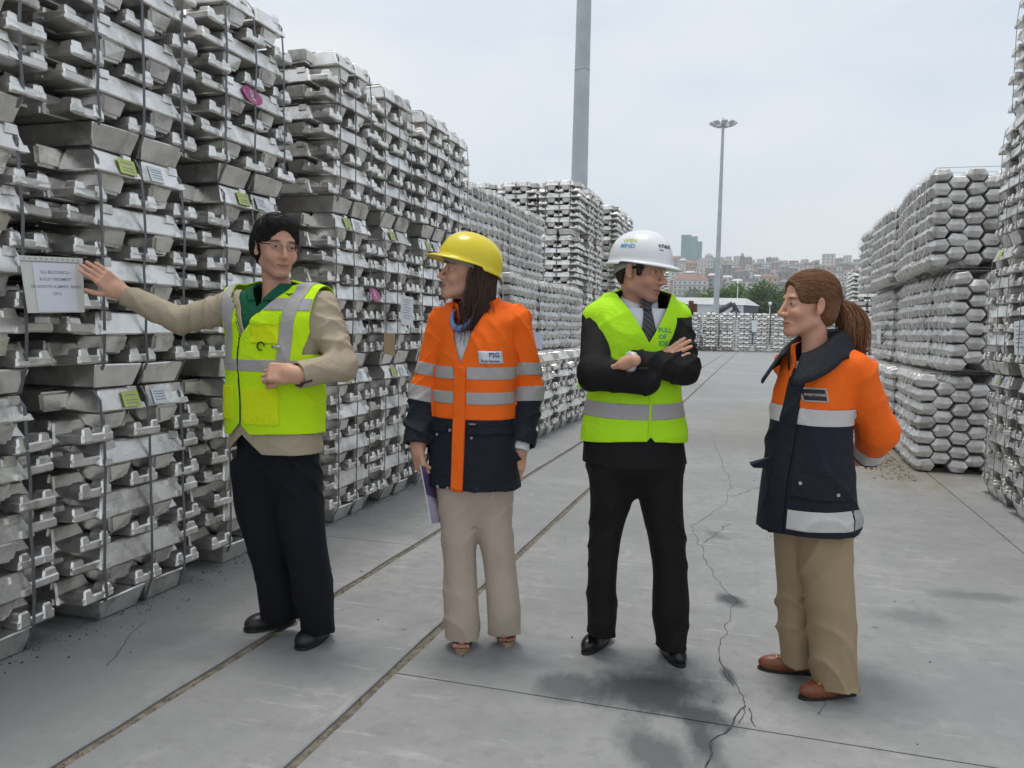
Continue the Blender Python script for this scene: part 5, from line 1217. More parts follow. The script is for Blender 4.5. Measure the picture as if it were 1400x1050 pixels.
for q in (1, -1):
    gl = link('glasses', bm_mesh('glasses', seg_tube([(q*(0.033+0.0235*math.cos(a)), -0.0965+0.006*abs(math.cos(a))*(q*math.cos(a) > 0), -0.001+0.0125*max(-1, min(1, 1.25*math.sin(a)))) for a in [k*math.pi/10 for k in range(21)]], 0.0013), GLM), p.e)
    link('temple', bm_mesh('temple', seg_tube([(q*0.058, -0.092, 0.007), (q*0.077, -0.06, 0.006), (q*0.0845, 0.005, 0.006)], 0.0022), GLD), gl)
    if q > 0: link('bridge', bm_mesh('bridge', seg_tube([(-0.010, -0.0985, 0.002), (0, -0.105, 0.004), (0.010, -0.0985, 0.002)], 0.0012), GLM), gl)
    bm = bmesh.new(); vs_ = [bm.verts.new(p.hR@(np.array((q*(0.033+0.0228*math.cos(a)), -0.098, -0.001+0.012*max(-1, min(1, 1.25*math.sin(a)))))*p.hs)+p.hc) for a in [k*math.pi/10 for k in range(20)]]; bm.faces.new(vs_)
    lm = bpy.data.materials.get('lens') or bpy.data.materials.new('lens'); lm.use_nodes = True; b_ = lm.node_tree.nodes['Principled BSDF']; b_.inputs['Transmission Weight'].default_value = 1; b_.inputs['Roughness'].default_value = 0.02; b_.inputs['IOR'].default_value = 1.01
    link('lens', bm_mesh('lens', bm, lm), gl)
hd = p.P(121, 362, -0.06)-p.P(164, 398, 0.02); add_hand(p, p.P(165, 399, 0.02), p.P(192, 412, 0.04), hd, (0.25, -0.85, 0.42), -1, TONE, 1.02, curl=(0.15, 0.2, 0.22, 0.28), spread=0.05, thumb=(0.85, 0.12), tc_=0.35)
hd = p.P(352, 507, -0.25)-p.P(402, 510, -0.25); add_hand(p, p.P(400, 510, -0.245), wL, hd, (0.12, -0.9, 0.35), -1, TONE, 1.0, curl=(0.85, 0.95, 1.0, 1.05), spread=0.03, thumb=(0.35, 0.35), tc_=0.1)
p.core((nb, C0, 0.06, 0.09), (C0+np.array([0, .03, .1]), shR, 0.04, 0.035), (C0+np.array([0, .03, .1]), shL, 0.04, 0.035), (shR, eR, .04, .035), (eR, wR, .035, .032), (shL, eL, .04, .035), (eL, wL, .035, .032))
LEGS(p, C0, lR, lL, .86)
p.finish_body(TONE)
# ================================================================== person 2: woman in a yellow helmet and orange jacket
p = Person(660, 889, 'woman in yellow helmet with orange and navy hi-vis jacket and blue bead necklace')
A = rad(-24); TONE = (0.62, 0.35, 0.245); LIP = (0.36, 0.11, 0.10)
C0 = p.P(652, 520); nb = p.P(652, 424, 0.02); fwd = np.array([math.sin(A), -math.cos(A), 0]); rt = np.array([math.cos(A), math.sin(A), 0]); up = np.array([0, 0, 1.0])
shR, shL = p.P(605, 440, 0.03), p.P(706, 438, 0.03); eR, wR = p.P(581, 535, 0.05), p.P(573, 606, -0.02); eL, wL = p.P(722, 535, 0.06), p.P(711, 606, -0.03)
tor = p.st([(420, 653, 36, .07, .02), (432, 653, 48, .10, .01), (455, 652, 50, .128), (500, 650, 53, .14), (545, 648, 56, .138), (600, 647, 61, .145), (662, 648, 65, .155)])
T0 = S_loft(tor, A, 2.25); aR = chain([shR, eR, wR], [.064, .062, .060], .03); aL = chain([shL, eL, wL], [.064, .064, .060], .03)
TS = S_u(0.05, fold(T0, .007, 36, 20, 20, 21), S_cap(p.P(636, 427, .02), shR, .05, .058), S_cap(p.P(672, 426, .02), shL, .05, .058))
J = S_u(0.012, TS, fold(aR, .011, 50, 30, 60, 22), fold(aL, .011, 50, 30, 60, 23))
V, T, N = garment(J, [p.P(545, 670, -.2), p.P(740, 415, .25)], .05, .0075); u, wf = uw(V, C0, A); z = V[:, 2]
dT = T0(*V.astype(F4).T); dA = np.minimum(aR(*V.astype(F4).T), aL(*V.astype(F4).T)); dRr = aR(*V.astype(F4).T); slv = (dA < dT-0.004) & (dA < 0.03)
zc = lambda y: p.P(650, y)[2]
cR = (V-wR)@((wR-eR)/np.linalg.norm(wR-eR)); cL = (V-wL)@((wL-eL)/np.linalg.norm(wL-eL)); cuff = np.where(slv, np.where(dRr < 0.03, cR, cL)-0.004, -1)
u0 = -0.005; zV = zc(498)
vcut = np.where(wf > 0, (z-zV)-3.0*np.abs(u-u0), -1)
g0 = np.maximum.reduce([vcut, cuff, zc(663)+.004*np.sin(u*13)-z, np.where(z > nb[2]-.03, .070-np.hypot(V[:, 0]-nb[0], V[:, 1]-nb[1]), -1)])
plk = np.where((wf > 0) & ~slv, np.abs(u-u0)-.027, 1.0)
along = np.where(dRr < 0.03, (V-shR)@((wR-shR)/np.linalg.norm(wR-shR))/np.linalg.norm(wR-shR), (V-shL)@((wL-shL)/np.linalg.norm(wL-shL))/np.linalg.norm(wL-shL))
orange = np.where(slv, (along-0.66)*.5, zc(569)-z); zor = np.minimum(orange, plk)
v, t, n = clip(V, T, N, np.maximum(g0, zor)); jk = mk('jacket', v, t, ORA, p.e, .004)
overlay('lower_panel', V, T, N, np.maximum(g0, -zor), 0.0, NAVY, jk, .004)
for y0, y1 in ((500, 516), (533, 549)):
    zm, hw = (zc(y0)+zc(y1))/2, (zc(y0)-zc(y1))/2
    overlay('reflective_band', V, T, N, np.maximum.reduce([g0+.002, np.abs(z-zm)-hw, np.where(slv, 1, -1), .029-np.abs(u-u0)-(wf < 0)]), .002, REFL, jk)
for s0, s1 in ((0.35, 0.45), (0.54, 0.66)):
    for one in (dRr < .03, dRr >= .03): overlay('sleeve_band', V, T, N, np.maximum.reduce([g0+.002, (np.abs(along-(s0+s1)/2)-(s1-s0)/2)*.45, np.where(slv & one, -1, 1)]), .002, REFL, jk)
overlay('placket', V, T, N, np.maximum.reduce([g0, plk+.002, z-zV]), .006, ORA, jk, .004)
for q, mt in ((wR, 0), (wL, 1)):
    d = (q-(eR if mt == 0 else eL)); d /= np.linalg.norm(d); b0 = q-d*.055
    cf = S_max(S_sub(0.004, S_cap(b0, q+d*.02, .066, .067), S_cap(b0-d*.05, q+d*.1, .052, .056)), lambda x, y, zz, q=q, d=d: (x-F4(q[0]))*F4(d[0])+(y-F4(q[1]))*F4(d[1])+(zz-F4(q[2]))*F4(d[2])-F4(.006), lambda x, y, zz, b0=b0, d=d: -((x-F4(b0[0]))*F4(d[0])+(y-F4(b0[1]))*F4(d[1])+(zz-F4(b0[2]))*F4(d[2])))
    lo, hi = bbox([b0, q], .09); v2, q2, n2 = snet(fold(cf, .003, 60, 30, 30, 24), lo, hi, .005); mk('cuff', v2, q2, NAVY, jk)
    if mt:
        cf = S_max(S_cap(q-d*.02, q+d*.05, .040, .043), lambda x, y, zz, q=q, d=d: (x-F4(q[0]))*F4(d[0])+(y-F4(q[1]))*F4(d[1])+(zz-F4(q[2]))*F4(d[2])-F4(.032)); v2, q2, n2 = snet(cf, *bbox([q], .10), .005); mk('shirt_cuff', v2, q2, WHITE, p.e)
# collar
def collar(p, c, ang, z0, z1, r0, r1, gap, mat, parent, slope=0.35, name='collar', depth=1.0, drop=0.0):
    V = []; n = 40; rows = 6
    for j in range(rows+1):
        t = j/rows
        for i in range(n+1):
            th = gap+(2*math.pi-2*gap)*i/n; fr = max(0, math.cos(th)); r = r0+(r1-r0)*t+0.006*math.sin(th*5+1); zz = z0+(z1-z0)*t*(1-drop*fr)-slope*fr*r
            q = np.array([math.sin(th)*r, -math.cos(th)*r*depth]); V.append((c[0]+q[0]*math.cos(ang)-q[1]*math.sin(ang), c[1]+q[0]*math.sin(ang)+q[1]*math.cos(ang), zz))
    Q = [(j*(n+1)+i, j*(n+1)+i+1, (j+1)*(n+1)+i+1, (j+1)*(n+1)+i) for j in range(rows) for i in range(n)]
    o = link(name, py_mesh(name, V, Q, mat, True), parent); sm = o.modifiers.new('thickness', 'SOLIDIFY'); sm.thickness = .006; sm.offset = 0; return o
collar(p, nb, A, nb[2]-.035, nb[2]+.055, .082, .098, 0.55, ORA, jk, .42)
collar(p, nb, A, nb[2]-.035, nb[2]+.050, .076, .091, 0.6, NAVY2, jk, .42, 'collar_lining')
fn = on_sdf(J, p.P(650, 480), rt, up, VW, .004)
pt_, fb = patch('badge', J, p.P(672, 487), rt, up-.14*rt, VW, .105, .050, .0045, plain('badge_white', (.66, .68, .76), .6), jk, 6)
INKB = plain('ink_navy', (.03, .05, .14), .6)
flat_text('badge_lettering', 'Port Ferroo', .0165, INKB, pt_, lambda u_, v_: on_sdf(J, p.P(672, 487), rt, up-.14*rt, VW, .0062)(u_-.043, v_-.020), .0004)
flat_text('badge_logo', 'P2G', .026, plain('ink_blue', (.05, .10, .25), .6), pt_, lambda u_, v_: on_sdf(J, p.P(672, 487), rt, up-.14*rt, VW, .0062)(u_-.006, v_+.001), .0008)
for (px, py_) in ((623, 513), (618, 583), (615, 659)):
    disc('snap', on_sdf(J, p.P(px, py_), rt, up, VW, .009)(0, 0), fwd, .0065, SNAP, jk)
for (px, py_) in ((600, 590), (647, 592), (601, 659)):
    disc('snap', on_sdf(J, p.P(px, py_), rt, up, VW, .004)(0, 0), fwd, .0065, SNAP, jk)
for cu_, cz_, wd, hh in ((-.125, zc(583), .13, .016), (.12, zc(583), .17, .016)):
    overlay('pocket_flap', V, T, N, np.maximum.reduce([g0, np.abs(u-cu_)-wd/2, np.abs(z-cz_)-hh, np.where((wf > 0) & ~slv, -1, 1)]), .006, NAVY, jk, .004)
patch('tag', J, p.P(648, 574), rt, up, VW, .03, .007, .008, plain('tag_grey', (.25, .2, .15), .6), jk, 3)
# white top, beads
nk = S_u(.02, S_off(T0, -.016), S_cap(nb-up*.10, nb, .075, .055)); v2, t2, n2 = garment(nk, [p.P(610, 520, -.2), p.P(690, 440, .1)], .03, .008); u2, w2 = uw(v2, C0, A)
overlay('white_top', v2, t2, n2, np.maximum.reduce([np.where(w2 > .03, -1, 1), v2[:, 2]-nb[2]+.085, zc(515)-v2[:, 2], np.abs(u2)-.07]), 0, WHITE, p.e, .003)
BEAD = plain('bead_blue', (.16, .25, .48), .45, 0, .25, 60); nc = S_u(.02, S_off(T0, -.010), S_cap(nb-up*.10, nb+up*.06, .078, .055))
for k in range(25):
    a = -1.0+2.0*k/24; x_ = .060*math.sin(a*1.35)*(1.0 if abs(a) > .5 else 1.0); zz = nb[2]+.028-.105*(1-abs(a)**2.2); q = np.array([nb[0], nb[1], zz])+rt*(x_-.012)
    fnb = on_sdf(nc, q+fwd*.06, rt, up, fwd, .010); bm = bmesh.new(); bmesh.ops.create_uvsphere(bm, u_segments=12, v_segments=8, radius=.0135*(.75+.25*(1-abs(a)))); 
    link('bead', bm_mesh('bead', bm, BEAD, True), p.e, fnb(0, 0), (a, .3, a*2), (1, .8, 1))
# trousers, sandals
lR = S_loft(p.st([(876, 632, 25, .062, .04), (840, 631, 25, .070, .03), (770, 629, 23.5, .078, .03), (715, 626, 25, .09, .01), (640, 626, 34, .11, .0)]), 0, 2.1); lL = S_loft(p.st([(864, 690, 23.5, .060, .06), (840, 689, 24, .070, .04), (770, 683, 23.5, .078, .035), (715, 675, 26, .09, .02), (640, 667, 35, .11, .0)]), 0, 2.1); hip = S_loft(p.st([(712, 650, 12, .04, .0), (690, 650, 36, .08, .0), (660, 650, 53, .115, .0), (610, 650, 54, .12, .0)]), A, 2.2)
V, T, N = garment(fold(S_u(.03, lR, lL, hip), .006, 44, 26, 20, 26), [p.P(600, 886, -.2), p.P(715, 612, .25)], .05, .009); mk('trousers', V, T, SAND, p.e)
gw = lambda px, py: (lambda d: p.Rw.T@(np.array([0, 0, EYE])+d*(-EYE/d[2])-p.root))(FWD+CR*((px-700)/FPX)+CU*(-(py-525)/FPX))
SAND_L = plain('sandal_navy', (.02, .025, .04), .5)
for hl, te in (((637, 872), (629, 896)), ((688, 865), (695, 886))):
    h_, t_ = gw(*hl), gw(*te); a_ = t_-h_; a_[2] = 0; a_ /= np.linalg.norm(a_); h_ = t_-a_*.235
    so, (h3, a3, b3, L3) = shoe(p, h_, t_, SAND_L, CORK, .042, .06, 'sandal', low=True)
    p.core((h3+a3*.07+up*.052, h3+a3*.06+up*.15, .028, .030), (h3+a3*.07+up*.05, h3+a3*(L3-.06)+up*.040, .027, .024))
    for k in range(5):
        o_ = (k-2)*.0135; q = h3+a3*(L3-.018-.004*abs(k-2))+b3*o_+up*.030; bm = bmesh.new(); bmesh.ops.create_uvsphere(bm, u_segments=10, v_segments=8, radius=.0095 if k else .0115)
        link('toe', bm_mesh('toe', bm, plain('toe_skin', (.46, .20, .145), .5) if k == 0 and 'toe_skin' not in bpy.data.materials else bpy.data.materials['toe_skin'], True), so, q, None, (1, 1.3, .8))
# head
add_head(p, 637, 372, -.01, rad(-74), rad(-7), rad(0), .97, 'f', TONE, LIP, nb-up*.03, .047, 0, 1.0, .003, gaze=-.3)
HB = hair_mat('hair_dark_brown', (.018, .009, .006), (.075, .038, .022))
hf = S_u(.03, S_ell((0, .022, .045), (.088, .106, .088)), S_cap((-.058, .045, .02), (-.062, .065, -.15), .032, .036), S_cap((.058, .045, .02), (.062, .065, -.15), .034, .036), S_cap((0, .075, .0), (0, .085, -.16), .055, .055))
hf = S_sub(.012, hf, S_ell((0, -.115, -.03), (.066, .088, .125)), S_box((0, -.09, -.10), (.11, .104, .17), None, .02))
hair_shell(p, strandy(hf, .0022, (1, .9, 0), 420, 5), (-.13, -.13, -.24), (.13, .17, .15), HB, .0045)
r = random.Random(5); paths = []
for k in range(950):
    sd = r.choice((-1, 1)); a0 = r.uniform(.02, 1.0)     # along the side from temple to the back
    sx = sd*(.082-.03*a0**2); sy = -.002+.097*a0; base = np.array([sx+r.uniform(-.008, .008), sy, r.uniform(-.03, .02)])
    ln = r.uniform(.17, .33)*(1-.1*a0); dr = np.array([sd*r.uniform(-.02, .05), r.uniform(-.02, .035)-.02*(1-a0), 0])
    P_ = [base+np.array([0, 0, -ln*t])+dr*t*t*1.2+np.array([sd*.012*math.sin(3*t+k), .012*math.sin(2.6*t+k*1.7), 0])+np.array([sd*.009*math.sin(math.pi*t), 0, 0]) for t in np.linspace(0, 1, 8)]
    paths.append([Vector(p.hR@np.array(q)*p.hs+p.hc) for q in P_])
strands('hair_strands', paths, .0015, HB, p.e, 4)
strands_on(p, hf, 2400, lambda q: np.stack([.10*np.sin(q[:, 2]*40+q[:, 1]*30), .06+0*q[:, 0], -1+0*q[:, 0]], 1), .13, 9, .0025, .0012, HB, 32, (-.13, -.13, -.24), (.13, .17, .10), name='hair_strands', jitter=.12)
hm, pt2 = helmet(p, plain('helmet_yellow', (.72, .58, .02), .28, 0, .04, 3, .03, 60), .104, .136, .125, .036, .012, .050, rad(-9), .0045)
# ear side ratchet clips of the harness
for q in (-1, 1): disc('harness_clip', p.hR@np.array([q*.079, .055, -.024])*p.hs+p.hc, p.hR@np.array([q, .2, 0]), .014, plain('clip_grey', (.42, .42, .40), .6), hm, .01)
add_hand(p, p.P(571, 612, -.02), wR, p.P(577, 650, -.06)-p.P(571, 612, -.02), (-.75, -.5, .1), 1, TONE, .92, curl=(.75, .85, .95, 1.0), spread=.02, thumb=(.3, .5))
add_hand(p, p.P(709, 614, -.03), wL, p.P(705, 660, -.06)-p.P(709, 614, -.03), (.55, -.8, .1), -1, TONE, .92, curl=(.35, .42, .5, .55), spread=.02, thumb=(.35, .55))
p.core((nb, C0, .04, .06), (C0+up*.12, shR, .045, .035), (C0+up*.12, shL, .045, .035), (shR, eR, .035, .03), (eR, wR, .03, .028), (shL, eL, .035, .03), (eL, wL, .03, .028)); LEGS(p, C0, lR, lL, .88, True); p.finish_body(TONE)
# the magazine in her hand
PUR = plain('cover_purple', (.14, .09, .22), .35, 0, .5, 9); e = empty('magazine', p.L2W(p.P(590, 675, -.06)), YAW); tag(e, 'purple and pale magazine held low in the hand of the woman in the yellow helmet', 'magazine')
o0 = p.P(590, 675, -.06); cn = [p.P(574, 636, -.09)-o0, p.P(601, 655, .06)-o0, p.P(613, 712, .06)-o0, p.P(589, 716, -.05)-o0]; cn = [np.array(q) for q in cn]; nn = np.cross(cn[1]-cn[0], cn[3]-cn[0]); nn /= np.linalg.norm(nn)
def sheet(name, uv, th, off, mat):
    P4 = [cn[0]*(1-a)*(1-b)+cn[1]*a*(1-b)+cn[2]*a*b+cn[3]*(1-a)*b for a, b in uv]; k = len(P4); V = [q+nn*off for q in P4]+[q+nn*(off-th) for q in P4]
    return link(name, py_mesh(name, V, [tuple(range(k)), tuple(range(k, 2*k))[::-1]]+[(i, k+i, k+(i+1) % k, (i+1) % k) for i in range(k)], mat), e)
sheet('pages', [(0, 0), (1, 0), (1, 1), (0, 1)], .004, .0, M['paper'])
sgn = 1 if nn@np.array([0, -1, 0]) > 0 else -1
sheet('cover', [(0, 0), (1, 0), (1, .55), (0, .5)], .001, .0016*sgn+(.0 if sgn > 0 else -.004), PUR); sheet('cover', [(0, .51), (1, .56), (1, 1), (0, 1)], .001, .0016*sgn+(0 if sgn > 0 else -.004), plain('cover_pale', (.42, .38, .50), .4, 0, .4, 12))
# ================================================================== person 3: man in a white helmet with crossed arms
p = Person(868, 898, 'man in white helmet with dark suit, lime hi-vis vest and crossed arms')
A = rad(6); TONE = (0.62, 0.35, 0.245); LIP = (0.34, 0.13, 0.105); up = np.array([0, 0, 1.0]); fwd = np.array([math.sin(A), -math.cos(A), 0]); rt = np.array([math.cos(A), math.sin(A), 0])
C0 = p.P(868, 520); nb = p.P(873, 412, .02); zc = lambda y: p.P(868, y)[2]
shR, shL = p.P(818, 438, .02), p.P(922, 436, .02); eR, wR = p.P(813, 510, -.145), p.P(884, 521, -.200); eL, wL = p.P(935, 505, -.13), p.P(864, 495, -.215)
tor = p.st([(408, 872, 38, .07, .02), (418, 871, 50, .09, .01), (440, 870, 56, .115), (490, 869, 58, .125), (545, 867, 61, .128), (590, 866, 68, .132), (636, 868, 73, .135)])
T0 = S_loft(tor, A, 2.3); aR = chain([shR, eR, wR], [.070, .064, .052], .03); aL = chain([shL, eL, wL], [.068, .060, .050], .03)
lo_R = S_cap(eR, wR, .062, .050)
shp = S_u(.05, T0, S_cap(p.P(855, 414, .02), shR, .05, .06), S_cap(p.P(890, 414, .02), shL, .05, .06))
J = S_u(.014, fold(shp, .003, 30, 16, 24, 31), S_u(.02, fold(aR, .009, 60, 40, 60, 32), lo_R), fold(aL, .009, 60, 40, 60, 33))
V, T, N = garment(J, [p.P(790, 640, -.2), p.P(950, 405, .2)], .09, .008); u, wf = uw(V, C0, A); z = V[:, 2]
zV, uV = zc(480), .018
vcut = np.where(wf > 0, (z-zV)-1.9*np.abs(u-uV), -1)
dL, dR = aL(*V.astype(F4).T), aR(*V.astype(F4).T); dT = T0(*V.astype(F4).T)
cL = (V-wL)@((wL-eL)/np.linalg.norm(wL-eL)); cR = (V-wR)@((wR-eR)/np.linalg.norm(wR-eR)); qR = p.P(888, 527, -.295); c3 = (V-qR)@((qR-eR)/np.linalg.norm(qR-eR))
g0 = np.maximum.reduce([np.where((dL > .03) & (dR > .03), vcut, -1), np.where((dL < .02) & (dT > .01) & (dL < dR), cL, -1), zc(635)-.014*np.cos((u-.02)*14)-z, np.where(z > nb[2]-.03, .066-np.hypot(V[:, 0]-nb[0], V[:, 1]-nb[1]), -1)])
v, t, n = clip(V, T, N, g0); jk = mk('suit_jacket', v, t, BLACK, p.e, .004)
for k in range(4): disc('sleeve_button', on_sdf(aL, p.P(877+3.6*k, 504+.2*k, -.3), rt, up, (0, -1, 0), .010)(0, 0), (0, -1, .1), .005, DARK, jk, .004)
# vest
VS = S_off(fold(shp, .004, 30, 16, 34, 35), .010); V, T, N = garment(VS, [p.P(795, 610, -.2), p.P(942, 400, .2)], .05, .007); u, wf = uw(V, C0, A); z = V[:, 2]
dA = np.minimum(aL(*V.astype(F4).T), aR(*V.astype(F4).T)); arm_c = np.where(z > zc(500), .010-dA, -1); armh = np.where(z > zc(545), np.abs(u)-(.172+.055*np.clip((z-zc(470))/.13, 0, 1)+.6*np.clip(zc(512)-z, 0, .2)), -1)
vc = np.where(wf > 0, (z-zc(468))-1.7*np.abs(u-uV), -1)
hem = zc(600)+.008*np.cos(u*10)-z; gap = np.where(wf > 0, (zc(591)-z)*.8-np.abs(u-.035)*1.0, -1)
gV = np.maximum.reduce([vc, armh, hem, gap, np.where(z > nb[2]-.05, .070-np.hypot(V[:, 0]-nb[0], V[:, 1]-nb[1]), -1)])
vest = overlay('hi_vis_vest', V, T, N, gV, 0, YELG, p.e, .003)
overlay('reflective_band', V, T, N, np.maximum(gV+.002, np.abs(z-zc(557)+.006*np.cos(u*9))-.031), .0022, REFL, vest)
overlay('vest_edge', V, T, N, np.maximum.reduce([gV, np.abs(u-.028)-.0045, z-zc(510), np.where(wf > 0, -1, 1)]), .004, YELG, vest)
side_tab = p.P(797, 519, -.02); bm = bmesh.new(); box(bm, -.018, .018, -.01, .01, -.035, .035); bevel(bm, .006); link('side_tab', bm_mesh('side_tab', bm, YELG), vest, side_tab, (0, .25, .3))
PRN = plain('print_green', (.05, .26, .20), .6)
for i, tx in enumerate(('FULL', 'OF', 'IDEAS')):
    fn = on_sdf(VS, p.P(893, 454+8.8*i), rt, up, VW, .0022); flat_text('lettering', tx, .0265, PRN, vest, fn, .0004)
# shirt, collar, tie
PS = S_u(.02, S_off(T0, -.010), S_cap(nb-up*.10, nb-up*.01, .085, .062)); V, T, N = garment(PS, [p.P(840, 490, -.2), p.P(905, 405, .1)], .03, .007); u, wf = uw(V, C0, A); z = V[:, 2]
overlay('shirt', V, T, N, np.maximum.reduce([np.where(wf > .02, (-(z-zV)*.55+np.abs(u-uV))-.05, 1), z-nb[2]+.03, zc(492)-z]), 0, WHITE, p.e, .003)
q = NT('tie_stripes'); vv = q.coord('Object', (1, 1, 1)); wv = q.n('ShaderNodeTexWave'); wv.inputs['Scale'].default_value = 22; wv.bands_direction = 'DIAGONAL'; wv.inputs['Distortion'].default_value = 0.2; q.l(vv, wv.inputs['Vector']); q.col(q.ramp(wv.outputs['Fac'], .35, (.012, .012, .016), .75, (.055, .055, .07))); q.set(.5); TIEM = q.m
ht = (z-zc(428))/-.1; overlay('tie', V, T, N, np.maximum.reduce([np.abs(u-uV-.001)-(.017+.016*np.clip(ht, 0, 1)), np.where(wf > .02, z-zc(415)-.004, 1), zc(486)-z]), .007, TIEM, p.e, .004)
overlay('tie_knot', V, T, N, np.maximum.reduce([np.abs(u-uV)-(.015+.20*np.clip(z-zc(424), 0, .03)), np.abs(z-zc(419))-.020, np.where(wf > .02, -1, 1)]), .013, TIEM, p.e, .006)
def wing(sg):
    c = nb-up*.012; pts = []
    for i in range(15):
        th = .16+(math.pi-.16)*i/14; r0 = .064; lead = max(0, 1-i/5.0)
        a, b = math.sin(th)*sg, -math.cos(th); top = np.array([a*r0, b*(r0+.004), .036-.040*max(0, math.cos(th))]); bot = np.array([a*(r0+.016)+sg*.012*lead, b*(r0+.018), -.006-.050*max(0, math.cos(th))-.022*lead*(1 if i < 3 else .5)])
        pts.append((top, (top+bot)/2+np.array([a, b, 0])*.008, bot))
    R = rotz(A); V = [tuple(R@q+c) for tr in pts for q in tr]; Q = [(3*i+k, 3*i+k+1, 3*i+k+4, 3*i+k+3) for i in range(14) for k in range(2)]
    o = link('shirt_collar', py_mesh('shirt_collar', V, Q, WHITE, True), p.e); sm = o.modifiers.new('thickness', 'SOLIDIFY'); sm.thickness = .003
wing(1); wing(-1)
d = (wL-eL)/np.linalg.norm(wL-eL); cf = S_max(S_cap(wL-d*.03, wL+d*.05, .041, .038), lambda x, y, zz: (x-F4(wL[0]))*F4(d[0])+(y-F4(wL[1]))*F4(d[1])+(zz-F4(wL[2]))*F4(d[2])-F4(.018)); v2, q2, n2 = snet(cf, *bbox([wL], .10), .005); mk('shirt_cuff', v2, q2, WHITE, p.e)
# trousers and shoes
lR = S_loft(p.st([(866, 822, 19, .075, .04), (845, 823, 21, .08, .04), (800, 823, 20.5, .08, .04), (745, 826, 22, .088, .03), (690, 833, 27, .10, .02), (620, 838, 36, .115, 0)]), 0, 2.2); lL = S_loft(p.st([(884, 918, 20, .075, -.02), (855, 917, 24, .08, -.01), (825, 917, 26, .085, -.01), (785, 916, 24, .085, .0), (735, 911, 26, .09, .01), (690, 904, 30, .10, .01), (620, 898, 37, .115, 0)]), 0, 2.2); hip = S_loft(p.st([(678, 868, 12, .04, 0), (662, 868, 36, .07, 0), (645, 868, 58, .115, 0), (610, 868, 62, .12, 0)]), A, 2.3)
V, T, N = garment(fold(S_u(.03, lR, lL, hip), .0065, 40, 26, 34, 36), [p.P(795, 890, -.2), p.P(948, 605, .25)], .05, .009); mk('trousers', V, T, BLACK, p.e)
gw = lambda px, py: (lambda d: p.Rw.T@(np.array([0, 0, EYE])+d*(-EYE/d[2])-p.root))(FWD+CR*((px-700)/FPX)+CU*(-(py-525)/FPX))
shoe(p, gw(832, 872), gw(798, 896), LEATH, SOLE, .046, pointed=1); shoe(p, gw(908, 884), gw(932, 914), LEATH, SOLE, .048, pointed=1)
# head
add_head(p, 877, 370, -.01, rad(54), rad(8), rad(3), 1.0, 'm', TONE, LIP, nb-up*.03, .057, .62, .3, .002, gaze=.4)
hf = S_u(.02, S_ell((0, .020, .045), (.083, .102, .085)), S_cap((-.036, .044, -.03), (.036, .044, -.03), .041, .041), S_cap((.074, -.030, .02), (.076, -.030, -.020), .011, .007), S_cap((-.074, -.030, .02), (-.076, -.030, -.020), .011, .007))
hf = S_sub(.008, hf, S_ell((0, -.115, -.03), (.0735, .082, .115)), S_box((0, -.04, -.085), (.12, .085, .065), None, .01), S_box((0, .06, -.14), (.12, .12, .075)))
hf = S_u(.01, hf, S_cap((.0755, -.030, .02), (.0745, -.031, -.018), .009, .006), S_cap((-.0755, -.030, .02), (-.0745, -.031, -.018), .009, .006))
hair_shell(p, strandy(hf, .002, (.6, .6, .5), 240, 8), (-.12, -.13, -.12), (.12, .15, .15), hair_mat('hair_short_dark', (.008, .006, .005), (.022, .016, .013), (60, 60, 60)))
strands_on(p, hf, 900, lambda q: np.stack([0*q[:, 0], .35+0*q[:, 0], -1+0*q[:, 0]], 1), .018, 4, .0012, .0009, bpy.data.materials['hair_short_dark'], 33, jitter=.2)
hm, pt3 = helmet(p, plain('helmet_white', (.74, .75, .77), .3, 0, .02, 3, .03, 60), .106, .136, .128, .030, .012, .045, rad(-3), .006)
OPN = plain('print_lime', (.50, .62, .05), .5); MND = plain('print_blue', (.03, .30, .55), .5); KYL = plain('print_dark', (.05, .05, .055), .5); pp = p
def hl_text(tx, size, mat, th, ph, bold=.0004): flat_text('lettering', tx, size, mat, hm, lambda u_, v_: pp.hR@pt3(th+u_/.118, ph-v_/.125, .0016)*1.0+pp.hc, bold)
hl_text('OPEN', .024, OPN, -1.93, 1.04); hl_text('MIND', .025, MND, -1.95, 1.25)
hl_text('KYLEDO', .019, KYL, -.62, 1.14, .0008); hl_text('logistics', .006, KYL, -.60, 1.24)
add_hand(p, p.P(897, 502, -.145), p.P(892, 504, -.165), p.P(932, 475, -.16)-p.P(897, 502, -.145), (-.3, -.85, .55), -1, TONE, .93, curl=(.12, .15, .2, .25), spread=.035, thumb=(.3, .5))
add_hand(p, p.P(857, 496, -.235), wL, p.P(822, 508, -.13)-p.P(857, 497, -.235), (.1, -.4, .92), 1, TONE, .84, curl=(.4, .4, .4, .4), spread=.02, thumb=(.2, .6))
p.core((nb, C0, .05, .08), (C0+up*.1, shR, .05, .04), (C0+up*.1, shL, .05, .04), (shR, eR, .04, .035), (eR, p.P(872, 518, -.185), .035, .028), (p.P(872, 518, -.185), p.P(892, 504, -.165), .026, .024), (shL, eL, .04, .035), (eL, wL, .03, .022)); LEGS(p, C0, lR, lL, .92); p.finish_body(TONE)
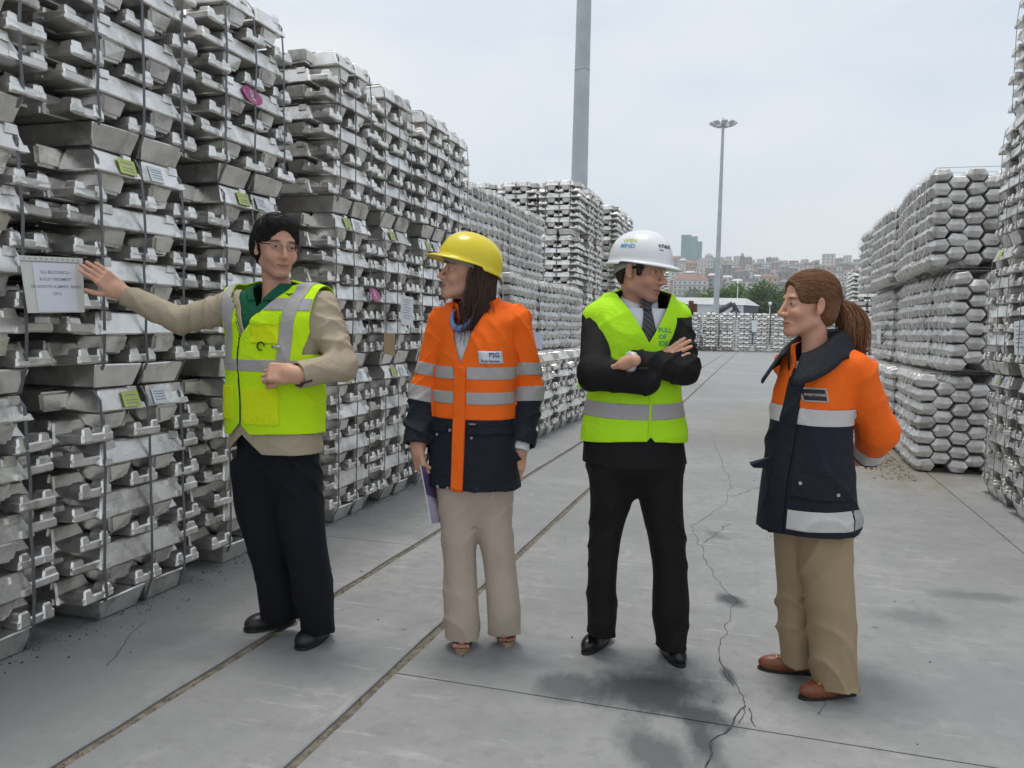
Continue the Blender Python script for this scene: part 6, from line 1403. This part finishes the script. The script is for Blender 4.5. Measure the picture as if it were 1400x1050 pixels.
# ================================================================== person 4: woman with a ponytail, arms behind her back
p = Person(1112, 938, 'woman with brown ponytail in orange and navy jacket, hands clasped behind her back')
A = rad(-66); TONE = (0.62, 0.345, 0.235); LIP = (0.42, 0.17, 0.14); fwd = np.array([math.sin(A), -math.cos(A), 0]); rt = np.array([math.cos(A), math.sin(A), 0])
C0 = p.P(1115, 570); nb = p.P(1115, 478, .0); zc = lambda y: p.P(1112, y)[2]
shL, shR = p.P(1166, 505, -.05), p.P(1082, 500, .19); eL, wL = p.P(1200, 590, .02), p.P(1186, 622, .13); eR, wR = p.P(1120, 585, .30), p.P(1145, 616, .25)
tor = p.st([(474, 1116, 36, .07, .02), (486, 1119, 47, .10, .03), (510, 1120, 52, .135, .03), (550, 1112, 51, .14, .02), (600, 1107, 53, .145, .01), (660, 1104, 61, .16), (724, 1103, 68, .175)])
T0 = S_loft([(a, b, c, d*.92+.02, e*1.0) for a, b, c, d, e in tor], A, 2.25); aL = chain([shL, eL, wL], [.070, .074, .060], .04); aR = chain([shR, eR, wR], [.066, .066, .055], .04)
shp = S_u(.05, fold(T0, .007, 28, 24, 18, 41), S_cap(p.P(1130, 484, .0), shL, .05, .062), S_cap(p.P(1105, 484, .04), shR, .05, .055))
J = S_u(.012, shp, fold(aL, .013, 44, 30, 44, 42), fold(aR, .010, 40, 24, 40, 43))
V, T, N = garment(J, [p.P(1030, 735, -.2), p.P(1220, 470, .35)], .06, .008); u, wf = uw(V, C0, A); z = V[:, 2]
dL, dR = aL(*V.astype(F4).T), aR(*V.astype(F4).T); dT = T0(*V.astype(F4).T); slv = (np.minimum(dL, dR) < dT-.004) & (np.minimum(dL, dR) < .035)
alL = (V-shL)@((wL-shL)/np.linalg.norm(wL-shL))/np.linalg.norm(wL-shL); cL = (V-wL)@((wL-eL)/np.linalg.norm(wL-eL)); cR = (V-wR)@((wR-eR)/np.linalg.norm(wR-eR)); cw = np.where(dL < dR, cL, cR)
vcut = np.where(wf > 0, (z-zc(515))-2.2*np.abs(u-.0), -1)
g0 = np.maximum.reduce([vcut, np.where(slv, cw, -1), zc(722)+.10*u*.35-z+.004*np.sin(u*16), np.where(z > nb[2]-.03, .066-np.hypot(V[:, 0]-nb[0], V[:, 1]-nb[1]), -1)])
plk = np.where((wf > 0) & ~slv, np.abs(u-.012)-.035, 1.0)
line = zc(556)-.04*(u-.1)
orange = np.where(slv, np.where(cw > -.075, cw+.075, -(.075+cw)*0-.05), line-z); orange = np.maximum(orange, -plk)
v, t, n = clip(V, T, N, np.maximum(g0, orange)); jk = mk('jacket', v, t, ORA, p.e, .004); overlay('navy_panel', V, T, N, np.maximum(g0, -orange), 0, NAVY, jk, .004)
overlay('reflective_band', V, T, N, np.maximum.reduce([g0+.002, np.abs(z-line+.030)-.030, -plk, np.where(slv, 1, -1)]), .002, REFLW, jk)
hemz = zc(722)+.035*u; overlay('reflective_band', V, T, N, np.maximum.reduce([g0+.002, np.abs(z-hemz-.060)-.036, .06-u, np.where(slv, 1, -1), np.where(wf > -.03, -1, 1)]), .002, REFLW, jk)
overlay('reflective_band', V, T, N, np.maximum.reduce([g0+.002, np.abs(z-hemz-.060)-.036, np.where(slv, 1, -1), np.where(wf > -.035, 1, -1), np.abs(u)-.4]), .002, REFL, jk)
overlay('cuff_band', V, T, N, np.maximum.reduce([g0, np.abs(cw+.042)-.030, np.where(slv, -1, 1)]), .002, REFLW, jk)
overlay('placket', V, T, N, np.maximum.reduce([g0, plk, z-zc(515)]), .006, NAVY, jk, .005)
overlay('pocket_flap', V, T, N, np.maximum.reduce([g0, np.abs(u-.150)-.085, np.abs(z-zc(657)+.10*(u-.15))-.042, np.where((wf > -.02) & ~slv, -1, 1)]), .007, NAVY, jk, .005)
out = (fwd*.55+rt*.83); out /= np.linalg.norm(out); sd_ = np.cross(up, out); sd_ = sd_ if sd_[0] > 0 else -sd_
for (px, py_) in ((1087, 657), (1134, 671)): disc('snap', on_sdf(J, p.P(px, py_, -.1), rt, up, VW, .010)(0, 0), out, .0075, SNAP, jk)
o_, f_ = patch('badge', J, p.P(1114, 540, -.12), sd_, up-.22*sd_, VW, .088, .052, .004, plain('badge_border', (.48, .42, .36), .6), jk, 6)
patch('badge_field', J, p.P(1114, 540, -.12), sd_, up-.22*sd_, VW, .076, .040, .0052, plain('badge_black', (.018, .014, .02), .6), o_, 6)
flat_text('badge_lettering', 'PORTWORK', .0125, plain('badge_print', (.55, .42, .40), .6), o_, lambda a, b: on_sdf(J, p.P(1114, 540, -.12), sd_, up-.22*sd_, VW, .0064)(a-.034, b-.004), .0004)
bm = bmesh.new(); hull(bm, [(0, 0, .012), (0, .02, .012), (-.07, 0, -.018), (-.07, .02, -.010), (-.055, .01, -.03), (0, .01, -.03)]); link('waist_tab', bm_mesh('waist_tab', bm, NAVY), jk, p.P(1052, 630, -.05))
# big dark collar laid open
def big_collar():
    V = []; n = 44; rows = 9
    for j in range(rows+1):
        t = j/rows
        for i in range(n+1):
            th = .42+(2*math.pi-.84)*i/n; fr = max(0, math.cos(th)); bk = max(0, -math.cos(th))
            # stands up from the neck line and folds outward and down
            r = .072+.020*fr+.010*bk+(.014*math.sin(t*math.pi*.5)+.036*max(0, t-.40)*2.2*(1+.8*fr)); zz = nb[2]-.060*fr-.03+(.088+.022*bk)*math.sin(min(1, t/.5)*math.pi/2)*(1-.22*fr)-(.115+.035*fr)*max(0, t-.5)*2*.8
            q = np.array([math.sin(th)*r, -math.cos(th)*r*1.08]); V.append((nb[0]+q[0]*math.cos(A)-q[1]*math.sin(A), nb[1]+q[0]*math.sin(A)+q[1]*math.cos(A), zz))
    Q = [(j*(n+1)+i, j*(n+1)+i+1, (j+1)*(n+1)+i+1, (j+1)*(n+1)+i) for j in range(rows) for i in range(n)]
    o = link('collar', py_mesh('collar', V, Q, NAVY2, True), jk); sm = o.modifiers.new('thickness', 'SOLIDIFY'); sm.thickness = .007; sm.offset = 0
big_collar()
PS = S_u(.02, S_off(T0, -.016), S_cap(nb-up*.10, nb, .075, .050)); V, T, N = garment(PS, [p.P(1070, 530, -.2), p.P(1130, 480, .1)], .03, .008); u, wf = uw(V, C0, A)
overlay('white_top', V, T, N, np.maximum.reduce([np.where(wf > .02, np.abs(u)-.09, 1), V[:, 2]-nb[2]+.045+.0*u, zc(530)-V[:, 2]]), 0, WHITE, p.e, .003)
# trousers and shoes
lR = S_loft(p.st([(906, 1092, 25, .075, .10), (870, 1089, 25, .085, .10), (800, 1087, 25, .095, .10), (740, 1090, 32, .11, .07), (690, 1098, 40, .12, .03)]), 0, 2.1); lL = S_loft(p.st([(945, 1142, 28, .078, -.07), (900, 1139, 31, .09, -.07), (830, 1135, 33, .10, -.06), (770, 1128, 36, .11, -.04), (700, 1118, 42, .13, -.01)]), 0, 2.1)
V, T, N = garment(fold(S_u(.012, lR, lL), .010, 36, 26, 30, 46, .7), [p.P(1055, 955, -.3), p.P(1178, 690, .3)], .05, .009); mk('trousers', V, T, KHAKI, p.e)
gw = lambda px, py: (lambda d: p.Rw.T@(np.array([0, 0, EYE])+d*(-EYE/d[2])-p.root))(FWD+CR*((px-700)/FPX)+CU*(-(py-525)/FPX))
for hl, te in (((1117, 922), (1036, 914)), ((1166, 948), (1093, 956))):
    h_, t_ = gw(*hl), gw(*te); so, (h3, a3, b3, L3) = shoe(p, h_, t_, BROWNL, SOLE, .043, .06, 'loafer', low=True, pointed=1)
    bm = bmesh.new(); tube(bm, [h3+a3*L3*.70+b3*q*.016+up*(.064-.004*abs(q)) for q in (-1.4, -.7, 0, .7, 1.4)], .0035, 6); tube(bm, [h3+a3*(L3*.70+.018)+b3*q*.016+up*(.060-.004*abs(q)) for q in (-1.4, 1.4)], .0025, 6); link('buckle', bm_mesh('buckle', bm, GOLD), so)
    p.core((h3+a3*.10+up*.042, h3+a3*.06+up*.16, .030, .032), (h3+a3*.10+up*.04, h3+a3*L3*.62+up*.036, .029, .026))
# head
add_head(p, 1104, 416, .0, rad(-84), rad(1), rad(0), .99, 'f', TONE, LIP, nb-up*.02, .046, 0, 0, .001)
HM = hair_mat('hair_light_brown', (.075, .033, .015), (.28, .13, .056), (70, 8, 70))
hf = S_u(.03, S_ell((0, .018, .046), (.085, .106, .086)), S_cap((0, .085, .01), (0, .098, .018), .04, .026), S_ell((0, .06, -.03), (.062, .05, .06)))
hf = S_sub(.012, hf, S_ell((0, -.122, -.006), (.082, .083, .102)), S_box((0, -.06, -.085), (.12, .074, .082), None, .02), S_box((0, .05, -.17), (.12, .12, .085)), S_ell((.085, -.010, -.008), (.018, .026, .034)), S_ell((-.085, -.010, -.008), (.018, .026, .034)))
hair_shell(p, strandy(hf, .0014, (.25, .15, 1), 420, 9), (-.12, -.13, -.12), (.12, .17, .15), HM)
strands_on(p, hf, 3000, lambda q: np.array([0, .135, .018])-q, .075, 8, .0014, .0009, HM, 34, name='hair_strands', jitter=.010)
base = np.array([0, .125, .020]); paths = []
for k in range(800):
    a, b = r.uniform(-1, 1), r.uniform(-1, 1); ln = r.uniform(.16, .235); P_ = []
    for t in np.linspace(0, 1, 9):
        w_ = (.012+.042*math.sin(min(1, t*1.25)*math.pi*.62)); P_.append(base+np.array([a*w_*.9, .055*math.sin(min(1, t*1.7)*1.57)+.012*t+b*w_*.85+.006*math.sin(t*5+k), -ln*t**1.15+.012*math.sin(t*3.1)]))
    paths.append([Vector(p.hR@np.array(q)*p.hs+p.hc) for q in P_])
strands('ponytail', paths, .0020, HM, p.e, 4)
bm = bmesh.new(); c_ = base+np.array([0, -.004, 0]); tube(bm, [p.hR@(c_+np.array([.021*math.cos(a), .003*math.sin(3*a), .021*math.sin(a)]))*p.hs+p.hc for a in [k*math.pi/10 for k in range(21)]], .010, 8, False); link('hair_tie', bm_mesh('hair_tie', bm, DARK, True), p.e)
add_hand(p, wL+(wL-eL)/np.linalg.norm(wL-eL)*.02, wL, p.P(1140, 618, .19)-p.P(1184, 624, .13), (.3, -.6, .5), -1, TONE, .9, curl=(.5, .55, .6, .6), spread=.02, thumb=(.4, .4))
add_hand(p, p.P(1150, 618, .24), wR, p.P(1178, 622, .24)-p.P(1150, 618, .24), (.3, .5, .5), 1, TONE, .9, curl=(.5, .55, .6, .6), spread=.02, thumb=(.4, .4))
p.core((nb, C0, .04, .06), (C0+up*.1, shR, .045, .035), (C0+up*.1, shL, .045, .035), (shR, eR, .035, .03), (eR, wR, .03, .028), (shL, eL, .035, .03), (eL, wL, .03, .028)); LEGS(p, C0, lR, lL, .84); p.finish_body(TONE)
# ================================================================== papers, paint marks and cardboard on the stacks
def wall_point(px, py, X):
    d = FWD + CR*((px-700)/FPX) + CU*(-(py-525)/FPX); return np.array([0, 0, EYE])+d*(X/d[0])
def hung_sheet(name, corners, label, mat, th=0.0012, group=None):
    P4 = [np.array(q) for q in corners]; o0 = sum(P4)/4; e = empty(name, o0); tag(e, label, 'paper' if name != 'cardboard' else 'cardboard', group)
    nn = np.cross(P4[3]-P4[0], P4[1]-P4[0]); nn /= np.linalg.norm(nn); nx = 8; V = []
    for s_ in (0, -1):
        for j in range(nx+1):
            for i in range(nx+1):
                a, b = i/nx, j/nx; q = P4[0]*(1-a)*(1-b)+P4[1]*a*(1-b)+P4[2]*a*b+P4[3]*(1-a)*b; V.append(q-o0+nn*(s_*th+0.0))
    m_ = (nx+1)**2; Q = []
    for s_ in (0, 1):
        for j in range(nx):
            for i in range(nx):
                k = s_*m_+j*(nx+1)+i; q = (k, k+1, k+nx+2, k+nx+1); Q.append(q[::-1] if s_ == 0 else q)
    link('sheet' if name != 'cardboard' else 'board', py_mesh(name, V, Q, mat, True), e)
    def fn(u, v, off=.002):
        a, b = u, v; q = P4[0]*(1-a)*(1-b)+P4[1]*a*(1-b)+P4[2]*a*b+P4[3]*(1-a)*b; return q-o0+nn*(off+0.0)
    return e, fn, np.linalg.norm(P4[1]-P4[0]), np.linalg.norm(P4[3]-P4[0])
XW = -2.735
e, fn, wd, ht = hung_sheet('paper_sheet', [wall_point(26, 349, XW), wall_point(113, 353, XW), wall_point(116, 427, XW), wall_point(38, 428, XW)], 'white printed sheet in a clear sleeve hung on the left wall by the reaching hand', plain('sleeve_cream', (.70, .70, .66), .35, 0, .03))
def quad_on(name, u0, u1, v0, v1, off, mat): link(name, py_mesh(name, [fn(u0, v0, off), fn(u1, v0, off), fn(u1, v1, off), fn(u0, v1, off)], [(0, 1, 2, 3)], mat), e)
quad_on('page', .17, .86, .11, .985, .0022, plain('page_white', (.76, .78, .86), .5, 0, .02))
quad_on('sleeve_edge', .0, 1.0, .085, .10, .0028, plain('sleeve_line', (.25, .26, .27), .5))
for k in range(11):
    bm = bmesh.new(); c = fn(.06+.085*k, .045, .0026); 
    link('punch_hole', py_mesh('punch_hole', [c+np.array([0, .0035*math.cos(a), .0035*math.sin(a)]) for a in [q*math.pi/4 for q in range(8)]], [tuple(range(8))], M['ink']), e)
INKP = plain('ink_print', (.20, .22, .29), .7)
for (tx, v0, sz) in (('B.G. BELLTONECLLI', .30, .0165), ('BUQUE "VERDEMENT"', .425, .0165), ('100 LINGOTES ALUMINIO - BILBAO', .555, .0165), ('(200 t)', .68, .0165)):
    flat_text('printed_line', tx, sz, INKP, e, lambda a, b: fn(.52+a/wd, v0-b/ht, .0030), 0.0001, 'CENTER')
X2 = -2.665
e2, fn, wd, ht = hung_sheet('paper_sheet', [wall_point(548.5, 403, X2), wall_point(565, 407, X2), wall_point(565, 446, X2), wall_point(548.5, 443, X2)], 'narrow white sheet hung on the left wall, left of the woman in the yellow helmet', M['paper'])
e = e2
for k in range(8): quad_on('printed_line', .15, .8-.1*(k % 3), .12+.09*k, .14+.09*k, .0026, M['ink'])
hung_sheet('cardboard', [wall_point(525, 454, X2), wall_point(540.5, 457, X2), wall_point(540, 487, X2), wall_point(524.5, 483, X2)], 'brown cardboard piece tucked under a strap on the left wall', M['card'], .004)
e, fn, wd, ht = hung_sheet('paper_sheet', [wall_point(727, 452, -2.90), wall_point(744, 457, -2.90), wall_point(741, 479, -2.90), wall_point(725, 472, -2.90)], 'lilac white sheet sagging off a bundle behind the orange sleeve', plain('paper_lilac', (.52, .51, .62), .6, 0, .05))
XR = 1.915
e, fn, wd, ht = hung_sheet('paper_sheet', [wall_point(1386, 440, XR+.02), wall_point(1401, 437, XR+.02), wall_point(1402, 486, XR+.02), wall_point(1387, 485, XR+.02)], 'white sheet hung on the near stack at the right picture edge', M['paper'])
for k in range(6): quad_on('printed_line', .2, .8, .15+.12*k, .18+.12*k, .0026, M['ink'])
hung_sheet('paper_sheet', [wall_point(1199, 450, 1.715), wall_point(1204, 449, 1.715), wall_point(1204, 470, 1.715), wall_point(1199, 470, 1.715)], 'small pale slip on the strapped rounded bundles beside the ponytail', M['paper'])
def frow(px, py): 
    d = FWD + CR*((px-700)/FPX) + CU*(-(py-525)/FPX); return np.array([0, 0, EYE])+d*(60.85/d[1])
hung_sheet('paper_sheet', [frow(1027.5, 438), frow(1036, 438), frow(1035, 454), frow(1028, 454)], 'large white sheet on a bundle of the far low row', M['paper'], .004)
# magenta painted 8 marks
def paint_mark(px0, px1, py0, py1, X, key, sc):
    bd = BND[key]; iv = Matrix.Rotation(-bd.rotation_euler.z, 4, 'Z') @ Matrix.Translation(-Vector(bd.location)); c = wall_point((px0+px1)/2, (py0+py1)/2, X)
    a = (wall_point(px1, (py0+py1)/2, X)[1]-wall_point(px0, (py0+py1)/2, X)[1])/2; b = (wall_point((px0+px1)/2, py0, X)[2]-wall_point((px0+px1)/2, py1, X)[2])/2
    b = min(b, .050); c[2] = sc
    q = lambda y, z: iv @ Vector((c[0]-.36*z, c[1]+y, c[2]+z))
    V = []; n = 28; wob = [1+.05*math.sin(3*t+1)+.03*math.sin(7*t) for t in [2*math.pi*k/n for k in range(n)]]
    for rr_, dx in ((1.0, 0), (1.0, -.003)):
        V += [q(a*wob[k]*math.cos(2*math.pi*k/n), b*wob[k]*math.sin(2*math.pi*k/n))+Vector((dx, 0, 0)) for k in range(n)]
    o = link('paint_mark', py_mesh('paint_mark', V, [tuple(range(n)), tuple(range(n, 2*n))[::-1]]+[(k, n+k, n+(k+1) % n, (k+1) % n) for k in range(n)], M['magenta']), bd); tag(o, 'magenta painted oval with a pale 8')
    flat_text('figure', '8', b*1.7, plain('figure_pale', (.62, .50, .53), .6), o, lambda u_, v_: q(u_-.008, v_-b*.6)+Vector((.0025, 0, 0)), .002, 'CENTER')
paint_mark(333, 359, 119, 155, -2.797, (4.07, 2), 2.653)
paint_mark(510, 524, 403, 428, -2.718, (5.12, 1), 1.591)
# ------------------------------------------------------------------ air: a thin even haze round the whole place
q = bpy.data.materials.new('haze_air'); q.use_nodes = True; t_ = q.node_tree; t_.nodes.remove(t_.nodes['Principled BSDF'])
pv = t_.nodes.new('ShaderNodeVolumePrincipled'); pv.inputs['Color'].default_value = (.90, .93, .97, 1); pv.inputs['Density'].default_value = HAZE_DENSITY; pv.inputs['Anisotropy'].default_value = 0.2
t_.links.new(pv.outputs[0], t_.nodes['Material Output'].inputs['Volume'])
bm = bmesh.new(); box(bm, -1600, 1600, -80, 2300, -1.4, 175); tag(link('haze', bm_mesh('haze', bm, q)), 'thin pale haze over the yard and the far hill', None, None, 'stuff')
